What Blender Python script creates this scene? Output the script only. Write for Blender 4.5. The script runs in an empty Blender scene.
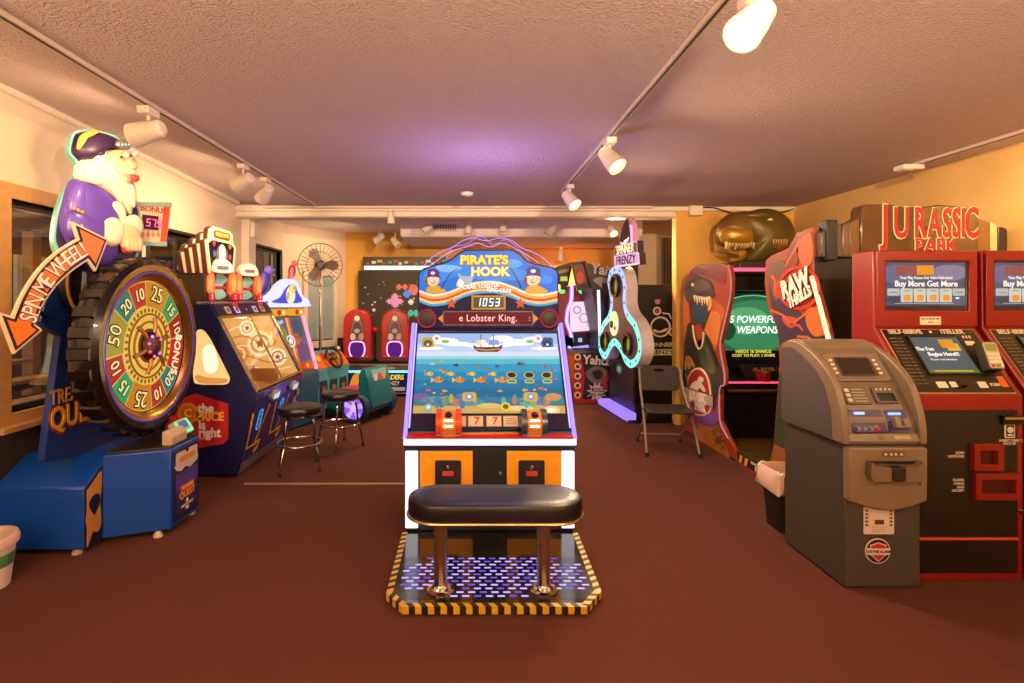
import bpy, bmesh, math, random
from mathutils import Matrix, Vector
R = math.radians
PI = math.pi
random.seed(7)
SC = bpy.context.scene
COL = SC.collection

# ------------------------------------------------------------------ materials
def lin(h):
    h = h.lstrip('#')
    c = [int(h[i:i + 2], 16) / 255 for i in (0, 2, 4)]
    return [x / 12.92 if x <= .04045 else ((x + .055) / 1.055) ** 2.4 for x in c]

_mats = {}
def P(col, rough=.5, metal=0., vary=.12, scale=9., bump=0., bscale=60., coat=0., spec=None):
    """painted / plastic / metal surface with a slight procedural mottling"""
    key = ('p', col, rough, metal, vary, scale, bump, bscale, coat, spec)
    if key in _mats: return _mats[key]
    m = bpy.data.materials.new('surface_' + col.strip('#'))
    m.use_nodes = True
    nt = m.node_tree; b = nt.nodes['Principled BSDF']
    c = lin(col)
    tc = nt.nodes.new('ShaderNodeTexCoord')
    nz = nt.nodes.new('ShaderNodeTexNoise'); nz.inputs['Scale'].default_value = scale; nz.inputs['Detail'].default_value = 3
    mx = nt.nodes.new('ShaderNodeMix'); mx.data_type = 'RGBA'
    mx.inputs['A'].default_value = [x * (1 - vary) for x in c] + [1]
    mx.inputs['B'].default_value = [min(1, x * (1 + vary)) for x in c] + [1]
    nt.links.new(tc.outputs['Object'], nz.inputs['Vector'])
    nt.links.new(nz.outputs['Fac'], mx.inputs['Factor'])
    nt.links.new(mx.outputs['Result'], b.inputs['Base Color'])
    b.inputs['Roughness'].default_value = rough
    b.inputs['Metallic'].default_value = metal
    if coat: b.inputs['Coat Weight'].default_value = coat
    if spec is not None: b.inputs['Specular IOR Level'].default_value = spec
    if bump:
        n2 = nt.nodes.new('ShaderNodeTexNoise'); n2.inputs['Scale'].default_value = bscale; n2.inputs['Detail'].default_value = 4
        bp = nt.nodes.new('ShaderNodeBump'); bp.inputs['Strength'].default_value = bump; bp.inputs['Distance'].default_value = .05 if bump >= 1 else .02
        nt.links.new(tc.outputs['Object'], n2.inputs['Vector'])
        nt.links.new(n2.outputs['Fac'], bp.inputs['Height'])
        nt.links.new(bp.outputs['Normal'], b.inputs['Normal'])
    _mats[key] = m
    return m

def E(col, s=1., light=False, base=None):
    """something that gives off light: lit sign, screen, LED, bulb"""
    key = ('e', col, s, light, base)
    if key in _mats: return _mats[key]
    m = bpy.data.materials.new('lit_' + col.strip('#'))
    m.use_nodes = True
    nt = m.node_tree; b = nt.nodes['Principled BSDF']
    c = lin(col)
    tc = nt.nodes.new('ShaderNodeTexCoord')
    nz = nt.nodes.new('ShaderNodeTexNoise'); nz.inputs['Scale'].default_value = 12
    mx = nt.nodes.new('ShaderNodeMix'); mx.data_type = 'RGBA'
    mx.inputs['A'].default_value = [x * .93 for x in c] + [1]
    mx.inputs['B'].default_value = [x * 1.07 for x in c] + [1]
    nt.links.new(tc.outputs['Object'], nz.inputs['Vector'])
    nt.links.new(nz.outputs['Fac'], mx.inputs['Factor'])
    nt.links.new(mx.outputs['Result'], b.inputs['Emission Color'])
    b.inputs['Base Color'].default_value = [x * .08 for x in c] + [1]
    b.inputs['Roughness'].default_value = .35; b.inputs['Specular IOR Level'].default_value = .12
    b.inputs['Emission Strength'].default_value = s
    if not light: m.cycles.emission_sampling = 'NONE'
    _mats[key] = m
    return m

def glass(name, tint='#ffffff', refl=.12, dark=0.):
    key = ('g', name)
    if key in _mats: return _mats[key]
    m = bpy.data.materials.new(name); m.use_nodes = True
    nt = m.node_tree; nt.nodes.clear()
    out = nt.nodes.new('ShaderNodeOutputMaterial')
    tr = nt.nodes.new('ShaderNodeBsdfTransparent'); tr.inputs['Color'].default_value = [x * (1 - dark) for x in lin(tint)] + [1]
    gl = nt.nodes.new('ShaderNodeBsdfGlossy'); gl.inputs['Roughness'].default_value = .03
    nz = nt.nodes.new('ShaderNodeTexNoise'); nz.inputs['Scale'].default_value = 2
    fr = nt.nodes.new('ShaderNodeMath'); fr.operation = 'MULTIPLY_ADD'
    fr.inputs[1].default_value = refl * .2; fr.inputs[2].default_value = refl
    mx = nt.nodes.new('ShaderNodeMixShader')
    nt.links.new(nz.outputs['Fac'], fr.inputs[0]); nt.links.new(fr.outputs[0], mx.inputs['Fac'])
    nt.links.new(tr.outputs[0], mx.inputs[1]); nt.links.new(gl.outputs[0], mx.inputs[2]); nt.links.new(mx.outputs[0], out.inputs[0])
    _mats[key] = m
    return m

# ------------------------------------------------------------------ 2D outlines
def circ(cx, cy, r, n=24, ry=None, a0=0., a1=2 * PI):
    ry = r if ry is None else ry
    full = abs(a1 - a0 - 2 * PI) < 1e-6
    return [(cx + r * math.cos(a0 + (a1 - a0) * i / (n if full else n - 1)), cy + ry * math.sin(a0 + (a1 - a0) * i / (n if full else n - 1))) for i in range(n)]
def rect(x0, y0, x1, y1): return [(x0, y0), (x1, y0), (x1, y1), (x0, y1)]
def rrect(x0, y0, x1, y1, r, n=5):
    r = min(r, (x1 - x0) / 2.001, (y1 - y0) / 2.001); o = []
    for cx, cy, a in ((x1 - r, y0 + r, -90), (x1 - r, y1 - r, 0), (x0 + r, y1 - r, 90), (x0 + r, y0 + r, 180)):
        for i in range(n + 1):
            t = R(a + 90 * i / n); o.append((cx + r * math.cos(t), cy + r * math.sin(t)))
    return o
def spl(pts, n=5, closed=True):
    """smooth curve through the points"""
    o = []; L = len(pts); d = len(pts[0])
    rng = range(L) if closed else range(L - 1)
    for i in rng:
        p = [pts[(i + k) % L] if closed else pts[min(max(i + k, 0), L - 1)] for k in (-1, 0, 1, 2)]
        for j in range(n):
            t = j / n; t2 = t * t; t3 = t2 * t
            o.append(tuple(.5 * (2 * p[1][k] + (p[2][k] - p[0][k]) * t + (2 * p[0][k] - 5 * p[1][k] + 4 * p[2][k] - p[3][k]) * t2 + (3 * p[1][k] - p[0][k] - 3 * p[2][k] + p[3][k]) * t3) for k in range(d)))
    if not closed: o.append(tuple(pts[-1]))
    return o
def band(pts, w0, w1=None):
    """a ribbon along a 2D polyline"""
    w1 = w0 if w1 is None else w1; l = []; r = []; n = len(pts)
    for i, p in enumerate(pts):
        a = Vector(pts[max(i - 1, 0)]); b = Vector(pts[min(i + 1, n - 1)]); t = (b - a).normalized(); w = w0 + (w1 - w0) * i / max(n - 1, 1)
        l.append((p[0] - t.y * w / 2, p[1] + t.x * w / 2)); r.append((p[0] + t.y * w / 2, p[1] - t.x * w / 2))
    return l + r[::-1]
def star(cx, cy, r, k=.45, n=5, a=90): return [(cx + (r if i % 2 == 0 else r * k) * math.cos(R(a) + PI * i / n), cy + (r if i % 2 == 0 else r * k) * math.sin(R(a) + PI * i / n)) for i in range(2 * n)]
def arcband(cx, cy, r0, r1, a0, a1, n=16): return circ(cx, cy, r1, n, None, R(a0), R(a1)) + circ(cx, cy, r0, n, None, R(a0), R(a1))[::-1]
def mv(poly, dx, dy, s=1., sy=None): return [(p[0] * s + dx, p[1] * (s if sy is None else sy) + dy) for p in poly]
def area2(p): return sum(p[i][0] * p[(i + 1) % len(p)][1] - p[(i + 1) % len(p)][0] * p[i][1] for i in range(len(p)))

def FR(o, u, v):
    """frame: columns u, v, u x v, origin"""
    u = Vector(u).normalized(); v = Vector(v).normalized(); w = u.cross(v)
    M = Matrix.Identity(4)
    for i, c in enumerate((u, v, w, Vector(o))):
        for k in range(3): M[k][i] = c[k]
    return M
def FRONT(y, x=0, z=0): return FR((x, y, z), (1, 0, 0), (0, 0, 1))      # art facing local -Y
def LEFT(x, y=0, z=0): return FR((x, y, z), (0, -1, 0), (0, 0, 1))      # art facing local -X (u = -y)
def RIGHT(x, y=0, z=0): return FR((x, y, z), (0, 1, 0), (0, 0, 1))      # art facing local +X (u = +y)
I4 = Matrix.Identity(4)

# ------------------------------------------------------------------ mesh collector
class MB:
    def __init__(s, M=None): s.v = []; s.f = []; s.mi = []; s.mats = []; s.M = M or I4
    def idx(s, m):
        if m not in s.mats: s.mats.append(m)
        return s.mats.index(m)
    def add(s, vs, fs, m):
        o = len(s.v); k = s.idx(m)
        s.v += [tuple(s.M @ Vector(p)) for p in vs]
        for f in fs: s.f.append([i + o for i in f]); s.mi.append(k)
        return s
    def box(s, x0, x1, y0, y1, z0, z1, m):
        v = [(x, y, z) for z in (z0, z1) for y in (y0, y1) for x in (x0, x1)]
        return s.add(v, [(0, 2, 3, 1), (4, 5, 7, 6), (0, 1, 5, 4), (2, 6, 7, 3), (0, 4, 6, 2), (1, 3, 7, 5)], m)
    def prism(s, poly, w0, w1, m, cap=None, taper=1.):
        """polygon in the frame's u,v swept along w from w0 to w1"""
        if area2(poly) < 0: poly = poly[::-1]
        n = len(poly)
        cx = sum(p[0] for p in poly) / n; cy = sum(p[1] for p in poly) / n
        a = [(p[0], p[1], w0) for p in poly]; b = [(cx + (p[0] - cx) * taper, cy + (p[1] - cy) * taper, w1) for p in poly]
        s.add(a + b, [tuple(range(n - 1, -1, -1))] + [(i, (i + 1) % n, (i + 1) % n + n, i + n) for i in range(n)], m)
        k = len(s.v) - n
        s.f.append(list(range(k, k + n))); s.mi.append(s.idx(cap or m))
        return s
    def dec(s, poly, m, w=.003, w0=0.): return s.prism(poly, w0, w, m)      # a printed or applied shape
    def ring(s, a, b, w0, w1, m):
        """frame between outline a (outer) and b (inner), same count"""
        if area2(a) < 0: a = a[::-1]
        if area2(b) < 0: b = b[::-1]
        assert len(a) == len(b), 'ring outlines differ'
        n = len(a)
        v = [(p[0], p[1], w0) for p in a] + [(p[0], p[1], w0) for p in b] + [(p[0], p[1], w1) for p in a] + [(p[0], p[1], w1) for p in b]
        f = []
        for i in range(n):
            j = (i + 1) % n
            f += [(i, j, j + 2 * n, i + 2 * n), (j + n, i + n, i + 3 * n, j + 3 * n), (i + 2 * n, j + 2 * n, j + 3 * n, i + 3 * n), (j, i, i + n, j + n)]
        return s.add(v, f, m)
    def puff(s, poly, w0, h, m, n=5):
        """pillow relief over an outline"""
        if area2(poly) < 0: poly = poly[::-1]
        k = len(poly); cx = sum(p[0] for p in poly) / k; cy = sum(p[1] for p in poly) / k
        v = []; f = []
        for i in range(n):
            a = PI / 2 * i / n; c = math.cos(a) ** .8; z = w0 + h * math.sin(a)
            v += [(cx + (p[0] - cx) * c, cy + (p[1] - cy) * c, z) for p in poly]
        v.append((cx, cy, w0 + h))
        for i in range(n - 1):
            for j in range(k): f.append((i * k + j, i * k + (j + 1) % k, (i + 1) * k + (j + 1) % k, (i + 1) * k + j))
        o = (n - 1) * k
        for j in range(k): f.append((o + j, o + (j + 1) % k, n * k))
        f.append(tuple(range(k - 1, -1, -1)))
        return s.add(v, f, m)
    def tube(s, pts, r, m, seg=8, closed=False, r1=None):
        pts = [Vector(p) for p in pts]; n = len(pts); v = []; f = []
        t0 = (pts[1] - pts[0]).normalized()
        up = Vector((0, 0, 1)) if abs(t0.z) < .9 else Vector((1, 0, 0))
        nx = t0.cross(up).normalized()
        for i, p in enumerate(pts):
            if closed: t = (pts[(i + 1) % n] - pts[i - 1]).normalized()
            else: t = (pts[min(i + 1, n - 1)] - pts[max(i - 1, 0)]).normalized()
            nx = (nx - t * nx.dot(t)).normalized(); ny = t.cross(nx)
            rr = r if r1 is None else r + (r1 - r) * i / (n - 1)
            for k in range(seg):
                a = 2 * PI * k / seg; v.append(tuple(p + (nx * math.cos(a) + ny * math.sin(a)) * rr))
        for i in range(n if closed else n - 1):
            j = (i + 1) % n
            for k in range(seg):
                l = (k + 1) % seg; f.append((i * seg + k, i * seg + l, j * seg + l, j * seg + k))
        if not closed: f += [tuple(range(seg - 1, -1, -1)), tuple(range((n - 1) * seg, n * seg))]
        return s.add(v, f, m)
    def lathe(s, prof, m, seg=24, M=None, caps=True):
        """profile of (radius, height) turned about the frame's w axis"""
        keep = s.M
        if M is not None: s.M = s.M @ M
        v = []; f = []; n = len(prof)
        for r, h in prof:
            for k in range(seg): a = 2 * PI * k / seg; v.append((r * math.cos(a), r * math.sin(a), h))
        for i in range(n - 1):
            for k in range(seg):
                l = (k + 1) % seg; f.append((i * seg + k, i * seg + l, (i + 1) * seg + l, (i + 1) * seg + k))
        if caps: f += [tuple(range(seg - 1, -1, -1)), tuple(range((n - 1) * seg, n * seg))]
        s.add(v, f, m); s.M = keep
        return s
    def ball(s, c, r, m, seg=16, rings=10):
        rx, ry, rz = r if isinstance(r, (tuple, list)) else (r, r, r)
        v = [(c[0], c[1], c[2] - rz)]; f = []
        for i in range(1, rings):
            a = -PI / 2 + PI * i / rings
            for k in range(seg):
                b = 2 * PI * k / seg; v.append((c[0] + rx * math.cos(a) * math.cos(b), c[1] + ry * math.cos(a) * math.sin(b), c[2] + rz * math.sin(a)))
        v.append((c[0], c[1], c[2] + rz)); L = len(v) - 1
        for k in range(seg):
            l = (k + 1) % seg
            f.append((0, 1 + l, 1 + k)); f.append((L, L - seg + k, L - seg + l))
            for i in range(rings - 2): f.append((1 + i * seg + k, 1 + i * seg + l, 1 + (i + 1) * seg + l, 1 + (i + 1) * seg + k))
        return s.add(v, f, m)
    def text(s, t, x, y, size, m, w0=.0, w=.003, bold=0., sx=1., align='CENTER', rot=0., shear=0., space=1.):
        cu = bpy.data.curves.new('lettering', 'FONT')
        cu.body = t; cu.size = 1; cu.align_x = align; cu.align_y = 'CENTER'; cu.offset = bold; cu.shear = shear
        cu.extrude = .5; cu.resolution_u = 3; cu.space_character = space
        ob = bpy.data.objects.new('lettering', cu)
        me = bpy.data.meshes.new_from_object(ob)
        c, q = math.cos(rot), math.sin(rot)
        v = []
        for p in me.vertices:
            a, b = p.co.x * size * sx, p.co.y * size
            v.append((x + a * c - b * q, y + a * q + b * c, w0 + (w - w0) * (p.co.z + .5)))
        s.add(v, [tuple(p.vertices) for p in me.polygons], m)
        bpy.data.objects.remove(ob); bpy.data.meshes.remove(me); bpy.data.curves.remove(cu)
        return s
    def arctext(s, t, cx, cy, r, a0, a1, size, m, w0=0., w=.003, bold=0., sx=1.):
        """letters along an arc from angle a0 to a1 (degrees)"""
        n = len(t)
        for i, ch in enumerate(t):
            if ch == ' ': continue
            a = R(a0 + (a1 - a0) * (i + .5) / n)
            s.text(ch, cx + r * math.cos(a), cy + r * math.sin(a), size, m, w0, w, bold, sx, rot=a - PI / 2)
        return s
    def build(s, name, parent=None, bevel=0., smooth=35, seg=2):
        me = bpy.data.meshes.new(name)
        me.from_pydata(s.v, [], s.f); me.update()
        for m in s.mats: me.materials.append(m)
        me.polygons.foreach_set('material_index', s.mi)
        o = bpy.data.objects.new(name, me); COL.objects.link(o)
        if parent is not None: o.parent = parent
        if smooth:
            me.polygons.foreach_set('use_smooth', [True] * len(me.polygons)); me.set_sharp_from_angle(angle=R(smooth))
        if bevel:
            b = o.modifiers.new('edge', 'BEVEL'); b.width = bevel; b.segments = seg; b.limit_method = 'ANGLE'; b.angle_limit = R(40)
        return o

def tag(o, label, cat, group=None):
    o['label'] = label; o['category'] = cat
    if group: o['group'] = group
    return o
def thing(name, label, cat, loc=(0, 0, 0), rz=0., group=None):
    o = bpy.data.objects.new(name, None); COL.objects.link(o)
    o.location = loc; o.rotation_euler = (0, 0, R(rz)); o.empty_display_size = .1
    return tag(o, label, cat, group)
def struct(mb, name, parent=None, **k):
    o = mb.build(name, parent, **k)
    if parent is None: o['kind'] = 'structure'
    return o
def copy_tree(o, parent=None):
    c = o.copy(); COL.objects.link(c); c.parent = parent
    for ch in list(o.children): copy_tree(ch, c)
    return c

# camera constants measured from the photograph (focal length and vanishing point in pixels)
FOC, VX, VY, CAMZ = 535., 470., 300., 1.6
def wy(px, py, Y): return ((px - VX) * Y / FOC, CAMZ + (VY - py) * Y / FOC)          # (X, Z) on the plane Y
def wx(px, py, X): Y = X * FOC / (px - VX); return (Y, CAMZ + (VY - py) * Y / FOC)     # (Y, Z) on the plane X

# shared materials
BLACK = P('#0b0b0c', .45); GLOSSBLACK = P('#08080a', .12, coat=.3); CHROME = P('#c9c4bd', .12, 1.); STEEL = P('#8f8b86', .35, 1.)
WHITE = P('#e8e2d8', .5); NAVY = P('#141c3c', .35); RED = P('#b5141a', .3, coat=.3); ORANGE = P('#e8860f', .4); YELLOW = P('#e9b51c', .45)
DARKRED = P('#5a0f12', .4); GOLD = P('#c9952f', .35); RUBBER = P('#15120f', .7); GREYP = P('#6f6a66', .5)
WLED = E('#fff4fb', 1.6, True); VLED = E('#8f7bff', 2.0, True)

def yaw_frame(x, y, a, z=0.): a = R(a); return FR((x, y, z), (math.cos(a), -math.sin(a), 0), (0, 0, 1))   # upright plane turned by a degrees
def sight(OX_, OY_, rz, x, y, a):
    """measured picture column/row -> (u, z) on the upright plane yaw_frame(x, y, a) of a thing standing at OX_, OY_ turned rz"""
    Mw = Matrix.Translation((OX_, OY_, 0)) @ Matrix.Rotation(R(rz), 4, 'Z') @ yaw_frame(x, y, a)
    o = Mw.translation; n = Mw.to_3x3() @ Vector((0, 0, 1)); u = Mw.to_3x3() @ Vector((1, 0, 0))
    def f(px, py):
        d = Vector(((px - VX) / FOC, 1, (VY - py) / FOC)); c = Vector((0, 0, CAMZ))
        s = n.dot(o - c) / n.dot(d); q = c + d * s
        return (u.dot(q - o), q.z)
    return f
# ================================================================== THE ROOM
M_CARPET = P('#6b4034', .95, vary=.45, scale=140, bump=.9, bscale=260, spec=.1)
M_CEIL = P('#f3dcd8', .9, vary=.04, scale=60, bump=1., bscale=70, spec=.1)
M_WALL = P('#e3cfb6', .8, vary=.03, scale=6, bump=.08, bscale=50)
M_YELLOW = P('#e2ab4e', .75, vary=.04, scale=5, bump=.06, bscale=50)
M_RIGHT = P('#e6bd72', .75, vary=.04, scale=5, bump=.06, bscale=50)
M_WAIN = P('#2c211a', .7, vary=.25, scale=14)
M_TRIM = P('#e8d9c4', .6)
M_WOOD = P('#c58f52', .5, vary=.2, scale=20)
M_DARKFRAME = P('#2d241c', .5)
WL, WR, YB, YD, YF = -3.0, 4.15, -2.6, 6.85, 9.75
CZ = 2.79
CORNER = (-2.27, YF)

def zleft(y): return 2.99 - .0325 * (y - 3.4)
mb = MB(); mb.box(WL - .3, WR + .1, YB - .1, YF + .1, -.1, 0, M_CARPET); struct(mb, 'floor')
mb = MB()
ys = [YB, 1., 3.4, 5., YD + .2]
for i in range(len(ys) - 1):
    a, b = ys[i], ys[i + 1]
    for x0, z0a, z0b, x1, z1a, z1b in ((WL - .1, zleft(a), zleft(b), -1.93, CZ, CZ), (-1.93, CZ, CZ, WR + .1, CZ, CZ)):
        v = [(x0, a, z0a), (x1, a, z1a), (x1, b, z1b), (x0, b, z0b)]
        mb.add(v + [(x, y, z + .12) for x, y, z in v], [(0, 1, 2, 3), (7, 6, 5, 4), (0, 4, 5, 1), (1, 5, 6, 2), (2, 6, 7, 3), (3, 7, 4, 0)], M_CEIL)
struct(mb, 'ceiling', smooth=0)
mb = MB(); mb.box(WL - .3, WR + .1, YD + .2, YF + .1, 2.82, 2.92, P('#e6dce0', .8, vary=.03)); struct(mb, 'ceiling_alcove')

# left wall with three window openings (Y0, Y1, Z0, Z1)
OPEN = [(3.47, 4.36, .86, 2.26), (4.98, 6.15, .98, 2.28), (7.36, 8.45, 1.0, 2.36)]
mb = MB()
y = YB
for a, b, z0, z1 in OPEN:
    mb.box(WL - .14, WL, y, a, 0, 3.2, M_WALL); mb.box(WL - .14, WL, a, b, z1, 3.2, M_WALL); mb.box(WL - .14, WL, a, b, 0, z0, M_WALL); y = b
mb.box(WL - .14, WL, y, 8.62, 0, 3.2, M_WALL)
mb.box(WL, WL + .1, 7.02, 7.24, 0, 2.82, M_TRIM)
struct(mb, 'wall_left', smooth=0)
AF = FR((WL, 8.6, 0), (CORNER[0] - WL, CORNER[1] - 8.6, 0), (0, 0, 1)); AL = math.hypot(CORNER[0] - WL, CORNER[1] - 8.6)
mb = MB(AF); mb.box(0, AL, 0, 2.9, -.12, 0, M_WALL); struct(mb, 'wall_corner', smooth=0)
mb = MB(); mb.box(WL, WL + .025, YB, 7.0, 0, .84, M_WAIN); mb.box(WL, WL + .025, 7.25, 8.6, 0, .92, P('#3a3634', .7)); struct(mb, 'trim_wainscot_left', smooth=0)
mb = MB(AF); mb.box(0, AL, 0, .92, 0, .025, P('#3a3634', .7)); struct(mb, 'trim_wainscot_corner', smooth=0)
mb = MB(); mb.box(WR, WR + .12, YB, YF, 0, 2.9, M_RIGHT); struct(mb, 'wall_right', smooth=0)
mb = MB(); mb.box(WL - .1, WR + .1, YB - .12, YB, 0, 3.3, P('#efe2d2', .8)); struct(mb, 'wall_near', smooth=0)
mb = MB(); mb.box(CORNER[0] - .1, WR, YF, YF + .12, 0, 2.9, M_YELLOW); struct(mb, 'wall_far', smooth=0)
mb = MB(); mb.box(2.64, WR, YD, YD + .14, 0, CZ, M_YELLOW); struct(mb, 'wall_partition', smooth=0)
mb = MB(); mb.box(2.6, WR, 8.62, 8.72, 0, 2.82, M_WALL); struct(mb, 'wall_alcove', smooth=0)
mb = MB(); mb.box(WL, WR, YD - .04, YD + .02, 2.735, 2.79, M_TRIM); mb.box(WL, 2.64, YD + .02, YD + .26, 2.66, 2.82, M_TRIM); mb.box(WL, 2.64, YD - .02, YD + .04, 2.665, 2.7, M_TRIM)
struct(mb, 'trim_beam', smooth=0, bevel=.008)
mb = MB(); mb.tube([(WL + .03, YB, zleft(YB) - .03), (WL + .03, YD, zleft(YD) - .03)], .03, M_TRIM, 8); struct(mb, 'trim_cove_left')
mb = MB(); mb.box(-1.05, 2.6, 8.0, YF, 2.54, 2.83, P('#e9dcd6', .7)); struct(mb, 'trim_duct_soffit', bevel=.04, smooth=40, seg=4)
mb = MB(); mb.box(-1.96, .1, 4.63, 4.66, 0, .008, P('#a98a68', .45, .3)); struct(mb, 'trim_carpet_strip')
mb = MB(); mb.box(WR - .015, WR, YB, YD, 0, .1, P('#3a2a20', .6)); struct(mb, 'baseboard_right')
mb = MB(); mb.box(CORNER[0], 2.6, YF - .015, YF, 0, .1, P('#3a2a20', .6)); struct(mb, 'baseboard_far')

# windows: frame, pane, muntin; dark outdoors behind
GLS = glass('window_glass', refl=.10)
for k, (a, b, z0, z1) in enumerate(OPEN):
    mb = MB(RIGHT(WL))
    w = .10 if k == 0 else .03
    fm = M_WOOD if k == 0 else M_DARKFRAME
    mb.ring(rect(a - w, z0 - w, b + w, z1 + w), rect(a, z0, b, z1), -.12, .03, fm)
    mb.box(a - w - .02, b + w + .02, z0 - w - .01, z0 - w + .03, 0, .08, fm)
    f = struct(mb, 'window_%d' % (k + 1), bevel=.004)
    mb = MB(RIGHT(WL)); mb.ring(rect(a, z0, b, z1), rect(a + .035, z0 + .035, b - .035, z1 - .035), -.09, -.05, M_DARKFRAME)
    if k: mb.box((a + b) / 2 - .015, (a + b) / 2 + .015, z0, z1, -.085, -.055, M_DARKFRAME)
    struct(mb, 'window_sash', f)
    mb = MB(RIGHT(WL)); mb.box(a + .03, b - .03, z0 + .03, z1 - .03, -.074, -.068, GLS); struct(mb, 'window_pane', f)
mb = MB(AF)
mb.ring(rect(.38, .78, 1.12, 2.1), rect(.46, .9, 1.04, 2.02), 0, .05, M_TRIM); mb.box(.72, .78, .9, 2.02, .005, .045, M_TRIM)
f = struct(mb, 'window_4', bevel=.006)
mb = MB(AF); mb.box(.45, 1.05, .89, 2.03, .002, .012, P('#9fb0b4', .15, coat=.5)); struct(mb, 'window_pane', f)

# outdoors seen through the left windows: a wooden deck, its steps and a lit shed wall
WD = P('#8a6844', .6, vary=.3, scale=12)
mb = MB(); mb.box(-8.5, WL - .14, 1, 12, -.2, -.02, WD); struct(mb, 'ground_deck', smooth=0)
mb = MB()
for i in range(5): mb.box(-4.5 - .26 * i, -4.18 - .26 * i, 4.2, 6.4, .1 + .19 * i, .14 + .19 * i, WD); mb.box(-4.46 - .26 * i, -4.44 - .26 * i, 4.2, 6.4, -.02 + .19 * i, .1 + .19 * i, P('#5b442e', .7))
struct(mb, 'stairs_outside', smooth=0)
mb = MB(); mb.box(-7.2, -7.0, 1, 12, 0, 3.4, P('#6b4f36', .7, vary=.3, scale=7)); struct(mb, 'wall_outside', smooth=0)
mb = MB(RIGHT(-7.0))
for y0 in (3.6, 5.3, 8.2):
    mb.ring(rect(y0, 1.3, y0 + .8, 2.3), rect(y0 + .06, 1.36, y0 + .74, 2.24), 0, .06, M_TRIM)
    for zz in (1.6, 1.85, 2.05): mb.box(y0 + .06, y0 + .74, zz, zz + .03, 0, .05, M_TRIM)
f = struct(mb, 'window_5', smooth=0)
mb = MB(RIGHT(-7.0))
for y0 in (3.6, 5.3, 8.2): mb.dec(rect(y0 + .06, 1.36, y0 + .74, 2.24), E('#b98d55', .7))
struct(mb, 'window_pane', f, smooth=0)
mb = MB()
for y0 in (3.2, 5.0, 7.4, 9.6): mb.box(-6.2, -6.05, y0, y0 + .15, 0, 3.2, WD)
mb.box(-6.3, -5.95, 2, 11, 2.55, 2.75, WD)
for i in range(9): mb.box(-7, -3.2, 2.2 + i, 2.3 + i, 2.76, 2.9, WD)
struct(mb, 'trim_porch_beams', smooth=0)

# small fixtures on the building
t = thing('smoke_detector', 'round white smoke detector on the ceiling above the big screen', 'smoke detector', (-.03, 5.95, CZ))
MB().lathe([(.0, -.036), (.05, -.036), (.062, -.03), (.068, -.012), (.075, -.01), (.075, .0)], WHITE, 28, caps=False).build('housing', t)
MB().lathe([(.0, -.042), (.018, -.042), (.022, -.035)], P('#cfc8be', .5), 16, caps=False).build('sensor_cap', t)
t = thing('air_vent', 'slotted air vent grille on the front of the boxed duct', 'vent', (-.38, 8.0, 2.68))
MB().box(-.19, .19, -.012, 0, -.06, .06, P('#d9cbb8', .5)).build('frame', t, bevel=.003)
mb = MB()
for i in range(14): mb.box(-.165 + i * .0245, -.152 + i * .0245, -.02, -.011, -.045, .045, P('#4a423a', .5))
mb.build('grille', t)
t = thing('wall_air_conditioner', 'pale boxed air conditioner with upright slats high on the alcove wall', 'air conditioner', (3.2, 8.62, 2.2))
MB().box(-.2, .42, -.16, 0, -.42, .42, P('#d6cbc0', .5)).build('casing', t, bevel=.01)
mb = MB(); mb.box(-.17, .39, -.166, -.158, -.38, .38, P('#55504c', .6))
for i in range(12): mb.box(-.165 + i * .047, -.142 + i * .047, -.185, -.165, -.37, .37, P('#8d857c', .5))
mb.build('grille', t)
t = thing('junction_box', 'white junction box at the left end of the board above the yellow partition', 'electrical box', (2.86, YD - .04, 2.74))
MB().box(-.08, .08, -.06, 0, -.07, .07, M_TRIM).build('box', t, bevel=.006)
cab = MB().tube(spl([(2.94, YD - .06, 2.77), (3.1, YD - .06, 2.79 - .02), (3.35, YD - .06, 2.70), (3.6, YD - .06, 2.71), (3.85, YD - .06, 2.69), (4.12, YD - .06, 2.76)], 6, False), .008, BLACK, 6).build('cable')
tag(cab, 'thin black cable draped along the board above the yellow partition', 'cable')
t = thing('junction_box', 'small white box on the far left pilaster beside the second window', 'electrical box', (WL + .1, 7.13, 2.53))
MB().box(0, .05, -.06, .06, -.1, .1, M_TRIM).build('box', t, bevel=.008)

# ---- ceiling tracks and spot lamps
def track(label, p0, p1, wid=.036):
    p0, p1 = Vector(p0), Vector(p1); d = (p1 - p0); L = d.length
    t = thing('light_track', label, 'light track', p0); t.rotation_euler = (0, 0, math.atan2(d.y, d.x))
    MB().box(0, L, -wid / 2, wid / 2, -.025, 0, P('#d8c6b4', .4)).build('rail', t, bevel=.003)
    MB().box(.01, L - .01, -.006, .006, -.027, -.02, P('#3b2f28', .5)).build('slot', t)
    for x in (0, L): MB().box(x - .02, x + .02, -wid / 2 - .003, wid / 2 + .003, -.028, 0, P('#d8c6b4', .4)).build('end_cap', t, bevel=.003)
track('long white light track on the left side of the ceiling', (-1.93, -2.2, CZ), (-1.93, 6.6, CZ))
track('long white light track running down the ceiling right of centre', (1.0, -2.2, CZ), (1.0, 5.75, CZ))
track('short white light track along the top of the right wall', (3.86, -1.2, CZ), (3.86, 4.7, CZ))
track('white light track along the beam at the far end', (-2.6, YD - .07, CZ), (2.3, YD - .07, CZ), .03)
HEADM = P('#eadfd2', .35)
LAMPCOL = (1., .70, .40)
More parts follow.
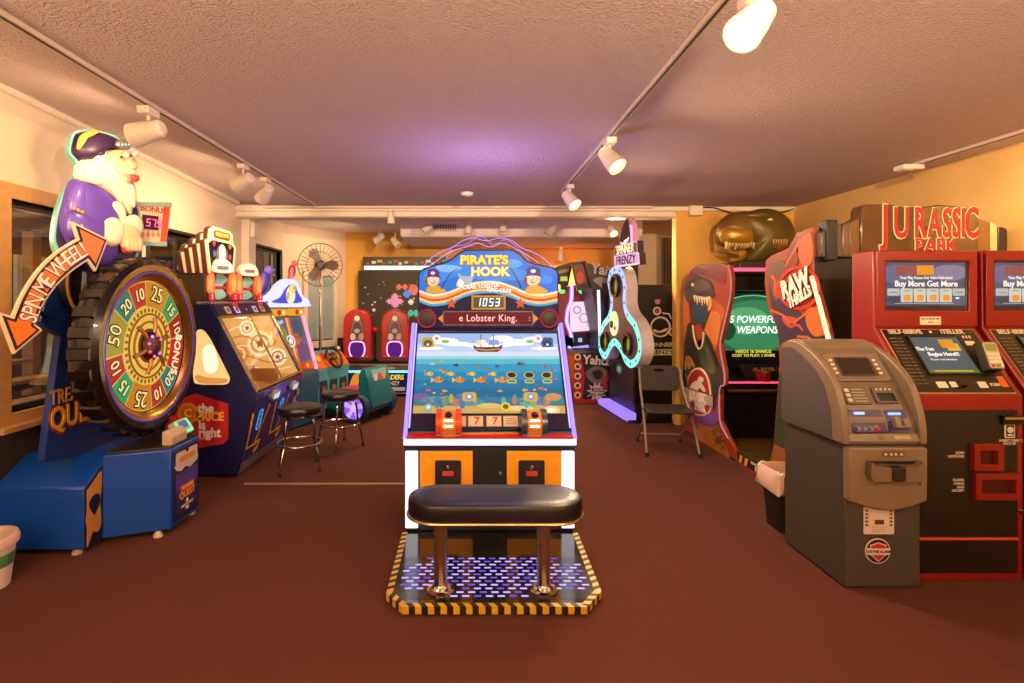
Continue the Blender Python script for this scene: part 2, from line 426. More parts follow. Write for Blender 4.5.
def lamp(label, p, d, power, s=1., hang=.13, spot=150, group='ceiling track spotlights', bulb=E('#ffcf8a', 6.), col=LAMPCOL):
    """p: point on the track the lamp hangs from; d: where it points"""
    t = thing('track_spotlight', label, 'spotlight', p, 0, group)
    MB().box(-.03 * s, .03 * s, -.05 * s, .05 * s, -.055 * s, -.02, HEADM).build('adapter', t, bevel=.005)
    d = Vector(d).normalized(); c = Vector((0, 0, -hang - .03))
    MB().tube([(0, 0, -.05 * s), (0, 0, -hang + .03 * s)], .009 * s, HEADM, 8).build('stem', t)
    q = d.to_track_quat('Z', 'Y').to_matrix().to_4x4(); q.translation = c
    MB(q).lathe([(.0, -.085 * s), (.03 * s, -.083 * s), (.043 * s, -.07 * s), (.048 * s, -.03 * s), (.056 * s, .02 * s), (.062 * s, .085 * s), (.058 * s, .085 * s), (.05 * s, .04 * s), (.0, .04 * s)], HEADM, 24, caps=False).build('lamp_head', t)
    MB(q).lathe([(.0, .082 * s), (.022 * s, .078 * s), (.042 * s, .066 * s), (.051 * s, .05 * s)], bulb, 20, caps=False).build('bulb', t)
    if power:
        L = bpy.data.lights.new('spot_beam', 'SPOT'); L.energy = power; L.color = col; L.spot_size = R(spot); L.spot_blend = 1.; L.shadow_soft_size = .05 * s
        lo = bpy.data.objects.new('spot_beam', L); COL.objects.link(lo); lo.parent = t
        lo.location = c + d * .095 * s; lo.rotation_euler = d.to_track_quat('-Z', 'Y').to_euler()
    return t
PW = 62
ZT = CZ - .02
lamp('white spotlight nearest the camera on the left track, above the pirate figure', (-1.93, 3.21, ZT), (-.93, .12, -.20), PW * .38, 1.2, spot=165)
lamp('white spotlight in the middle of the left track', (-1.93, 4.55, ZT), (-.85, .25, -.3), PW * .8, 1.1, spot=165)
lamp('white spotlight farthest along the left track', (-1.93, 5.05, ZT), (-.6, .55, -.45), PW * 1.2, 1.1, spot=160)
lamp('large lit spotlight closest to the camera on the right track', (1.06, 2.0, ZT), (-.62, -.38, -.66), PW * 2, 1.15, .10)
lamp('lit spotlight second along the right track', (1.0, 3.82, ZT), (.42, -.50, -.72), PW * 2.5, 1.15, spot=165)
lamp('lit spotlight at the far end of the right track', (1.0, 5.35, ZT), (.42, -.5, -.72), PW * 2.5, 1.15, spot=165)
t = thing('track_feed_box', 'flat white feed box at the far end of the right wall track', 'electrical box', (3.84, 4.62, ZT))
MB().box(-.14, .04, -.06, .06, -.05, -.008, HEADM).build('box', t, bevel=.008)
MB().box(-.12, -.05, -.045, .045, -.058, -.05, P('#cfc0ae', .4)).build('cover', t, bevel=.004)
# heads out of frame: one washes the right wall, most others are added fill
lamp('white spotlight on the right wall track beside the second kiosk', (3.86, 3.2, ZT), (.45, .55, -.6), PW * 1.0, 1.1, spot=165)
lamp('added unseen fill spotlight on the right wall track near the entrance', (3.86, .8, ZT), (-.3, .8, .1), PW * 2.2, 1.1, spot=165)  # added fill, aimed down the room toward the partition
lamp('added unseen fill spotlight on the left track near the entrance', (-1.93, 1.3, ZT), (-.1, .5, -.6), PW, 1.1)  # added fill for the near floor, no such head in view
for lb, x in (('added unseen bounce spotlight on the right track aimed at the entrance wall', 1.0), ('added unseen bounce spotlight on the left track aimed at the entrance wall', -1.93), ('added unseen bounce spotlight on the right wall track aimed at the entrance wall', 3.86)):
    lamp(lb, (x, -1.2, ZT), (0, -.9, .3), PW * 18, 1.1, spot=165)  # added so the pale near wall bounces soft light into the room
for lb, x in (('white spotlight on the right track above the camera, tipped up at the ceiling', 1.0), ('added unseen spotlight on the left track above the camera, tipped up at the ceiling', -1.93)):
    lamp(lb, (x, -.3, ZT), (.12 if x < 0 else 0, .85, .5), PW * (12 if x < 0 else 17), 1.1, .17, spot=150)  # both tipped up to brighten the ceiling; the left head is added
# alcove heads, on the beam and below the duct
AL_ = 'alcove spotlights'
lamp('small white spotlight leftmost under the duct front', (-.62, 7.75, 2.80), (-.6, -.3, -.5), 0, .95, .14, group=AL_, bulb=P('#d8c6b0', .5))
lamp('small white spotlight under the duct front, hanging straight down left of the marquee centre', (-.02, 7.75, 2.80), (0, -.1, -.9), 130, .9, .14, group=AL_, bulb=P('#d8c6b0', .5))
lamp('small white spotlight under the duct front, right above the marquee', (.48, 7.75, 2.80), (0, -.2, -.9), 130, .9, .12, group=AL_, bulb=P('#d8c6b0', .5))
lamp('white spotlight under the duct turned to the left, right of the marquee', (1.18, 7.75, 2.80), (-.5, -.1, -.6), 0, 1.1, .16, group=AL_, bulb=P('#d8c6b0', .5))
lamp('lit spotlight beside the pointed spinner sign', (2.06, 7.75, 2.80), (.1, -.55, -.6), 230, 1., .16, group=AL_)
lamp('lit spotlight left of the space game banner', (-1.42, 8.4, 2.80), (-.75, .25, -.5), 85, 1., .2, group=AL_)
lamp('unlit white spotlight right of the lit one by the space game banner', (-1.2, 8.6, 2.80), (.5, -.2, -.6), 0, 1., .24, group=AL_, bulb=P('#d8c6b0', .5))
lamp('small spotlight hanging in front of the yellow far wall', (1.58, 9.3, 2.54), (0, .2, -.95), 380, 1., .14, group=AL_)
lamp('small white spotlight on the beam track left of the duct', (-1.0, YD - .07, CZ - .02), (0, .1, -.9), 120, .8, .1, group=AL_, bulb=P('#d8c6b0', .5))

L = bpy.data.lights.new('porch_light', 'POINT'); L.energy = 260; L.color = (1, .75, .45); L.shadow_soft_size = .15
lo = bpy.data.objects.new('porch_light', L); COL.objects.link(lo); lo.location = (-5.2, 4.6, 2.4)
w = bpy.data.worlds.new('World'); SC.world = w; w.use_nodes = True
w.node_tree.nodes['Background'].inputs['Color'].default_value = (.02, .025, .04, 1)
w.node_tree.nodes['Background'].inputs['Strength'].default_value = .3

cam = bpy.data.cameras.new('Camera'); co = bpy.data.objects.new('Camera', cam); COL.objects.link(co)
co.location = (0, 0, CAMZ); co.rotation_euler = (R(90), 0, 0)
cam.sensor_width = 36; cam.lens = FOC * 36 / 1024; cam.shift_x = (512 - VX) / 1024; cam.shift_y = (VY - 341.5) / 1024
cam.clip_start = .05; cam.clip_end = 60
SC.camera = co
SC.view_settings.view_transform = 'Standard'; SC.view_settings.look = 'None'; SC.view_settings.gamma = 1; SC.view_settings.exposure = 0
SC.view_settings.use_curve_mapping = False
SC.cycles.max_bounces = 8; SC.cycles.diffuse_bounces = 4; SC.cycles.sample_clamp_indirect = 4.
# ================================================================== FISHING GAME IN THE MIDDLE
OX, OY = .133, 3.57
t = thing('fishing_arcade_game', 'fishing arcade game mid-room with a padded bench on its lit hazard-edged platform', 'arcade game', (OX, OY, 0))
DKP = P('#1b1030', .3); PURP = P('#2a1a52', .3)
# cabinet
MB().box(-.575, .575, .03, .95, .05, .62, NAVY).build('base_cabinet', t, bevel=.006)
MB().box(-.56, .56, .05, .93, 0, .05, BLACK).build('plinth', t)
W = .006
p = MB(FRONT(.03)); p.dec(rect(-.47, .1, -.115, .585), P('#f2a31c', .45), W)
panel = p.build('front_panel', t)
p = MB(FRONT(.03)); p.dec(rect(.115, .1, .487, .585), P('#f2a31c', .45), W); panel2 = p.build('front_panel', t)
p = MB(FRONT(.03)); p.dec(rect(-.112, .06, .112, .60), BLACK, .008); d = p.build('service_door', t, bevel=.002)
MB(FRONT(.022)).lathe([(.0, 0), (.012, 0), (.012, .012), (.0, .014)], CHROME, 12, FR((.07, .44, 0), (1, 0, 0), (0, 1, 0)), caps=False).build('lock', d)
for x, par in ((-.28, panel), (.28, panel2)):
    p = MB(FRONT(.024)); p.prism(rrect(x - .087, .22, x + .087, .525, .012), 0, .014, BLACK); c = p.build('coin_panel', par, bevel=.002)
    p = MB(FRONT(.010)); p.prism(rrect(x - .038, .425, x + .038, .455, .008), 0, .01, P('#c43b33', .35)); p.build('coin_button', c)
    p = MB(FRONT(.010)); p.lathe([(.014, 0), (.013, .01), (0, .013)], CHROME, 14, FR((x, .482, 0), (1, 0, 0), (0, 1, 0)), caps=False); p.build('lock', c)
    p = MB(FRONT(.010)); p.prism([(x - .072, .30), (x + .072, .30), (x + .072, .33), (x + .055, .365), (x - .055, .365), (x - .072, .33)], 0, .03, P('#2a2a2e', .3))
    p.prism(rect(x - .03, .332, x + .03, .356), .03, .033, E('#dfe6ff', 1.)); p.prism(rect(x - .055, .345, x - .035, .36), .03, .033, E('#ff5a3c', 1.)); p.prism(rect(x + .035, .345, x + .055, .36), .03, .033, E('#7ad7ff', 1.))
    p.build('card_reader', c)
for sx in (-1, 1):
    p = MB(FRONT(.03)); p.prism(rrect(sx * .525 - .042, .07, sx * .525 + .042, .585, .006), 0, .012, WLED); p.build('light_column', t)
p = MB(FRONT(.0)); p.prism(rrect(-.575, .633, .575, .672, .004), -.03, .01, WLED); p.build('light_bar', t)
# control deck
side = [(0, .62), (0, .68), (.06, .695), (.575, 1.40), (.66, 1.40), (.95, 1.2), (.95, .62)]
p = MB(FR((-.58, 0, 0), (0, 1, 0), (0, 0, 1))); p.prism(side, 0, 1.16, P('#3a1c4c', .3)); p.build('screen_housing', t, bevel=.006)
p = MB(FR((-.575, 0, 0), (0, 1, 0), (0, 0, 1))); p.prism([(-.005, .675), (-.005, .688), (.075, .712), (.075, .69)], 0, 1.15, P('#b51f18', .25, coat=.5)); deck = p.build('control_deck', t)
# printed colour waves of the deck
sl = math.atan2(.024, .08); DM = FR((0, -.005, .688), (1, 0, 0), (0, math.cos(sl), math.sin(sl)))
p = MB(DM)
p.dec(spl([(-.56, .05), (-.4, .06), (-.2, .045), (.0, .055), (.25, .06), (.55, .045), (.55, .072), (.2, .08), (-.2, .07), (-.56, .078)], 4), P('#2f6f96', .25, coat=.5), .002)
p.dec(spl([(-.25, .03), (-.05, .028), (.2, .042), (.1, .055), (-.1, .05), (-.3, .05)], 4), P('#e08a1c', .25, coat=.5), .003)
p.build('deck_print', deck)
# sloped screen
A = Vector((0, .06, .695)); B = Vector((0, .575, 1.40)); UP = (B - A).normalized(); SLn = (B - A).length
SF = FR(A, (1, 0, 0), UP)
p = MB(SF); p.ring(rect(-.555, .012, .555, SLn - .01), rect(-.53, .135, .53, .80), 0, .03, P('#1a1236', .3, spec=.3)); p.build('screen_bezel', t, bevel=.005)
# what the screen shows
p = MB(SF)
u0, u1, v0, v1 = -.53, .53, .135, .80
def SX(px): return (px - 489) / 73. * .53      # picture columns on the screen
def band_(va, vb, c): p.dec(rect(u0, v0 + (v1 - v0) * va, u1, v0 + (v1 - v0) * vb), E(c, 1.), .004)
p.box(u0, u1, v0, v1, -.004, 0, E('#10202c', .5))
for va, vb, c in ((0, .1, '#c9a55c'), (.1, .2, '#3f7f83'), (.2, .3, '#2b6a92'), (.3, .4, '#2a76a4'), (.4, .5, '#2f86b4'), (.5, .6, '#3b97bf'), (.6, .66, '#5cb3cb'), (.66, .7, '#8fd0dc'), (.7, .76, '#cfdcf0'), (.76, .86, '#b9cdf0'), (.86, 1, '#9dbbec')): band_(va, vb, c)
def q(u, v): return (u0 + (u1 - u0) * u, v0 + (v1 - v0) * v)
def blob(u, v, ru, rv, c, w=.007, n=14): x, y = q(u, v); p.dec(circ(x, y, ru, n, rv), E(c, 1.), w)
for u, v, a, b in ((.17, .9, .13, .03), (.28, .86, .12, .02), (.72, .88, .12, .03), (.83, .92, .08, .025), (.5, .84, .2, .02), (.1, .8, .1, .015), (.9, .8, .1, .015), (.6, .93, .09, .03)): blob(u, v, a, b, '#f4f4fb', .0055)
for u, v, a, b, c in ((.15, .17, .11, .025, '#57a08a'), (.35, .14, .13, .03, '#4e8fa0'), (.62, .16, .12, .03, '#476fa8'), (.8, .15, .12, .035, '#79a878'), (.93, .2, .06, .03, '#c98a5a'), (.05, .2, .06, .03, '#7a5f9a'), (.5, .1, .09, .02, '#d8b96a'), (.7, .07, .1, .02, '#e2c98a')): blob(u, v, a, b, c, .0055)
def fish(u, v, s, c, c2, d=1):
    x, y = q(u, v)
    p.dec(circ(x, y, s, 12, s * .62), E(c, 1.), .008); p.dec([(x - d * s * .8, y), (x - d * s * 1.6, y + s * .6), (x - d * s * 1.6, y - s * .6)], E(c2, 1.), .007)
    p.dec(circ(x + d * s * .5, y + s * .15, s * .16, 8), E('#1b1b22', 1.), .01); p.dec([(x - s * .2, y + s * .5), (x + s * .4, y + s * .55), (x - s * .1, y + s * .95)], E(c2, 1.), .007)
for i in range(4): fish(.16 + .145 * i, .40, .034, '#d9882c', '#e8b23a'); fish(.10 + .145 * i, .475, .024, '#e8bd3e', '#d99a2a')
for i in range(3):
    x, y = q(.66 + .12 * i, .46); p.dec(circ(x, y, .04, 16, .028), E('#c9a24a', 1.), .007); p.dec(circ(x, y, .03, 16, .02), E('#2c3236', 1.), .009)
    x, y = q(.66 + .12 * i, .385); p.dec(rrect(x - .035, y - .016, x + .035, y + .016, .012), E('#c8b45a', 1.), .007); p.dec(rrect(x - .026, y - .009, x + .026, y + .009, .008), E('#3a9a7a', 1.), .009)
for u, v, s, c, d in ((.28, .585, .016, '#4b4050', 1), (.56, .57, .014, '#5a4a5a', -1), (.72, .6, .022, '#56625a', -1), (.9, .56, .012, '#c5553a', 1), (.12, .6, .013, '#d9c64a', 1), (.17, .63, .012, '#c9b04a', -1), (.5, .53, .012, '#b5563e', 1), (.43, .56, .011, '#c2653e', 1), (.2, .53, .01, '#b5563e', -1), (.92, .49, .012, '#e39a3a', -1), (.86, .3, .016, '#d06a48', 1), (.1, .28, .015, '#c76a4a', 1), (.2, .27, .014, '#d8a54a', -1), (.58, .27, .013, '#d8b04a', 1), (.31, .22, .016, '#6a78b8', 1), (.74, .28, .016, '#d6a14c', -1)): fish(u, v, s, c, c, d)
for u in (.37, .78):
    x, y = q(u, .20); p.dec(rrect(x - .05, y - .035, x + .05, y + .035, .02), E('#d2a544', 1.), .009); p.dec(circ(x, y, .026, 14), E('#6f8fd0', 1.), .011); p.dec(circ(x, y, .014, 12), E('#d5e3ff', 1.), .013)
blob(.61, .085, .034, .034, '#d9cc3a', .009, 18); blob(.61, .085, .02, .018, '#8a5a1e', .011)
blob(.10, .07, .03, .035, '#8fae9a', .008); blob(.10, .08, .014, .014, '#dfe8d8', .010)
blob(.91, .05, .06, .03, '#f3c892', .008); blob(.91, .045, .03, .016, '#fff3dd', .010)
random.seed(21)
for i in range(26):
    u_, v_ = random.uniform(.04, .96), random.uniform(.22, .62)
    fish(u_, v_, random.uniform(.007, .011), random.choice(('#d8a04a', '#c5553a', '#6a5a6a', '#e0c25a', '#7a9ac0')), '#b5763e', random.choice((-1, 1)))
for i in range(22):
    u_ = random.uniform(.03, .97); x, y = q(u_, random.uniform(.10, .17)); p.dec(spl([(x - .012, y - .02), (x - .018, y + .02), (x, y + .045), (x + .016, y + .02), (x + .012, y - .02)], 3), E(random.choice(('#4f9a7a', '#c9785a', '#7a6ab0', '#3f7fa0', '#b8a85a', '#5ab0a0')), .95), .0062)
# sailing ship
x, y = q(.50, .80)
p.dec([(x - .11, y + .03), (x - .1, y - .005), (x - .07, y - .03), (x + .075, y - .03), (x + .105, y + .0), (x + .115, y + .035), (x + .08, y + .01), (x - .08, y + .01)], E('#6b3d26', 1.), .008)
p.dec(band([(x - .09, y - .008), (x, y - .018), (x + .09, y - .006)], .008), E('#d9a25a', 1.), .010)
for k in (-.05, .045):
    p.dec(rect(x + k - .003, y + .01, x + k + .003, y + .12), E('#5a3a2a', 1.), .009)
    p.dec([(x + k, y + .03), (x + k + .045, y + .035), (x + k + .035, y + .07), (x + k, y + .075)], E('#f2ead8' if k < 0 else '#88a8dc', 1.), .010); p.dec([(x + k - .04, y + .03), (x + k, y + .03), (x + k, y + .07), (x + k - .03, y + .07)], E('#e4d6bc' if k < 0 else '#7a9ad0', 1.), .010)
# score bucket badges
for u, c, c2, dx in ((.075, '#cfa02e', '#6a5a4a', .065), (.925, '#4a5a8a', '#3b4468', -.065)):
    x, y = q(u, .875); p.dec(rrect(x - .045, y - .04, x + .045, y + .045, .015), E(c, 1.), .008); p.dec(circ(x, y - .008, .034, 14, .03), E(c2, 1.), .010); p.dec(circ(x, y - .02, .01, 10), E('#e8f0f4', 1.), .012)
    p.dec(circ(x + dx, y + .035, .034, 16), E('#f6eef0', 1.), .009); p.dec(star(x + dx, y + .035, .018), E('#e0404a', 1.), .011); p.dec(circ(x + dx * 2, y + .01, .03, 10, .014), E('#7fbf5a', 1.), .008)
p.build('screen', t, smooth=0)
# strip of slot icons under the screen
p = MB(SF); p.dec(rect(-.275, .028, .32, .119), P('#241c2c', .3), .033, .03)
for i, ux in enumerate((-.21, -.095, .03, .145, .255)):
    p.dec(rect(ux - .052, .035, ux + .052, .112), P('#b8a48e', .3), .034); p.dec(rect(ux - .046, .041, ux + .046, .106), P('#d3c2aa', .3), .036)
    if i in (1, 2): p.text('7', ux + .008, .073, .075, P('#b3352a', .3), .036, .039, .02)
    elif i == 3:
        for j in range(4): p.dec(rect(ux - .035, .05 + .013 * j, ux + .035, .056 + .013 * j), P('#9a8a78', .3), .038)
    elif i == 4: p.dec(circ(ux, .073, .02, 14), P('#c0442e', .3), .038)
    else: p.dec(rect(ux - .01, .05, ux + .01, .095), P('#8a9a5a', .3), .038)
p.build('slot_icon_strip', t, smooth=0)
# fishing-reel controllers
for x, rim, nm in ((-.275, P('#d0421c', .3, coat=.3), 'r'), (.295, P('#2b3450', .35, coat=.3), 'n')):
    RM = FR((x, .02, .775), (1, 0, 0), (0, 0, 1))
    c = MB(FR((x - .085, .03, .775), (0, 1, 0), (0, 0, 1))).lathe([(.0, 0), (.07, 0), (.088, .01), (.088, .035), (.08, .04), (.08, .13), (.088, .135), (.088, .16), (.07, .17), (0, .17)], P('#e98316', .35), 32, caps=False).build('reel_controller', t)
    for a, b in ((-.087, -.044), (.044, .087)):
        MB(FR((x + a, .03, .775), (0, 1, 0), (0, 0, 1))).lathe([(.06, 0), (.092, .004), (.092, b - a - .004), (.06, b - a)], rim, 32).build('reel_rim', c)
    p = MB()
    for ang in (22, -4):
        a = R(ang); yy, zz = .03 - .082 * math.cos(a), .775 + .082 * math.sin(a)
        M = FR((x, yy, zz), (1, 0, 0), (0, math.sin(a), math.cos(a))); p.M = M; p.prism(rrect(-.033, -.009, .033, .009, .004), 0, .004, E('#fff0e6', 1.3))
    p.build('lit_mark', c)
    p = MB(FR((x, .03 - .07, .775 + .06), (1, 0, 0), (0, .76, .65))); p.lathe([(.02, 0), (.024, .012), (.018, .024), (0, .028)], BLACK, 16, caps=False); p.build('knob', c)
    MB().box(x - .05, x + .05, -.005, .08, .68, .73, P('#d98216', .4)).build('reel_foot', c, bevel=.006)
# purple light tubes along the slope
for sx in (-1, 1):
    MB().tube([(sx * .568, -.005, .675), (sx * .568, .045, .72), (sx * .568, .555, 1.418)], .014, VLED, 8).build('light_tube', t)
    MB().tube([(sx * .545, .05, .735), (sx * .545, .55, 1.418)], .006, E('#b9a4ff', 1.6), 6).build('light_tube', t)
# marquee
MY = .53; MF = FRONT(MY)
def mp(px, py): X, Z = wy(px, py, OY + MY); return (X - OX, Z)
out = [mp(*a) for a in ((418, 328), (418, 275), (419.5, 271), (424, 268), (444, 262), (451, 259), (458, 253), (465, 249.5), (513, 249.5), (519, 253), (526, 260), (533, 263), (553, 267), (557, 269.5), (558.7, 274), (558.7, 328))]
p = MB(MF); p.prism(out, -.12, 0, P('#10142a', .5, spec=.15), E('#10143c', .9)); mq = p.build('marquee', t, bevel=.004)
cx = sum(a[0] for a in out) / len(out)
# lit sky-blue artwork
p = MB(MF)
blue = [mp(*a) for a in ((419.5, 300), (419.5, 275), (421, 272), (425, 269.5), (445, 263.5), (452, 260), (459, 254.5), (466, 251), (512, 251), (518, 254.5), (525, 261), (532, 264.5), (552, 268.5), (556, 271), (557.3, 275), (557.3, 298), (540, 301), (520, 298), (500, 290), (488, 288), (470, 291), (450, 298), (432, 301))]
p.dec(blue, E('#1f6fd8', 1.0, True), .003)
p.dec([mp(*a) for a in spl([(430, 268), (455, 262), (470, 256), (500, 262), (520, 270), (550, 276), (548, 284), (520, 280), (490, 282), (460, 276), (440, 282), (424, 280)], 4)], E('#2f8ae8', 1.), .004)
p.dec([mp(*a) for a in spl([(436, 266), (450, 265), (462, 268), (452, 272), (440, 271)], 4)], E('#7fb8f2', 1.), .005)
p.dec([mp(*a) for a in spl([(500, 262), (512, 259), (522, 263), (516, 268), (505, 267)], 4)], E('#5aa0ee', 1.), .005)
wave = [(419.5, 291), (432, 295), (448, 293), (466, 285.5), (480, 282.5), (497, 282.5), (512, 287), (526, 293), (542, 295), (557.3, 292)]
for k, (dy, th, c) in enumerate(((0, 2.4, '#f5e3b8'), (2.6, 2.6, '#f0a83a'), (5.2, 2.4, '#d94a34'), (7.6, 2.6, '#f2c878'), (10.0, 2.4, '#4aa0d8'))):
    pts = spl([(a, b + dy) for a, b in wave], 4, False)
    p.dec([mp(a, b - th / 2) for a, b in pts] + [mp(a, b + th / 2) for a, b in pts[::-1]], E(c, 1.), .006 + k * .0005)
p.build('marquee_art', mq, smooth=0)
# title
s1 = .0985
def mtext(name, txt, px, py, size, c, edge, sx=1., rot=0., bold=.03):
    x, z = mp(px, py); b = MB(MF)
    b.text(txt, x, z - .004, size, E(edge, .8), .004, .008, bold + .035, sx, rot=rot); b.text(txt, x, z, size, E(c, 1.15), .008, .014, bold, sx, rot=rot)
    b.build(name, mq, smooth=0)
mtext('title_lettering', "PIRATE'S", 484, 260.5, .092, '#ffd94a', '#d9560f', 1.05, 0., .045)
mtext('title_lettering', 'HOOK', 490, 272, .092, '#ffe98a', '#d9560f', 1.05, 0., .045)
mtext('subtitle_lettering', 'CRAB, LOBSTER', 481, 286.5, .044, '#fff2ea', '#d0302a', .9, R(4), .03)
mtext('subtitle_lettering', 'KING CRAB', 499, 290.5, .044, '#fff2ea', '#d0302a', .8, R(-4), .03)
# two painted anglers, a leaping fish and rods
def angler(x, z, s, hat, hat2, shirt, dr):
    b = MB(MF); K = lambda pts: mv(pts, x, z, s)
    b.dec(K(spl([(-.9, -1.5), (-.5, -.8), (.3, -.7), (1.1, -1.0), (1.7, -1.5), (.2, -1.75)], 4)), E(shirt, 1.), .009)
    b.dec(K(circ(0, 0, .85, 20, .8)), E('#f2c79c', 1.), .010)
    b.dec(K(spl([(-1.15, .25), (-.75, .55), (-.7, 1.25), (0, 1.5), (.75, 1.2), (.85, .5), (1.2, .2), (.6, .35), (0, .42), (-.6, .35)], 4)), E(hat, 1.), .013)
    b.dec(K(circ(0, .9, .3, 12, .22)), E(hat2, 1.), .015)
    for k in (-.3, .3): b.dec(K(circ(k + dr * .1, .1, .16, 10, .2)), E('#ffffff', 1.), .014); b.dec(K(circ(k + dr * .16, .08, .08, 8)), E('#3f7a3a', 1.), .016)
    b.dec(K(circ(dr * .2, -.15, .14, 10)), E('#e0a070', 1.), .014)
    b.dec(K(spl([(-.4, -.35), (0, -.5), (.4, -.32), (.1, -.42)], 3)), E('#b0342a', 1.), .014)
    b.dec(K(spl([(-.85, .3), (-1.1, -.2), (-.75, -.7), (-.7, 0)], 3)), E('#8a4a22', 1.), .012)
    b.build('painted_angler', mq, smooth=0)
x, z = mp(433, 280); angler(x, z, .058, '#5a1f6e', '#e9d6f4', '#d8a032', 1)
x, z = mp(533, 279); angler(x, z, .066, '#3a2a86', '#e4e4f8', '#e8a63a', -1)
b = MB(MF)
b.dec([mp(*a) for a in band(spl([(441, 289), (446, 280), (452, 272), (459, 269)], 4, False), 1.2, .5)], E('#3a2a1a', 1.), .011)
b.dec([mp(*a) for a in band(spl([(521, 288), (517, 279), (510, 268), (504, 264)], 4, False), 1.4, .5)], E('#3a2a1a', 1.), .011)
b.build('painted_rods', mq, smooth=0)
b = MB(MF); b.dec([mp(*a) for a in spl([(456, 286), (459, 278), (458, 273), (463, 276), (470, 276), (472, 272), (473, 278), (470, 284), (463, 287)], 4)], E('#a9b4c4', 1.), .010); b.dec([mp(*a) for a in spl([(457, 284), (460, 279), (464, 283), (461, 287)], 4)], E('#eef2f6', 1.), .012); b.build('painted_shark', mq, smooth=0)
for px in (451.5, 520.5):
    x, z = mp(px, 303.5); b = MB(MF); b.dec(star(x, z, .045, .45), E('#d8502a', 1.), .012); b.build('painted_starfish', mq, smooth=0)
# score counter
b = MB(MF); x0, z0 = mp(471.5, 309.5); x1, z1 = mp(505.5, 295.5)
b.ring(rect(x0, z0, x1, z1), rect(x0 + .014, z0 + .014, x1 - .014, z1 - .014), .0, .02, E('#d98a2a', .9)); b.dec(rect(x0 + .01, z0 + .01, x1 - .01, z1 - .01), P('#0a0d1e', .3), .012)
cnt = b.build('score_display', mq, smooth=0)
SEG = {'1': 'bc', '0': 'abcdef', '5': 'afgcd', '3': 'abgcd', '7': 'abc'}
def seven(b, s, x, y, h, m, w0, gap=.62):
    w = h * .5; tk = h * .13
    for i, ch in enumerate(s):
        ox = x + i * h * gap
        L = {'a': rect(ox, y + h - tk, ox + w, y + h), 'g': rect(ox, y + h / 2 - tk / 2, ox + w, y + h / 2 + tk / 2), 'd': rect(ox, y, ox + w, y + tk), 'f': rect(ox, y + h / 2, ox + tk, y + h), 'b': rect(ox + w - tk, y + h / 2, ox + w, y + h), 'e': rect(ox, y, ox + tk, y + h / 2), 'c': rect(ox + w - tk, y, ox + w, y + h / 2)}
        for k in SEG[ch]:
            pl = [(a + (c - y) * .14, c) for a, c in L[k]]; b.dec(pl, m, w0 + .002, w0)
b = MB(MF); seven(b, '1053', x0 + .035, z0 + .025, .062, E('#c9efff', 1.5), .012, .78); b.build('digits', cnt, smooth=0)
# message bar
b = MB(MF); x0, z0 = mp(444, 324.5); x1, z1 = mp(532, 312)
b.ring(rect(x0 - .008, z0 - .008, x1 + .008, z1 + .008), rect(x0, z0, x1, z1), 0, .016, P('#4a4858', .3)); b.dec(rect(x0, z0, x1, z1), E('#6a0c24', .9), .008); b.text('e Lobster King.', (x0 + x1) / 2, (z0 + z1) / 2, .075, E('#ffb6b0', 1.3), .008, .011, .008, .88, space=1.08); b.text(':', x1 - .02, (z0 + z1) / 2, .06, E('#ffb6b0', 1.2), .008, .011, .008); bar = b.build('message_bar', mq, smooth=0)
for px, d in ((441, -1), (535.5, 1)):
    x, z = mp(px, 318.5); b = MB(MF); b.dec([(x - d * .018, z + .035), (x + d * .022, z), (x - d * .018, z - .035)], E('#e08a28', 1.), .012); b.build('arrow_mark', bar, smooth=0)
for px in (427, 549):
    x, z = mp(px, 318.5); b = MB(FR((x, MY, z), (1, 0, 0), (0, 0, 1)))
    b.lathe([(.058, 0), (.07, .006), (.072, .018), (.066, .022), (.06, .012)], E('#c4304a', .7), 28, caps=False); b.lathe([(0, .012), (.045, .010), (.06, .004)], P('#20101a', .6), 24, caps=False); b.build('speaker', mq)
# bent neon outlines standing above the marquee
for k, (pts, r, c) in enumerate((([(421, 268), (430, 258), (441, 251), (453, 246), (462, 240), (474, 237), (487, 240), (500, 237), (513, 240), (522, 247), (535, 252), (546, 259), (555, 268)], .0026, '#a58cff'),
                                 ([(428, 266), (440, 257), (452, 250), (465, 246), (478, 242), (490, 246), (503, 242), (515, 247), (528, 254), (540, 262)], .0022, '#c7a0ff'),
                                 ([(445, 260), (452, 246), (466, 243), (480, 234), (494, 243), (508, 238), (524, 252), (532, 262)], .0022, '#8a7dff'))):
    q3 = [(*mp(a, b),) for a, b in spl(pts, 5, False)]
    MB().tube([(x, MY + .06 + .025 * k, z) for x, z in q3], r, E(c, 1.5, True), 6).build('neon_tube', mq)
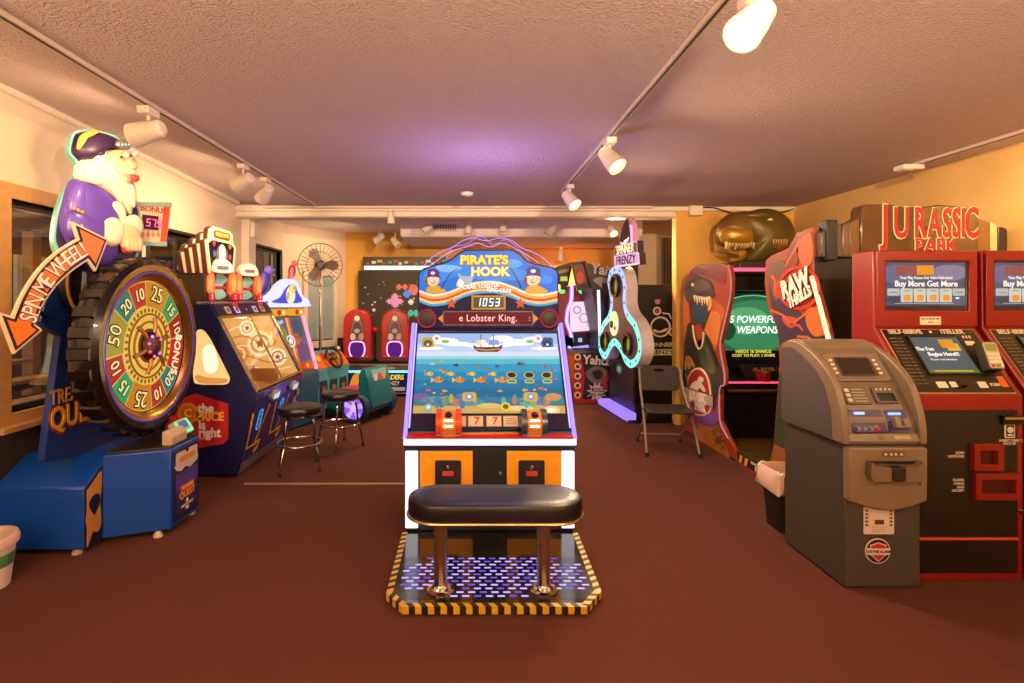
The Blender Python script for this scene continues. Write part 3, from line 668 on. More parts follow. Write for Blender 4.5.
# platform with hazard edging and glowing dashes
PF = [(-.582, 0), (.582, 0), (.565, -.72), (.46, -.865), (-.475, -.865), (-.575, -.74)]
p = MB(); p.prism(PF, .012, .048, GLOSSBLACK); plat = p.build('platform', t, bevel=.004)
for x, y in ((-.45, -.8), (.43, -.8), (-.53, -.1), (.53, -.1)): MB().lathe([(.022, 0), (.022, .012)], CHROME, 12, Matrix.Translation((x, y, 0))).build('foot', plat)
p = MB()
YL = P('#e6b422', .4); BK = P('#17130c', .5)
for i in range(1, 6):
    a = Vector(PF[i]); b_ = Vector(PF[(i + 1) % 6]); 
    L = (b_ - a).length; u = (b_ - a).normalized(); n = Vector((u.y, -u.x))
    if n.dot(a + b_ - Vector((0, -.8))) < 0: n = -n
    F = FR((a.x, a.y, .0485), (u.x, u.y, 0), (-n.x, -n.y, 0)) if True else None
    k = int(round(L / .032)); st = L / k
    sgn = 1 if F.col[2].xyz.z > 0 else -1
    for j in range(k):
        c = YL if j % 2 == 0 else BK
        p.M = F; p.prism([(j * st, -.002), ((j + 1) * st, -.002), (min(L, (j + 1) * st + .02), .033), (min(L, j * st + .02), .033)], 0, .0015 * sgn, c)
        p.M = FR((a.x + n.x * .001, a.y + n.y * .001, .012), (u.x, u.y, 0), (0, 0, 1)); g2 = 1 if (p.M.col[2].xyz.x * n.x + p.M.col[2].xyz.y * n.y) > 0 else -1
        p.prism([(j * st, 0), ((j + 1) * st, 0), ((j + 1) * st, .036), (j * st, .036)], 0, .001 * g2, c)
for sx in (-1, 1): pass
p.build('hazard_edging', plat, smooth=0)
p = MB()
D1 = E('#b0a0ff', 1.4, True); D2 = E('#6f55e0', 1.0)
p.prism([(-.5, -.80), (.5, -.80), (.53, -.34), (-.53, -.34)], .048, .0486, P('#0c0a14', .15))
for r_ in range(12):
    y = -.36 - r_ * .037
    for c_ in range(-9, 10):
        x = c_ * .062 + (.031 if r_ % 2 else 0)
        lim = .50 if r_ > 1 else .40
        if r_ > 8: lim = .50 - (r_ - 8) * .035
        if abs(x) > lim: continue
        if any((x - a) ** 2 + (y + .71) ** 2 < .006 for a in (-.29, .26)): continue
        if abs(abs(x) - .36) < .03 and r_ > 9: continue
        p.prism(rrect(x - .0195, y - .0068, x + .0195, y + .0068, .005, 2), .048, .050, D1 if (r_ * 7 + c_) % 3 else D2)
o = p.build('light_dash_pattern', plat, smooth=0)
# bench
p = MB()
BX0, BX1, BYC, BD = -.462, .462, -.72, .165
st_ = [(x + (BX0 + BX1) / 2, y + BYC) for x, y in rrect(-.462, -BD, .462, BD, .164, 12)]
for (s0, z0), (s1_, z1) in zip(((.97, .475), (1., .485), (1., .535), (.985, .552), (.95, .562)), ((1., .485), (1., .535), (.985, .552), (.95, .562), (.86, .566))): pass
rings = [(.955, .468), (.985, .472), (1., .485), (1.0, .530), (.99, .548), (.965, .560), (.90, .566), (.5, .568)]
n = len(st_); v = []; f = []
cxb, cyb = (BX0 + BX1) / 2, BYC
for s_, z in rings:
    for x, y in st_:
        dx, dy = x - cxb, y - cyb; off = (1 - s_) * BD; l = math.hypot(dx, dy)
        ex = max(abs(dx) - (.462 - BD), 0) * (1 if dx > 0 else -1); ll = math.hypot(ex, dy) or 1
        k = max(ll - off, 0) / ll; v.append((cxb + (dx - ex) + ex * k, cyb + dy * k, z))
for i in range(len(rings) - 1):
    for j in range(n): l = (j + 1) % n; f.append((i * n + j, i * n + l, (i + 1) * n + l, (i + 1) * n + j))
f += [tuple(range(n - 1, -1, -1)), tuple(range((len(rings) - 1) * n, len(rings) * n))]
p.add(v, f, P('#17121a', .32, bump=.05, bscale=90)); seat = p.build('bench_seat', t)
p = MB(); p.tube([(x, y, .472) for x, y in st_], .009, P('#c9b48a', .2, .9), 8, True); p.build('trim_band', seat)
for x in (-.29, .26):
    c = MB(Matrix.Translation((x, BYC + .01, 0))).lathe([(.068, .048), (.068, .054), (.05, .066), (.042, .08), (.036, .09), (.036, .47)], CHROME, 28).build('bench_post', t)
    MB(Matrix.Translation((x, BYC + .01, 0))).lathe([(.062, .0485), (.074, .050), (.074, .056), (.06, .062), (.045, .066)], P('#c8a468', .2, 1.), 24).build('post_flange', c)
L = bpy.data.lights.new('marquee_neon_glow', 'POINT'); L.energy = 34; L.color = (.5, .32, 1.); L.shadow_soft_size = .35
lo = bpy.data.objects.new('marquee_neon_glow', L); COL.objects.link(lo); lo.parent = t; lo.location = (0, MY + .25, 2.12)
# ================================================================== SPIN-THE-WHEEL GAME (left, faces right)
X0, Y0 = -2.03, 3.80
t = thing('wheel_arcade_game', 'blue spin-the-wheel arcade game topped by a bearded pirate figure, nearest on the left', 'arcade game', (X0, Y0, 0), 90)
def lp(X): return lambda px, py: (lambda yz: (yz[0] - Y0, yz[1]))(wx(px, py, X))
BLUE = P('#0a3f9c', .35, coat=.2); DBLUE = P('#10296e', .4)
p = MB(FRONT(.94)); p.prism([(-.47, .04), (-.47, .43), (-.23, .57), (.23, .57), (.47, .43), (.47, .04)], 0, .57, BLUE); base = p.build('rear_base', t, bevel=.012)
p = MB(); ped = [(-.31, .372), (-.165, 0), (.2, 0), (.35, .372)]
p.prism(ped, .04, .585, BLUE); pd = p.build('pedestal', t, bevel=.01)
p = MB(); p.prism([(-.30, .36), (-.16, .015), (.195, .015), (.34, .36)], .585, .60, P('#2a1712', .35)); p.build('pedestal_top', pd, bevel=.004)
for x, y in ((-.42, .45), (.42, .45), (-.42, .88), (-.18, .08), (.2, .06)): MB(Matrix.Translation((x, y, 0))).lathe([(.03, 0), (.03, .012), (.015, .04)], P('#cfc3b0', .4), 14).build('foot', base)
# torn gold map on the angled faces beside the pedestal
for s in (-1, 1):
    p = MB(FRONT(.37))
    p.dec([(s * .468, .05), (s * .468, .425), (s * .315, .52), (s * .315, .05)], P('#181430', .4), .003)
    mp_ = [(.455, .40), (.44, .415), (.36, .47), (.325, .49), (.32, .40), (.335, .30), (.33, .22), (.325, .15), (.36, .11), (.40, .13), (.44, .07), (.455, .06), (.45, .16), (.462, .22), (.452, .30)]
    p.dec(mv([(a * s, b) for a, b in spl(mp_, 3)], 0, 0), P('#c78a35', .55, vary=.25), .006)
    p.dec([(a * s, b) for a, b in spl([(.44, .32), (.40, .36), (.35, .35), (.34, .29), (.37, .25), (.39, .23), (.42, .27)], 3)], P('#181430', .4), .008)
    p.build('map_print', base, smooth=0)
# ticket door
p = MB(FRONT(0)); p.prism(rrect(-.15, .07, .185, .56, .02), 0, .01, P('#171233', .4)); dr = p.build('ticket_door', t, bevel=.003)
p = MB(FRONT(-.010))
p.dec(rrect(-.125, .42, .16, .54, .015), P('#d8c9b4', .4), .002); p.dec(spl([(-.12, .43), (-.06, .405), (.0, .425), (.06, .4), (.15, .43), (.15, .46), (-.12, .46)], 4), P('#d8c9b4', .4), .0025)
p.dec(rrect(-.08, .465, .12, .505, .01), P('#e0913a', .4), .004); p.dec(rrect(-.125, .28, .16, .395, .01), P('#4a3a8a', .4), .002); p.dec(rrect(-.125, .12, .16, .29, .01), P('#2c2460', .4), .0015)
p.dec(rrect(-.07, .255, .105, .30, .01), P('#b5432e', .4), .004); p.text('TREASURE', .017, .277, .036, P('#f2b84a', .4), .004, .006, .01)
p.text('QUEST', .017, .228, .066, P('#f0a12e', .4), .003, .006, .02)
p.dec([(.0, .165), (.035, .165), (.03, .185), (.017, .192), (.005, .185)], P('#e8e2ee', .4), .004); p.text('REDEEM TICKETS', .017, .15, .02, P('#e8d9a0', .4), .002, .005); p.dec(rrect(.0, .115, .035, .135, .004), P('#e8e2ee', .4), .004)
p.dec(circ(.017, .535, .016, 12), BLACK, .005)
p.build('door_print', dr, smooth=0)
# card reader on its wedge
p = MB(FR((-.03, 0, 0), (0, 1, 0), (0, 0, 1))); p.prism([(.015, .60), (.015, .655), (.05, .695), (.085, .695), (.085, .60)], -.10, .10, P('#c2a88a', .5)); rd = p.build('reader_wedge', t, bevel=.006)
CRM = FR((.05, .0, .60), (1, 0, 0), (0, .45, .9))
p = MB(FR((.11, .07, .60), (1, 0, 0), (0, .55, .83))); p.prism(rrect(-.09, 0, .09, .12, .02), 0, .05, P('#8fa89a', .3)); c = p.build('card_reader', t, bevel=.006)
p = MB(FR((.11, .07, .60), (1, 0, 0), (0, .55, .83))); p.dec(rect(-.035, .05, .05, .10), E('#4a5f9a', 1.), .054, .05); p.ring(rrect(-.085, .005, .085, .115, .02), rrect(-.06, .03, .065, .112, .01), .05, .055, E('#7be8a0', 1.1)); p.build('reader_light', c, smooth=0)
# backboard
WC = (-.05, 1.28)
p = MB(FRONT(.62)); lb_ = lp(-2.6); bb = [lb_(*a) for a in ((44, 462), (61, 336), (40, 322), (46, 300), (58, 272), (78, 248), (105, 228))] + [(WC[0] + .67 * math.cos(R(a)), WC[1] + .67 * math.sin(R(a))) for a in range(95, -30, -8)] + [(.36, .9), (.47, .45)]
p.prism(bb, 0, .05, DBLUE); bbd = p.build('backboard', t, bevel=.006)
p = MB(FRONT(.57)); p.text('TREASURE', -.49, .985, .13, P('#c98a2e', .4), 0, .004, .01, .78, 'LEFT'); p.text('QUEST', -.50, .845, .21, P('#8a2f1c', .4), 0, .004, .05, .78, 'LEFT'); p.text('QUEST', -.495, .85, .20, P('#eda83a', .4), .004, .009, .015, .8, 'LEFT'); p.build('name_lettering', bbd, smooth=0)
p = MB(FR((-.05, .57, 1.28), (1, 0, 0), (0, 0, 1))); p.M = p.M; p.box(-.12, .12, -.12, .12, -.1, .14, BLACK); p.build('wheel_hub_mount', t, bevel=.01)
# round speaker behind the wheel and grey mount
a1 = lp(-2.56)(80, 284); p = MB(FRONT(.52, a1[0], a1[1])); p.prism(circ(0, 0, .16, 28, .2), -.03, .02, P('#16161c', .4)); p.ring(circ(0, 0, .165, 28, .205), circ(0, 0, .15, 28, .19), .02, .03, P('#b8884a', .4)); p.prism([(-.03, -.06), (.03, -.07), (.04, .07), (-.02, .08)], .02, .026, P('#cfc9c2', .4)); p.build('side_speaker', t)
# the wheel
WM = FRONT(.23, WC[0], WC[1])
TIRE = P('#0c070b', .25, coat=.3)
p = MB(WM); p.lathe([(.40, -.12), (.50, -.14), (.58, -.125), (.605, -.09), (.61, -.03), (.598, .025), (.565, .052), (.525, .05), (.505, .02), (.46, .0), (.40, -.02)], TIRE, 64, caps=False)
for i in range(30):
    a = 2 * PI * i / 30; F = WM @ Matrix.Rotation(a, 4, 'Z'); p.M = F
    p.prism([(.595, -.042), (.62, -.03), (.62, .03), (.595, .042)], -.105, .025, TIRE)
wheel = p.build('wheel_tire', t)
MB(WM).lathe([(.515, .048), (.50, .045), (.458, .012), (.452, .012)], P('#b88a3c', .2, .9), 64, caps=False).build('gold_rim', wheel)
MB(WM).lathe([(.522, .052), (.515, .058), (.508, .052)], E('#7a55c0', .5), 64, caps=False).build('purple_tint_ring', wheel)  # faintly emissive ring that tints the tire front purple
p = MB(WM); p.prism(circ(0, 0, .456, 64), -.02, .0, P('#3a2410', .4)); disc = p.build('wheel_disc', wheel, smooth=0)
segs = [('20', 1, '#2f7d72'), ('10', 1, '#c0392e'), ('25', 1.6, '#c98a2a'), ('15', 1, '#3f9a58'), ('10', 1, '#a82a22'), ('BONUS', 1.6, '#c22a26'), ('20', 1, '#2f8078'), ('10', 1, '#bb3a26'), ('25', 1.6, '#cf7f24'), ('15', 1, '#3fa060'), ('10', 1, '#b8302a'), ('50', 1.7, '#a89238')]
tot = sum(s[1] for s in segs); ang = 90 + 54
for lab, w_, c in segs:
    d = w_ / tot * 360; a0, a1 = ang, ang - d; ang = a1
    p = MB(WM)
    p.dec(arcband(0, 0, .27, .452, a1, a0, 10), E('#e6c05a', .8), .003)
    p.dec(arcband(0, 0, .285 if w_ == 1 else .24, .445, a1 + .9, a0 - .9, 10), E(c, .85, True), .006)
    am = R((a0 + a1) / 2)
    if lab == 'BONUS':
        p.text(lab, .36 * math.cos(am), .36 * math.sin(am), .11, E('#ffe6b0', 1.), .006, .010, .02, .85, rot=am - PI / 2)
    else:
        sz = .115 if w_ == 1 else .155
        p.text(lab, .365 * math.cos(am), .365 * math.sin(am), sz, E('#2b1608', .5), .006, .009, .05, .9, rot=am - PI / 2)
        p.text(lab, .365 * math.cos(am), .365 * math.sin(am), sz, E('#ffe29a', .95), .009, .012, -.005 if w_ > 1 else .005, .9, rot=am - PI / 2)
    p.build('wheel_segment', disc, smooth=0)
p = MB(WM)
p.dec(circ(0, 0, .272, 48), E('#e8b850', .95, True), .008)
for i in range(36): p.M = WM @ Matrix.Rotation(2 * PI * i / 36, 4, 'Z'); p.dec(rect(.235, -.009, .262, .009), E('#9a6420', .7), .011)
p.M = WM
p.ring(circ(0, 0, .228, 48), circ(0, 0, .215, 48), .008, .014, E('#8a5a1c', .8)); p.ring(circ(0, 0, .175, 40), circ(0, 0, .16, 40), .008, .016, E('#a06c24', .8)); p.ring(circ(0, 0, .12, 40), circ(0, 0, .10, 40), .008, .016, E('#7a3a1a', .8))
p.build('ornate_centre', disc, smooth=0)
p = MB(WM)
for i in range(6): p.M = WM @ Matrix.Rotation(2 * PI * i / 6 + .3, 4, 'Z'); p.tube([(.07, 0, .03), (.13, 0, .04), (.20, 0, .025)], .014, P('#8a5a2a', .3, .3), 8)
p.M = WM; p.lathe([(.10, .008), (.105, .03), (.085, .05), (.05, .06), (0, .065)], P('#3a1420', .3, .3), 28, caps=False)
hub = p.build('helm_hub', wheel)
p = MB(WM)
for a, c in ((30, '#ff5a9a'), (75, '#ff4a6a'), (120, '#c08aff'), (165, '#ff5a9a'), (210, '#ff4a6a'), (260, '#ff5a8a'), (310, '#b07aff')): p.M = WM @ Matrix.Translation((.075 * math.cos(R(a)), .075 * math.sin(R(a)), .05)); p.ball((0, 0, .006), .011, E(c, 1.8), 8, 6)
p.build('hub_lights', hub)
L = bpy.data.lights.new('wheel_glow', 'POINT'); L.energy = 5; L.color = (1., .62, .3); L.shadow_soft_size = .25
lo = bpy.data.objects.new('wheel_glow', L); COL.objects.link(lo); lo.parent = t; lo.location = (WC[0], -.1, WC[1])
# curved arrow sign
ARF = yaw_frame(-.40, .37, 16); ARS = sight(X0, Y0, 90, -.40, .37, 16)
def a5(x, y): return ARS(x / 3.11, 200 + y / 3.105)
outer = spl([(46, 372), (82, 290), (132, 216), (190, 162), (252, 124)], 5, False); inner = spl([(276, 178), (222, 215), (172, 262), (130, 322), (102, 388)], 5, False)
arrow = outer + [(238, 80), (330, 125), (298, 208)] + inner + [(122, 404), (50, 465), (10, 360)]
def grow(poly, d):
    P_ = [Vector(a) for a in poly]; n = len(P_); o = []
    sg = 1 if area2(poly) > 0 else -1
    for i in range(n):
        e1 = (P_[i] - P_[i - 1]).normalized(); e2 = (P_[(i + 1) % n] - P_[i]).normalized()
        n1 = Vector((e1.y, -e1.x)) * sg; n2 = Vector((e2.y, -e2.x)) * sg; m_ = n1 + n2; m_ = m_ / max(m_.length_squared / 2, .35)
        o.append(tuple(P_[i] + m_ * d))
    return o
AR = [a5(*a) for a in arrow]
p = MB(ARF); p.prism(grow(AR, .014), -.025, -.004, P('#e8cfa8', .4)); ars = p.build('arrow_sign', t)
p = MB(ARF); p.prism(grow(AR, .002), -.004, .0, P('#2a1408', .4)); p.prism(grow(AR, -.012), 0, .004, P('#e87a1c', .4, vary=.05))
mid = spl([(84, 378), (112, 306), (152, 240), (205, 188), (262, 152)], 8, False); mid = [Vector(a5(*a)) for a in mid]
cum = [0]
for i in range(1, len(mid)): cum.append(cum[-1] + (mid[i] - mid[i - 1]).length)
TXT = 'SPIN ME WHEEL!'; wts = {'I': .5, 'M': 1.3, 'W': 1.5, ' ': .95, '!': .5}
ws = [wts.get(ch, 1.) for ch in TXT]; acc = 0
for ch, w_ in zip(TXT, ws):
    s_ = (acc + w_ / 2) / sum(ws) * cum[-1]; acc += w_
    i = max(k for k in range(len(cum)) if cum[k] <= s_ + 1e-9); i = min(i, len(mid) - 2)
    f = (s_ - cum[i]) / max(cum[i + 1] - cum[i], 1e-6); q_ = mid[i].lerp(mid[i + 1], f); d = mid[i + 1] - mid[i]
    if ch != ' ':
        p.text(ch, q_.x, q_.y, .14, P('#5a2206', .4), .004, .007, .03, .72, rot=math.atan2(d.y, d.x)); p.text(ch, q_.x, q_.y, .135, P('#fff0da', .4), .007, .011, .0, .72, rot=math.atan2(d.y, d.x))
p.build('arrow_print', ars, smooth=0)
for u in (.25, .75): q_ = mid[int(u * (len(mid) - 1))]; MB().tube([tuple(ARF @ Vector((q_.x, q_.y, -.02))), tuple(ARF @ Vector((q_.x + .05, q_.y - .06, -.07))), (.05 + WC[0] + (.5 * (-1 if u < .5 else -.6)), .58, q_.y - .12)], .012, BLACK, 8).build('bracket', ars)
# moulded pirate king
PIF = yaw_frame(-.22, .50, 32); PIS = sight(X0, Y0, 90, -.22, .50, 32)
def c3(x, y): return PIS(60 + x / 4.875, 120 + y / 4.875)
def S(*pts, n=4): return [c3(*a) for a in spl(list(pts), n)]
SKIN = P('#ecc79a', .4); HAIR = P('#f3e6c6', .5); COAT = P('#5a3fa8', .35, coat=.3); HAT = P('#3a1f4a', .4); CY = P('#7fc7c4', .4)
p = MB(PIF)
p.prism(S((50, 110), (75, 55), (180, 50), (300, 95), (340, 200), (360, 330), (395, 480), (390, 640), (300, 760), (90, 720), (-20, 640), (-25, 500), (15, 360), (70, 280), (80, 210), (45, 160)), -.06, 0, CY)
p.prism(S((60, 108), (84, 65), (180, 60), (290, 105), (325, 200), (345, 330), (380, 480), (375, 630), (290, 740), (100, 700), (-8, 620), (-14, 500), (25, 365), (85, 285), (90, 205), (55, 160)), 0, .012, P('#2a2150', .4))
p.puff(S((40, 300), (110, 290), (200, 330), (275, 395), (305, 480), (290, 600), (250, 720), (110, 700), (20, 590), (-12, 500), (8, 400)), 0.0050, 0.0660, COAT, 6)
p.puff(S((8, 460), (60, 440), (130, 470), (215, 500), (235, 560), (190, 610), (90, 610), (5, 560)), 0.0450, 0.0495, COAT, 5)
p.puff(S((20, 395), (60, 320), (110, 330), (120, 420), (90, 480), (30, 470)), 0.0350, 0.0385, P('#6a4fb8', .35, coat=.3), 5)
p.puff(S((190, 500), (240, 480), (285, 520), (280, 590), (230, 620), (190, 590)), 0.0750, 0.0330, HAIR, 4)
p.puff(S((250, 540), (300, 510), (345, 520), (372, 560), (360, 620), (300, 640), (262, 600)), 0.0650, 0.0330, SKIN, 5)
for k in range(4): p.puff(S((285 + 18 * k, 590), (303 + 18 * k, 575), (320 + 18 * k, 595), (312 + 18 * k, 640), (292 + 18 * k, 635)), 0.0850, 0.0165, SKIN, 4)
p.puff(S((300, 480), (350, 465), (385, 500), (380, 560), (330, 560), (300, 530)), 0.0500, 0.0330, HAIR, 4)
p.puff(S((275, 570), (345, 570), (350, 640), (285, 650)), 0.0600, 0.0275, P('#b5402a', .4), 4)
p.puff(S((300, 590), (335, 590), (335, 640), (300, 640)), 0.0800, 0.0165, GOLD, 4)
p.puff(S((80, 210), (150, 170), (230, 150), (310, 150), (345, 220), (355, 320), (352, 400), (340, 470), (300, 430), (240, 360), (170, 325), (90, 300), (60, 265)), 0.0100, 0.0715, HAIR, 6)
for pts in (((200, 260), (240, 250), (270, 310), (290, 380), (280, 410), (235, 350)), ((290, 330), (330, 300), (350, 350), (345, 430), (310, 400)), ((95, 240), (160, 200), (200, 260), (190, 320), (110, 300)), ((230, 230), (270, 270), (280, 320), (240, 310)), ((140, 180), (200, 160), (215, 220), (170, 240))): p.puff(S(*pts), 0.0550, 0.0275, HAIR, 4)
p.puff(S((215, 165), (270, 150), (325, 165), (340, 230), (330, 285), (280, 290), (235, 265), (212, 215)), 0.0600, 0.0330, SKIN, 6)
p.puff(S((285, 195), (325, 190), (350, 225), (340, 250), (300, 245)), 0.0800, 0.0330, SKIN, 5)
p.puff(S((245, 240), (285, 245), (320, 250), (345, 262), (320, 275), (270, 268)), 0.0900, 0.0165, HAIR, 4)
p.puff(S((285, 282), (322, 285), (325, 308), (305, 318), (290, 305)), .17, .02, P('#b0483e', .4), 4); p.puff(S((292, 292), (318, 295), (316, 314), (300, 315)), 0.0900, 0.0110, P('#e58f86', .4), 3)
for x, y in ((262, 190), (305, 182)): p.puff(S((x - 17, y), (x, y - 13), (x + 17, y), (x, y + 13)), .17, .02, WHITE, 3); p.puff(S((x - 4, y), (x + 4, y - 8), (x + 12, y), (x + 4, y + 8)), 0.0925, 0.0055, P('#23384a', .3), 3)
p.puff(S((238, 172), (265, 160), (285, 172), (262, 168)), 0.0900, 0.0110, HAIR, 3)
p.puff(S((62, 130), (95, 80), (190, 66), (300, 118), (305, 150), (235, 140), (185, 165), (150, 198), (95, 195), (62, 165)), 0.0250, 0.0715, HAT, 6)
p.puff(S((60, 140), (75, 85), (120, 62), (185, 60), (130, 78), (92, 105), (75, 150)), 0.0600, 0.0220, P('#d9b648', .4), 4)
p.puff(S((150, 170), (185, 150), (195, 172), (170, 185)), 0.0700, 0.0220, HAT, 4)
p.puff(S((238, 118), (275, 102), (312, 128), (310, 152), (272, 148), (240, 138)), 0.0750, 0.0275, P('#8fa6a4', .25, .6), 4)
for k in range(4): p.puff(S((245 + 17 * k, 128), (252 + 17 * k, 118), (259 + 17 * k, 128), (252 + 17 * k, 140)), 0.0950, 0.0083, P('#dfe8e4', .2, .6), 3)
p.puff(S((235, 420), (260, 400), (300, 440), (310, 560), (285, 580), (270, 480)), 0.0500, 0.0220, HAIR, 4)
for k in range(3): a = c3(40 + 20 * k, 436 + 9 * k); p.M = PIF; p.puff(circ(a[0], a[1], .012, 10), 0.0850, 0.0066, GOLD, 3)
p.build('pirate_figure', t)
MB().box(-.28, .12, .45, .60, 1.70, 1.90, P('#31205c', .4)).build('figure_stand', t, bevel=.01)
MB().box(.10, .20, .42, .52, 1.62, 2.0, P('#1d1630', .4)).build('cup_post', t, bevel=.006)
# treasure bucket sign
p = MB(PIF); bk = [c3(*a) for a in ((362, 402), (540, 404), (546, 420), (522, 606), (398, 604), (362, 500))]
p.prism(bk, -.14, .0, P('#b8542a', .4), P('#e8c9a4', .4)); bck = p.build('bonus_bucket', t, bevel=.012)
p = MB(PIF); p.dec([c3(*a) for a in ((505, 420), (536, 422), (516, 600), (488, 598))], P('#d0571f', .4), .004); p.dec([c3(*a) for a in ((362, 400), (540, 402), (545, 424), (362, 420))], P('#8aa79a', .4), .010); p.dec([c3(*a) for a in ((392, 592), (520, 594), (518, 616), (400, 612))], P('#8fb5a8', .4), .010)
x, y = c3(455, 438); p.text('BONUS', x, y, .055, P('#c2402a', .4), 0, .004, .03, 1.)
for k in range(4): p.dec([c3(*a) for a in ((395 + 25 * k, 560), (402 + 25 * k, 540), (412 + 25 * k, 560), (404 + 25 * k, 575))], P('#d88a4a', .4), .004)
p.build('bucket_print', bck, smooth=0)
x0, y0 = c3(400, 530); x1, y1 = c3(476, 470)
p = MB(PIF); p.prism(rect(x0, y0, x1, y1), 0, .012, P('#3a0a14', .3)); seven(p, '575', x0 + .02, y0 + .02, (y1 - y0) - .045, E('#ff6a9a', 1.5), .012, .66); p.build('bonus_display', bck, smooth=0)

# ================================================================== small bin at the left edge
t = thing('waste_bucket', 'small white bucket with a pink-tinted rim at the left edge of the floor', 'bucket', (-2.70, 2.98, 0))
MB().lathe([(0, .004), (.105, .004), (.108, .0), (.135, .24), (.13, .24), (.10, .012), (0, .012)], P('#e6d3c2', .5), 36, caps=False).build('body', t)
MB().lathe([(.13, .225), (.15, .235), (.152, .262), (.143, .285), (.13, .285), (.126, .24)], P('#e4bfae', .5), 36, caps=False).build('rim', t)
p = MB()
p.lathe([(.124, .12), (.13, .16), (.133, .19)], P('#4f7a52', .5), 36, caps=False); p.build('green_print', t)
# ================================================================== COIN PUSHER "the price is right"
X0, Y0 = -2.10, 5.485
t = thing('coin_pusher_game', 'purple coin pusher cabinet with a red game-show badge and warm lit windows', 'arcade game', (X0, Y0, 0), 90)
HW = .675; PNV = P('#161445', .35, coat=.2); PPU = P('#2a1d5a', .35)
prof = [(0, .03), (-.185, .76), (-.17, .79), (.17, 1.44), (.24, 1.56), (.84, 1.56), (.84, .03)]
def side_panel(x0, name):
    p = MB(FR((x0, 0, 0), (0, 1, 0), (0, 0, 1)))
    hole = None
    p.prism(prof, 0, .03, PNV); return p.build(name, t, bevel=.004)
near = side_panel(-HW, 'side_panel'); far = side_panel(HW - .03, 'side_panel')
p = MB(); p.box(-HW + .03, HW - .03, .80, .84, .03, 1.56, PNV); p.build('back_panel', t)
p = MB(FR((-HW + .03, 0, 0), (0, 1, 0), (0, 0, 1))); p.prism([(.02, .03), (-.16, .74), (.80, .74), (.80, .03)], 0, 2 * HW - .06, PPU); p.build('lower_cabinet', t)
p = MB(FR((-HW + .03, 0, 0), (0, 1, 0), (0, 0, 1))); p.prism([(.19, 1.44), (.26, 1.55), (.80, 1.55), (.80, 1.44)], 0, 2 * HW - .06, PNV); hd = p.build('head', t, bevel=.004)
# play field behind the glass; its panels glow to stand in for interior lighting
WARM = E('#ffc878', .95, True)
p = MB(FRONT(.79)); p.dec(rect(-HW + .04, .76, HW - .04, 1.43), WARM, .01); bk = p.build('lit_backdrop', t, smooth=0)
p = MB(FRONT(.775))
for x, c in ((-.42, '#e88a4a'), (-.12, '#ffe9b8'), (.2, '#d8783a'), (.48, '#ffdf9a')): p.dec(rrect(x - .13, .95, x + .13, 1.40, .06), E(c, .9), .01); p.dec(circ(x, 1.2, .09, 20), E('#fff2cf', 1.2), .02); p.dec(star(x, 1.02, .05), E('#b5402a', .8), .02)
p.build('backdrop_print', bk, smooth=0)
p = MB(); p.box(-HW + .04, HW - .04, -.12, .75, .745, .76, P('#b98a4a', .3, .4)); p.box(-HW + .06, HW - .06, .35, .75, .76, .86, P('#c9a46a', .25, .6)); sh = p.build('pusher_shelf', t, bevel=.004)
p = MB(); random.seed(3)
for i in range(170):
    x = random.uniform(-HW + .08, HW - .08); y = random.uniform(-.08, .33) if i < 110 else random.uniform(.38, .7); z = .76 if i < 110 else .86
    p.M = Matrix.Translation((x, y, z + random.uniform(0, .012))) @ Matrix.Rotation(random.uniform(-.2, .2), 4, 'X'); p.lathe([(.02, 0), (.02, .004)], GOLD, 10)
o = p.build('coin_heap', t); o['kind'] = 'stuff'
p = MB(); p.box(-.008, .008, -.13, .76, .76, .90, P('#8a5a2a', .4)); p.build('centre_divider', t)
p = MB(LEFT(HW - .03)); p.dec([(-.76, .76), (.14, .76), (-.2, 1.42), (-.76, 1.42)], E('#f2b060', .9, True), .005)  # glowing panel added to brighten the dark interior
for y, z, r, c in ((-.3, 1.1, .15, '#ffe2a8'), (-.55, .98, .12, '#e88a4a'), (-.1, .95, .1, '#fff0c8'), (-.45, 1.28, .09, '#ffeec4')): p.dec(circ(y, z, r, 20), E(c, .95), .008)
for y, z, r, c in ((-.3, 1.1, .11, '#d89a4a'), (-.55, .98, .08, '#ffdf9a'), (-.1, .95, .07, '#d8803a'), (-.45, 1.28, .06, '#e8b060')):
    p.ring(circ(y, z, r, 20), circ(y, z, r * .75, 20), .008, .014, E(c, .9)); p.dec(star(y, z, r * .55), E('#b8502a', .8), .014)
for k in range(5): p.dec(band(spl([(-.74, .80 + .10 * k), (-.5, .86 + .11 * k), (-.2, .80 + .09 * k), (.06 - .06 * k, .84 + .1 * k)], 5, False), .014), E('#c97a34' if k % 2 else '#ffe6b0', .85), .010)
p.build('side_glow_backdrop', t, smooth=0)
for x in (-.33, .33):
    L = bpy.data.lights.new('field_light', 'POINT'); L.energy = 9; L.color = (1, .75, .42); L.shadow_soft_size = .05
    lo = bpy.data.objects.new('field_light', L); COL.objects.link(lo); lo.parent = t; lo.location = (x, .38, 1.33)
for x in (-.33, .33): MB(Matrix.Translation((x, .38, 1.405))).lathe([(.05, 0), (.05, .03)], E('#fff0c8', 5., True), 20).build('field_lamp', t)
GF = FR((0, -.172, .785), (1, 0, 0), (0, .342, .655)); GL = math.hypot(.342, .655)
p = MB(GF); p.box(-HW + .03, HW - .03, .0, GL, -.004, .0, glass('cabinet_glass', refl=.07)); p.build('front_glass', t)
p = MB(GF)
for x in (-HW + .035, 0, HW - .035): p.box(x - .012, x + .012, 0, GL, 0, .012, P('#c9a869', .25, .8))
p.box(-HW + .03, HW - .03, -.012, .014, 0, .014, P('#c9a869', .25, .8)); p.box(-HW + .03, HW - .03, GL - .014, GL + .01, 0, .014, P('#c9a869', .25, .8)); p.build('glass_frame', t)
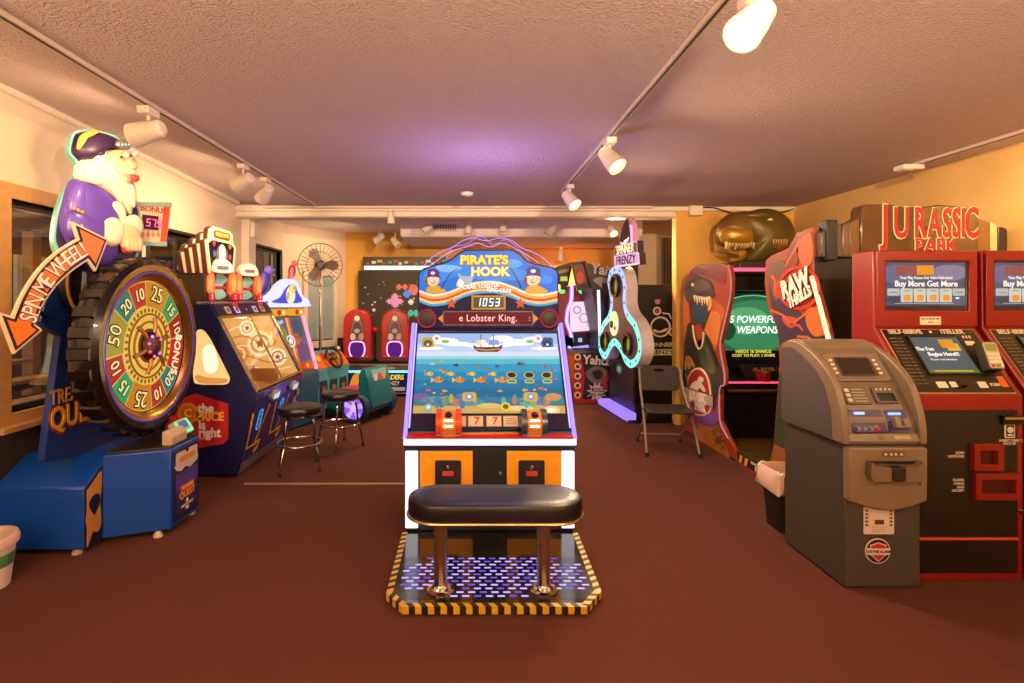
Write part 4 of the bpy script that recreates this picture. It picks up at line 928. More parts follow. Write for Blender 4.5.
# near side: window decal with the interior's glow painted on, badge
def sp(px, py): X, Z = wy(px, py, Y0 - HW); return (X0 - X, Z)       # -> (local y, z) on the near side
def c4(x, y): return sp(180 + x / 4.27, 340 + y / 4.27)
NS = FR((-HW, 0, 0), (0, -1, 0), (0, 0, 1)); fl = lambda pts: [(-a, b) for a, b in pts]
win = [c4(*a) for a in spl([(95, -45), (125, -15), (160, 50), (205, 140), (214, 165), (200, 188), (140, 190), (85, 188), (60, 170), (60, 60), (70, -30)], 4)]
p = MB(NS); p.dec(fl(grow(win, .014)), P('#0d0b18', .3), .006); f = p.build('side_window_frame', near, smooth=0)
p = MB(NS); p.dec(fl(win), E('#ffcf86', .95, True), .009); p.dec(fl([c4(*a) for a in spl([(100, 40), (140, 20), (165, 90), (150, 140), (110, 130)], 4)]), E('#fff2d0', 1.1), .011); p.dec(fl([c4(*a) for a in spl([(70, 150), (130, 160), (200, 165), (190, 184), (90, 184)], 4)]), E('#e8964a', .9), .011); p.build('side_window_glow', f, smooth=0)  # emissive decal imitating the lit interior, pale blob for its bright spot
hexa = [c4(*a) for a in ((66, 230), (205, 274), (206, 420), (186, 440), (70, 462), (-60, 420), (-60, 280))]
p = MB(NS); p.dec(fl(grow(hexa, .008)), P('#7a1420', .4), .004); p.dec(fl(hexa), P('#b0202a', .4), .008)
p.dec(fl([c4(*a) for a in circ(38, 312, 44, 28)]), P('#d98a1e', .4), .012); p.dec(fl([c4(*a) for a in circ(38, 312, 34, 28)]), P('#b86a14', .4), .014); x, y = c4(38, 312); p.text('C', -x, y, .10, P('#f0b23a', .4), .014, .017, .03)
for i, (w_, cx_, cy_, c, s_) in enumerate((('the', 112, 292, '#f0e6d8', .115), ('PRICE', 130, 328, '#f0b02e', .105), ('is', 96, 362, '#f0e6d8', .11), ('right', 128, 396, '#f0e6d8', .115))):
    x, y = c4(cx_, cy_); p.text(w_, -x, y, s_, P(c, .4), .008, .012, .035, .92)
x, y = c4(104, 420); p.dec(rect(-x - .05, y - .004, -x + .05, y + .004), P('#e8b0a0', .4), .010)
p.build('badge', near, smooth=0)
# front skirt
SKF = FR((0, 0, .03), (1, 0, 0), (0, -.185, .73)); SKL = math.hypot(.185, .73)
p = MB(SKF); p.dec(rect(-HW + .03, .02, HW - .03, SKL - .01), P('#2f2468', .3, coat=.3), .006); p.dec(rect(-HW + .03, .0, HW - .03, .09), P('#6a5a68', .4), .009); p.dec(rect(-HW, SKL - .06, HW, SKL + .0), P('#3a3478', .25, coat=.4), .012); sk = p.build('front_skirt', t, smooth=0)
for x in (-.36, .2):
    p = MB(SKF)
    zz = [(x - .26, .60), (x - .22, .22), (x - .02, .16), (x + .02, .20), (x + .12, .60)]
    p.dec(band([(x - .28, .56), (x - .25, .22), (x - .08, .22), (x + .1, .58)], .03), P('#e0a322', .35), .009); p.dec(band([(x - .08, .22), (x + .05, .22), (x + .03, .16), (x - .04, .14)], .035), P('#e0a322', .35), .010)
    p.dec(spl([(x - .22, .56), (x - .18, .26), (x - .08, .28), (x + .04, .58)], 3), P('#1c2f7a', .3), .010)
    p.dec(rrect(x - .17, .36, x - .06, .58, .04), P('#14387a', .3), .013); p.ring(rrect(x - .16, .37, x - .07, .57, .04), rrect(x - .152, .378, x - .078, .562, .036), .013, .016, E('#5aa8ff', 1.1))
    for k in range(3): p.dec(rrect(x - .135 + .0 * k, .42 + .045 * k, x - .095, .435 + .045 * k, .006), E('#4a8ae8', .9), .015)
    p.build('skirt_print', sk, smooth=0)
    p = MB(FR((x + .12, -.172, .72), (1, 0, 0), (0, -.3, .95))); p.prism(circ(0, -.04, .11, 24, .055), 0, .05, P('#8a8a92', .3)); c = p.build('card_reader', t, bevel=.006)
    p = MB(FR((x + .12, -.172, .72), (1, 0, 0), (0, -.3, .95))); p.dec(rect(.0, -.07, .06, -.01), E('#cfd8f0', 1.), .054, .05); p.dec(circ(-.05, -.04, .03, 14), E('#a0f0a0', 1.1), .054, .05); p.dec(circ(-.075, -.03, .015, 10), E('#ff8ad0', 1.), .055, .05); p.build('reader_light', c, smooth=0)
# checkered end strip at the far front corner
p = MB(SKF)
for i in range(2):
    for j in range(5): p.dec(rect(.50 + .07 * i, .30 + .07 * j, .57 + .07 * i, .37 + .07 * j), P('#2a1830' if (i + j) % 2 else '#cf9a6a', .4), .012)
p.build('chequer_strip', sk, smooth=0)
# sloped head strip with icons
HF = FR((0, .17, 1.44), (1, 0, 0), (0, .07, .12))
p = MB(HF); p.dec(rect(-HW + .02, .01, HW - .02, .125), P('#1a1640', .25, coat=.4), .012)
for x in (-.42, -.22, .22, .42): p.dec(rrect(x - .05, .03, x + .05, .105, .01), E('#d8a06a' if abs(x) > .3 else '#e0b0d8', .8), .015); p.dec(circ(x, .067, .022, 12), E('#5a2a6a', .6), .017)
p.dec(circ(0, .067, .012, 12), E('#c060d0', 1.), .016); p.build('icon_strip', hd, smooth=0)
p = MB(); p.box(-HW, HW, .22, .36, 1.56, 1.585, P('#b8aec4', .15, .8)); p.build('chrome_shelf', hd, bevel=.006)
# stepped art-deco sign
def c7(x, y): Y, Z = wx(170 + x / 5.69, 220 + y / 5.69, -2.46); return (Y - Y0, Z)
SGY = .36; cxs = c7(300, 200)[0] - .02; CR = P('#ecd8a6', .4); BR = P('#5a2f2a', .4)
face = [(-.27, 0), (-.335, .31), (-.27, .335), (-.25, .43), (-.19, .46), (.19, .46), (.25, .43), (.27, .335), (.335, .31), (.27, 0)]
zb = c7(280, 312)[1]
def sg(k): return [(cxs + a * (1 + .0 * k), zb + b) for a, b in face]
sign = None
for k in range(4):
    wdt = .0 if k == 0 else 0.035 * k
    pts = [(cxs + a + (wdt if a > 0 else -wdt), zb + b * (1 - .13 * k)) for a, b in face]
    p = MB(FRONT(SGY + .055 * k)); p.prism(pts, -.055, -.012, BR); p.prism(grow(pts, -.004), -.012, 0, CR)
    o = p.build('sign_tier', t if sign is None else sign, bevel=.005)
    if sign is None: o.name = 'stepped_sign'; o.data.name = 'stepped_sign'; sign = o
p = MB(FRONT(SGY)); scr = [(cxs + a, zb + b) for a, b in ((-.21, .03), (-.27, .29), (-.2, .325), (.2, .325), (.27, .29), (.21, .03))]
p.dec(scr, E('#3a2038', .8), .004); p.dec(circ(cxs, zb + .215, .07, 20, .09), E('#fff0d0', 1.3), .006); p.dec(circ(cxs, zb + .20, .12, 20, .10), E('#c9905a', .8), .005)
for a, b, c in ((-.17, .30, '#e05a7a'), (.17, .3, '#d8a04a'), (-.16, .2, '#6a8ad0'), (.17, .19, '#e05a7a'), (-.12, .13, '#d8a04a'), (.12, .12, '#a0406a')): p.dec(circ(cxs + a, zb + b, .03, 12), E(c, .9), .007)
p.text('the price is right', cxs, zb + .085, .05, E('#ff9a5a', 1.), .006, .009, .02, .8); p.build('sign_screen', sign, smooth=0)
p = MB(FRONT(SGY)); p.dec(rrect(cxs - .17, zb + .355, cxs + .17, zb + .43, .03), P('#6a3a24', .4), .006); p.text('PRIZE GAME', cxs, zb + .393, .05, P('#f0c24a', .4), .006, .009, .02); p.build('name_plate', sign, smooth=0)
MB().box(cxs - .3, cxs + .3, SGY + .02, SGY + .30, 1.56, zb, P('#3a2a1a', .4)).build('sign_post', t, bevel=.006)
# two slot-hopper toppers
for lx in (-.27, .36):
    tp = MB(); tp.M = yaw_frame(lx, .36, 33, 1.585); tp.prism([(-.21, 0), (-.23, .12), (-.17, .30), (.12, .30), (.16, .2), (.16, 0)], -.2, .0, P('#1c1420', .4)); tp = tp.build('hopper_topper', t, bevel=.01)
    F = yaw_frame(lx, .36, 33, 1.585) @ Matrix.Translation((0, 0, .02))
    p = MB(F); p.dec([(-.14, 0), (.14, 0), (.13, .31), (-.13, .31)], P('#39304a', .4), .01); p.dec(rect(-.10, .12, .10, .15), E('#e0302a', .9), .02); p.dec(spl([(-.02, .28), (.08, .22), (.02, .14), (.07, .06), (-.04, .02), (-.05, .15)], 3), P('#7fb0a8', .3), .018); p.build('topper_screen', tp, smooth=0)
    for s in (-1, 1):
        p = MB(F); p.prism(spl([(s * .10, .05), (s * .155, .1), (s * .16, .22), (s * .11, .3), (s * .08, .24), (s * .075, .1)], 4), 0, .06, P('#d8763a', .35)); p.prism(spl([(s * .115, .09), (s * .14, .13), (s * .14, .2), (s * .115, .25), (s * .10, .2), (s * .10, .12)], 4), .06, .066, E('#ffb86a', .9)); p.build('side_arch', tp, bevel=.006)
        p = MB(F); p.M = F @ Matrix.Translation((s * .12, 0, .03)) @ Matrix.Rotation(-PI / 2, 4, 'X'); p.lathe([(.05, -.09), (.055, -.07), (.055, -.01), (.05, 0)], P('#c22a3a', .3), 16); p.build('red_drum', tp)
        p = MB(F); p.text('1', s * .12, .045, .055, E('#ffe0e0', 1.), .085, .09, .02); p.dec(rrect(s * .12 - .028, .01, s * .12 + .028, .08, .01), P('#c22a3a', .3), .087); p.build('drum_number', tp, smooth=0)
    p = MB(F); p.prism(spl([(-.11, .29), (-.08, .38), (0, .41), (.08, .38), (.11, .29), (0, .27)], 4), -.02, .07, P('#e6d9d4', .35)); p.dec(rrect(-.06, .31, .06, .345, .01), P('#7a6a7a', .4), .075); p.build('white_cap', tp, bevel=.006)

# ================================================================== bar stools
def make_stool(label, loc, rz, group):
    t = thing('bar_stool', label, 'stool', loc, rz, group)
    H = .60; r = .20
    MB().lathe([(0, H - .075), (.17, H - .075), (.195, H - .07), (r + .005, H - .055), (r + .008, H - .03), (r, H - .008), (.17, H + .004), (.10, H + .010), (0, H + .012)], P('#1b1312', .35, bump=.05), 40, caps=False).build('seat', t)
    MB().lathe([(.19, H - .085), (.203, H - .083), (.203, H - .07), (.19, H - .07)], CHROME, 36, caps=False).build('seat_band', t)
    for k in range(4):
        a = PI / 4 + k * PI / 2; c, s = math.cos(a), math.sin(a)
        pr = [(.05, H - .095), (.11, H - .095), (.155, H - .11), (.175, H - .16), (.185, .33), (.195, .24), (.22, .17), (.235, .10), (.245, .012)]
        lg = MB().tube(spl([(c * q0, s * q0, z) for q0, z in pr], 3, False), .0115, CHROME, 10).build('leg', t)
        MB(Matrix.Translation((c * .245, s * .245, 0))).lathe([(.017, 0), (.017, .02), (.013, .03)], RUBBER, 12).build('foot_cap', lg)
    MB().tube([(.205 * math.cos(2 * PI * i / 40), .205 * math.sin(2 * PI * i / 40), .25) for i in range(40)], .0105, CHROME, 10, True).build('foot_ring', t)
    return t
s0 = make_stool('black round bar stool with chrome legs, the nearer one to the camera', (-1.62, 5.08, 0), 20, 'bar stools')
s1 = copy_tree(s0); s1.location = (-1.42, 5.86, 0); s1.rotation_euler = (0, 0, R(48)); s1['label'] = 'black round bar stool with chrome legs, the farther one beside the kiddie car'
# ================================================================== PENGUIN GAME
X0, Y0, RZ = -2.14, 6.66, 70
t = thing('penguin_arcade_game', 'tall ball-drop arcade game with a glowing snow-cap sign and a penguin, behind the coin pusher', 'arcade game', (X0, Y0, 0), RZ)
f6 = sight(X0, Y0, RZ, 0, .12, 0)
CAB = P('#1e4a62', .35); LVI = E('#c9c4ff', 1.3, True)
p = MB(FR((-.39, 0, 0), (0, 1, 0), (0, 0, 1))); p.prism([(.0, .02), (-.04, .62), (.0, .70), (.22, 1.40), (.22, 1.50), (.62, 1.50), (.62, .02)], 0, .78, CAB); p.build('cabinet', t, bevel=.008)
p = MB(); p.box(-.39, .39, .02, .6, 0, .03, BLACK); p.build('plinth', t)
GF = FR((0, .0, .70), (1, 0, 0), (0, .22, .70)); GL = math.hypot(.22, .7)
p = MB(GF); p.dec(rect(-.33, .02, .33, GL - .02), E('#5a6a78', .9, True), .006)
for a, b, r, c in ((-.15, .5, .12, '#8a9a5a'), (.17, .55, .13, '#3f5a78'), (-.18, .25, .13, '#4a607a'), (.2, .25, .12, '#6a4a86'), (.12, .42, .08, '#d86a2a'), (-.24, .6, .06, '#a8c0ea')): p.dec(circ(a, b, r, 18), E(c, .85), .009)
p.dec(rect(.0, .03, .075, GL - .03), E('#e8742a', 1.), .012); p.dec(rect(.01, .03, .03, GL - .03), E('#ffc07a', 1.1), .014)
p.ring(circ(.0, .40, .08, 20), circ(.0, .40, .062, 20), .012, .015, E('#e8f4ff', 1.)); p.dec(star(.0, .40, .05), E('#f4fbff', 1.), .015); p.dec([(-.33, .56), (-.05, .64), (-.05, .68), (-.33, .64)], E('#b8b4f8', 1.1), .012)
p.dec(rect(-.33, .02, .33, .11), E('#e0441e', .9), .012)
for a in (-.2, .02, .2): p.dec(circ(a, .065, .03, 12), E('#ff9a5a', 1.), .015)
p.build('play_window', t, smooth=0)
p = MB(GF)
for s, c in ((-1, E('#c7b8ff', 1.4, True)), (1, E('#ff9ab8', 1.4, True))): MB(GF).prism(rrect(s * .355 - .02, 0, s * .355 + .02, GL, .01), 0, .03, c).build('edge_light', t)
p = MB(GF); p.box(-.335, .335, .0, GL, .03, .033, glass('cabinet_glass', refl=.07)); p.build('front_glass', t)
p = MB(FRONT(.20)); 
for s in (-1, 1): p.prism(rrect(s * .17 - .15, 1.40, s * .17 + .15, 1.49, .04), 0, .05, E('#e8a02a', 1.)); p.prism(circ(s * .17, 1.445, .035, 14), .05, .056, E('#c2301e', 1.)); p.prism(circ(s * .17 + .08, 1.445, .025, 14), .05, .056, E('#fff0b0', 1.))
p.build('score_panel', t, bevel=.004)
snow = [(-.42, 0), (-.45, .05), (-.40, .10), (-.25, .17), (-.12, .29), (.02, .35), (.16, .34), (.25, .25), (.30, .15), (.42, .09), (.45, .04), (.42, 0)]
snow = [(a, 1.515 + b) for a, b in spl(snow, 4)]
inn = [(-.28, .055), (-.14, .12), (-.05, .22), (.04, .28), (.14, .27), (.2, .18), (.26, .055)]; inn = [(a, 1.515 + b) for a, b in spl(inn, 4)]
p = MB(FRONT(.16)); p.prism(snow, -.10, 0, E('#dfe2ff', 1.1, True)); sn = p.build('snow_cap_sign', t, bevel=.012)
p = MB(FRONT(.16)); p.dec(inn, E('#4a52d8', 1.), .006); p.build('sign_inset', sn, smooth=0)
p = MB(FRONT(.154)); p.puff(mv(circ(0, 0, .085, 20, .11), .05, 1.66), 0, .03, E('#f6ecd0', 1.)); p.puff(mv(circ(0, 0, .06, 16), .06, 1.74), .015, .03, E('#f2d878', 1.)); p.puff([(.08, 1.735), (.14, 1.725), (.08, 1.715)], .04, .02, E('#e8862a', 1.)); p.puff(spl([(-.03, 1.70), (-.06, 1.62), (-.03, 1.60), (.0, 1.68)], 3), .02, .02, E('#d8b050', 1.)); p.dec(circ(.065, 1.75, .01, 8), E('#202020', .5), .05); p.build('painted_penguin', sn)
# blue and pink birds on top
for a, z, c, c2, r, nm in ((-.36, 1.80, '#3a3fb8', '#7a5fd8', 22, 'blue_bird'), (.16, 1.97, '#b0405a', '#e07a8a', 8, 'pink_bird')):
    s = 1. if a < 0 else .62
    p = MB(FRONT(.22, a, z) @ Matrix.Rotation(R(-r), 4, 'Z'))
    p.ball((0, 0, 0), (.085 * s, .15 * s, .07 * s), P(c, .35, coat=.3)); p.ball((.01, .17 * s, .02), (.06 * s, .065 * s, .06 * s), P(c2, .35)); p.ball((-.06 * s, -.03, .03), (.04 * s, .13 * s, .05 * s), P(c2, .35)); p.add([(.04 * s, .17 * s, .06 * s), (.12 * s, .14 * s, .04 * s), (.04 * s, .135 * s, .05 * s), (.04 * s, .15 * s, .0)], [(0, 2, 1), (0, 1, 3), (2, 3, 1), (0, 3, 2)], P('#d8a040', .4)); p.ball((.03 * s, .19 * s, .065 * s), .014 * s, WHITE, 8, 6); p.tube([(-.02, -.12 * s, -.01), (-.05, -.24 * s, -.02)], .04 * s, P(c, .35), 8, r1=.015)
    p.build(nm, t)

# ================================================================== KIDDIE CAR DRIVING GAME
X0, Y0, RZ = -1.38, 7.27, -112.5
t = thing('kiddie_car_game', 'teal kiddie car driving game with purple lit wheels and an orange dashboard console', 'arcade game', (X0, Y0, 0), RZ)
TEAL = P('#17707c', .3, coat=.3); LTEAL = P('#4fa3b4', .35)
p = MB(FR((-.26, 0, 0), (0, 1, 0), (0, 0, 1))); p.prism(spl([(.16, .12), (.20, .42), (.15, .66), (.08, .70), (.03, .64), (-.02, .36), (-.42, .34), (-.46, .14)], 3), 0, .52, TEAL); body = p.build('car_body', t, bevel=.02)
p = MB(); p.box(-.2, .2, -.38, -.02, .34, .40, P('#c22a7a', .4)); p.box(-.21, .21, -.02, .03, .38, .62, P('#2a1a2a', .5)); p.build('seat', t, bevel=.02)
p = MB(FR((0, .232, .0), (-1, 0, 0), (0, -.12, 1))); p.prism(rrect(-.17, .46, .17, .68, .03), 0, .014, P('#7fb9c8', .3)); p.prism(rrect(-.2, .28, .2, .44, .02), 0, .012, P('#3a7f90', .3))
for k, c in enumerate(('#d8d0b8', '#c2405a', '#d8a03a')): p.prism(rrect(-.14 + .10 * k, .50, -.06 + .10 * k, .62, .01), .014, .018, P(c, .4))
p.prism(rrect(-.08, .3, .08, .40, .01), .012, .016, P('#cfa04a', .4)); p.build('rear_panel', body, bevel=.004)
for sx in (-1, 1):
    for yy in (.0,):
        F = FR((sx * .27, yy + .02, .20), (0, 1, 0), (0, 0, 1)) if sx > 0 else FR((sx * .27, yy + .02, .20), (0, -1, 0), (0, 0, 1))
        w_ = MB(F).lathe([(.0, .0), (.19, .0), (.205, .02), (.205, .10), (.19, .12), (.15, .12), (.15, .10), (0, .10)], P('#0f3f58', .4), 32, caps=False).build('wheel', t)
        p = MB(F); p.dec(circ(0, 0, .15, 28), E('#8a5ae8', 1.1, True), .108, .1); p.dec(circ(0, 0, .045, 16), E('#d8a8ff', 1.2), .118, .1)
        for k in range(5): p.M = F @ Matrix.Rotation(2 * PI * k / 5, 4, 'Z'); p.dec([(-.02, .04), (.02, .04), (.035, .145), (-.035, .145)], E('#c79aff', 1.2), .114, .1)
        p.build('lit_hub', w_, smooth=0)
# dashboard console
p = MB(FR((-.36, 0, 0), (0, 1, 0), (0, 0, 1))); p.prism([(-.58, .03), (-.58, .55), (-.55, .66), (-.72, .86), (-1.0, .86), (-1.0, .03)], 0, .72, LTEAL); con = p.build('console', t, bevel=.012)
p = MB(FR((0, -.545, .66), (-1, 0, 0), (0, -.17, .20))); p.prism(rrect(-.34, .01, .34, .25, .04), 0, .012, P('#d8641c', .35, coat=.3)); 
for a, b, c in ((-.25, .17, '#e8b02a'), (.23, .16, '#e8b02a'), (-.12, .2, '#b0301e'), (.12, .2, '#2a2a3a')): p.prism(circ(a, b, .05, 16), .012, .02, P(c, .35))
p.build('dash_panel', con, bevel=.004)
for k, a in enumerate((-.22, .0, .22)):
    p = MB(FR((a, -.58, 0), (-1, 0, 0), (0, 0, 1))); p.prism(rrect(-.08, .2, .08, .5, .02), 0, .012, P('#1c3a4a', .3)); p.prism(rrect(-.04, .33, .04, .42, .01), .012, .02, P('#8a5a3a', .4)); p.build('front_hatch', con, bevel=.003)
wc = Vector((0, -.56, .80)); ax = Vector((0, .80, .45)).normalized(); u = Vector((1, 0, 0)); v = ax.cross(u)
sw = MB().tube([tuple(wc + u * .15 * math.cos(2 * PI * i / 32) + v * .15 * math.sin(2 * PI * i / 32)) for i in range(32)], .02, P('#2a1a14', .4), 10, True).build('steering_wheel', t)
p = MB()
for a in (90, 210, 330): p.tube([tuple(wc), tuple(wc + u * .145 * math.cos(R(a)) + v * .145 * math.sin(R(a)))], .013, P('#4a3a30', .4), 8)
p.ball(tuple(wc), .045, P('#5a4632', .35)); p.tube([tuple(wc), tuple(wc - ax * .16)], .022, BLACK, 10); p.build('steering_hub', sw)
p = MB(); p.ball((-.27, -.70, .89), .045, P('#c9c0b8', .2, .8)); p.tube([(-.27, -.72, .80), (-.27, -.70, .88)], .014, CHROME, 8); p.build('bell', t)
MB().box(-.2, .2, -.6, -.3, .04, .12, P('#14262e', .5)).build('link_beam', t)

# ================================================================== PEDESTAL FAN
X0, Y0 = -2.3, 8.22
t = thing('pedestal_fan', 'tall pedestal fan with a round wire cage in the far left alcove', 'fan', (X0, Y0, 0), 18)
FM = P('#6a5348', .35, .6); z0 = 2.14
MB().lathe([(0, 0), (.24, 0), (.245, .015), (.2, .03), (.05, .05), (.03, .07), (0, .07)], FM, 32, caps=False).build('base', t)
MB().tube([(0, 0, .06), (0, 0, 1.2)], .022, P('#b9a79a', .25, .9), 12).build('pole', t); MB().tube([(0, 0, 1.18), (0, .02, z0 - .1), (0, .05, z0)], .016, P('#b9a79a', .25, .9), 12).build('upper_pole', t)
F = FRONT(0, 0, z0)
MB(F).lathe([(.0, -.22), (.06, -.21), (.085, -.17), (.085, -.07), (.05, -.05), (0, -.05)], FM, 24, caps=False).build('motor', t)
p = MB(F)
RF = .33
for sgn in (1, -1):
    for i in range(28):
        a = 2 * PI * i / 28; c, s = math.cos(a), math.sin(a)
        p.tube([(.05 * c, .05 * s, .07 * sgn), (.16 * c, .16 * s, .075 * sgn), (.26 * c, .26 * s, .05 * sgn), (RF * c, RF * s, .0)], .0022, FM, 4)
for r_, w_, th in ((RF, 0, .008), (.2, .068, .003), (.2, -.068, .003), (.1, .075, .003)): p.tube([(r_ * math.cos(2 * PI * i / 40), r_ * math.sin(2 * PI * i / 40), w_) for i in range(40)], th, FM, 6, True)
p.build('cage', t)
MB(F).lathe([(0, .085), (.045, .083), (.055, .075), (.055, .065)], P('#4a3832', .4), 20, caps=False).build('badge', t)
for k in range(3):
    Q = F @ Matrix.Rotation(2 * PI * k / 3 + .4, 4, 'Z') @ Matrix.Rotation(.35, 4, 'Y')
    p = MB(Q); p.prism(spl([(-.02, .03), (-.08, .12), (-.10, .22), (-.03, .27), (.05, .24), (.05, .12), (.02, .03)], 4), -.003, .003, P('#a08a86', .4, .2)); p.build('blade', t)

# ================================================================== SPACE SHOOTING GAME at the far wall
X0, Y0 = -1.57, 8.85
t = thing('space_shooter_game', 'large space shooting game with a tall starry pixel screen and two red gun turrets', 'arcade game', (X0, Y0, 0))
def sp9(px, py, ly): X, Z = wy(px, py, Y0 + ly); return (X - X0, Z)
SW0, SW1 = sp9(358, 300, .62)[0], 1.15
p = MB(FRONT(.62)); p.prism(rect(SW0, .1, SW1, 2.12), -.12, 0, P('#15100e', .4)); scn = p.build('screen_tower', t, bevel=.006)
p = MB(FRONT(.62)); p.dec(rect(SW0 + .03, .5, SW1 - .03, 2.1), E('#4a3520', .85, True), .006)
random.seed(11)
for i in range(60): p.dec(circ(random.uniform(SW0 + .08, SW1 - .1), random.uniform(.9, 1.95), random.choice((.008, .012, .016)), 8), E(random.choice(('#c9b49a', '#e8d8c8', '#8a7a68', '#e0a890')), .9), .009)
def pix(rows, px, py, s, c):
    x, z = sp9(px, py, .62); h = len(rows); w_ = len(rows[0])
    for j, r_ in enumerate(rows):
        k = 0
        while k < w_:
            if r_[k] == '#':
                e = k
                while e < w_ and r_[e] == '#': e += 1
                p.dec(rect(x + (k - w_ / 2) * s, z - (j + 1 - h / 2) * s, x + (e - w_ / 2) * s, z - (j - h / 2) * s + .001), E(c, 1.), .010); k = e
            else: k += 1
# plain pixel shapes: a saucer, rockets and orbs
pix(['....##....', '...####...', '...####...', '.########.', '##########', '.########.', '...####...', '....##....'], 395, 300.5, .031, '#f08aa8')
for a, b, c, s in ((399, 287, '#e86a4a', .016), (405, 287, '#e86a4a', .016), (412, 287, '#e86a4a', .016), (414, 290, '#e0705a', .03), (407, 294, '#5a8ad8', .022), (411, 302, '#e8d8b0', .016), (411, 313, '#4ab89a', .018), (416, 313, '#4ab89a', .018), (407, 327, '#d8d0c0', .018), (408, 337, '#d8d0c0', .016), (374, 310, '#c9b8a8', .01)): pix(['.##.', '####', '####', '.##.'], a, b, s * 1.5, c)
x, z = sp9(393, 264, .62); p.text('0 CREDITS', x, z, .075, E('#f4ead8', 1.), .006, .009, .02, .95); x, z = sp9(393, 268, .62); p.text('SWIPE CARD', x, z - .01, .065, E('#f0d890', 1.), .006, .009, .02, .95)
p.build('pixel_screen', scn, smooth=0)
p = MB(FRONT(.56)); p.prism(rect(SW0 + .1, 2.12, SW1, 2.36), -.2, 0, P('#1a1210', .4)); p.dec(rect(SW0 + .12, 2.13, SW1 - .02, 2.20), E('#fff4d8', 1.5, True), .01, -.01)
for k in range(15): a_ = SW0 + .16 + .095 * k; z_ = 2.24 + .04 * ((k * 7) % 3) / 2; p.dec(rrect(a_, z_ - .02, a_ + .05 + .02 * (k % 3), z_ + .025, .008), E(('#c2502a', '#d8b04a', '#5a9a4a', '#e8d8a0', '#b83a2a')[(k * 3) % 5], .85), .01, -.01)
p.build('banner', scn, smooth=0)
# console
cx0, cx1 = sp9(345, 390, 0)[0], sp9(410, 390, 0)[0]
p = MB(FR((cx0, 0, 0), (0, 1, 0), (0, 0, 1))); p.prism([(0, .05), (0, .54), (.06, .57), (.5, .57), (.5, .05)], 0, cx1 - cx0, P('#1a1418', .35)); con = p.build('console', t, bevel=.006)
MB().box(cx0 + .01, cx1 - .01, .03, .64, 0, .05, BLACK).build('floor_beam', t)
p = MB(FRONT(0)); p.ring(rect(cx0, .05, cx1, .54), rect(cx0 + .02, .07, cx1 - .02, .52), 0, .012, P('#b8a08a', .3, .5)); p.build('console_frame', con)
p = MB(FRONT(0)); cm = (cx0 + cx1) / 2
for a, b in ((cx0 + .06, cm - .03), (cm + .03, cx1 - .03)): p.dec(rrect(a, .40, b, .435, .01), E('#7fe8f8', 1.5, True), .02)
p.dec(rect(cx0 + .03, .44, cx1 - .03, .51), P('#5a4a44', .4), .006); p.dec(rect(cx0 + .03, .08, cx1 - .03, .39), E('#2a1c3a', .7), .006)
p.dec(spl([(cx0 + .06, .10), (cx0 + .14, .36), (cx0 + .26, .38), (cx0 + .22, .2), (cx0 + .16, .1)], 4), E('#e0902a', .9), .010); p.dec(spl([(cx0 + .26, .14), (cx0 + .3, .36), (cx0 + .42, .3), (cx0 + .36, .14)], 4), E('#d8d4e0', .9), .010); p.dec(circ(cx0 + .5, .2, .07, 14), E('#8a5a9a', .8), .010)
p.text('INVADERS', cm + .22, .32, .11, E('#e8d04a', 1.), .006, .011, .03, .85); p.text('FRENZY', cm + .22, .22, .09, E('#c9b8a0', .8), .006, .011, .02, .9); p.dec(rrect(cm + .04, .10, cx1 - .08, .16, .02), E('#b0a090', .7), .010); p.dec(circ(cm + .02, .13, .02, 10), E('#ff4a4a', 1.4), .012); p.dec(circ(cm + .2, .475, .1, 20, .022), P('#a89a90', .4), .010)
p.build('console_print', con, smooth=0)
# two gun turrets
TR = P('#b01a18', .3, coat=.4)
for a in (sp9(357.5, 300, .2)[0], sp9(395, 300, .2)[0]):
    prof = spl([(-.22, .57), (-.245, .72), (-.25, 1.0), (-.235, 1.3), (-.14, 1.42), (0, 1.45), (.14, 1.42), (.235, 1.3), (.25, 1.0), (.245, .72), (.22, .57)], 4)
    p = MB(FRONT(.18, a)); p.prism(prof, -.16, 0, TR, taper=.96); tu = p.build('gun_turret', t, bevel=.025)
    p = MB(FRONT(.18, a)); p.dec([(-.14, .93), (.14, .93), (.10, 1.2), (.04, 1.36), (-.04, 1.36), (-.10, 1.2)], P('#5a1216', .3), .012); p.dec([(-.125, .94), (.125, .94), (.085, 1.2), (.03, 1.35), (-.03, 1.35), (-.085, 1.2)], P('#8a6a5a', .35), .016); p.dec(circ(0, 1.29, .045, 16), WHITE, .022); p.dec(spl([(-.08, 1.0), (-.05, 1.2), (.05, 1.2), (.08, 1.0)], 3), P('#4a3a52', .35), .020); p.dec(circ(-.07, .98, .045, 12, .06), P('#d8cfc4', .35), .022); p.dec(circ(.07, .98, .045, 12, .06), P('#c9a080', .35), .022); p.dec(circ(0, 1.08, .05, 12, .04), P('#c2a890', .35), .024); p.build('gun_back', tu, smooth=0)
    p = MB(FRONT(.165, a)); sh = spl([(-.10, .66), (-.13, .78), (-.10, .88), (0, .90), (.10, .88), (.13, .78), (.10, .66), (0, .62)], 4); p.dec(sh, E('#5a1a7a', .9), .008); o = p.build('purple_window', tu, smooth=0)
    MB().tube([(a + x, .155, z) for x, z in sh], .012, E('#f0b8ff', 1.5), 6, True).build('bead_light', o)
    for s in (-1, 1): MB(FRONT(.14, a + s * .17, .62)).lathe([(.03, 0), (.035, .02), (.028, .03), (0, .034)], E('#ff5a4a', 1.8, True), 16, caps=False).build('red_lamp', tu)
    p = MB(); p.box(a - .28, a + .28, .08, .4, .57, .65, P('#5a1018', .35, coat=.3)); p.build('turret_base', tu, bevel=.015)
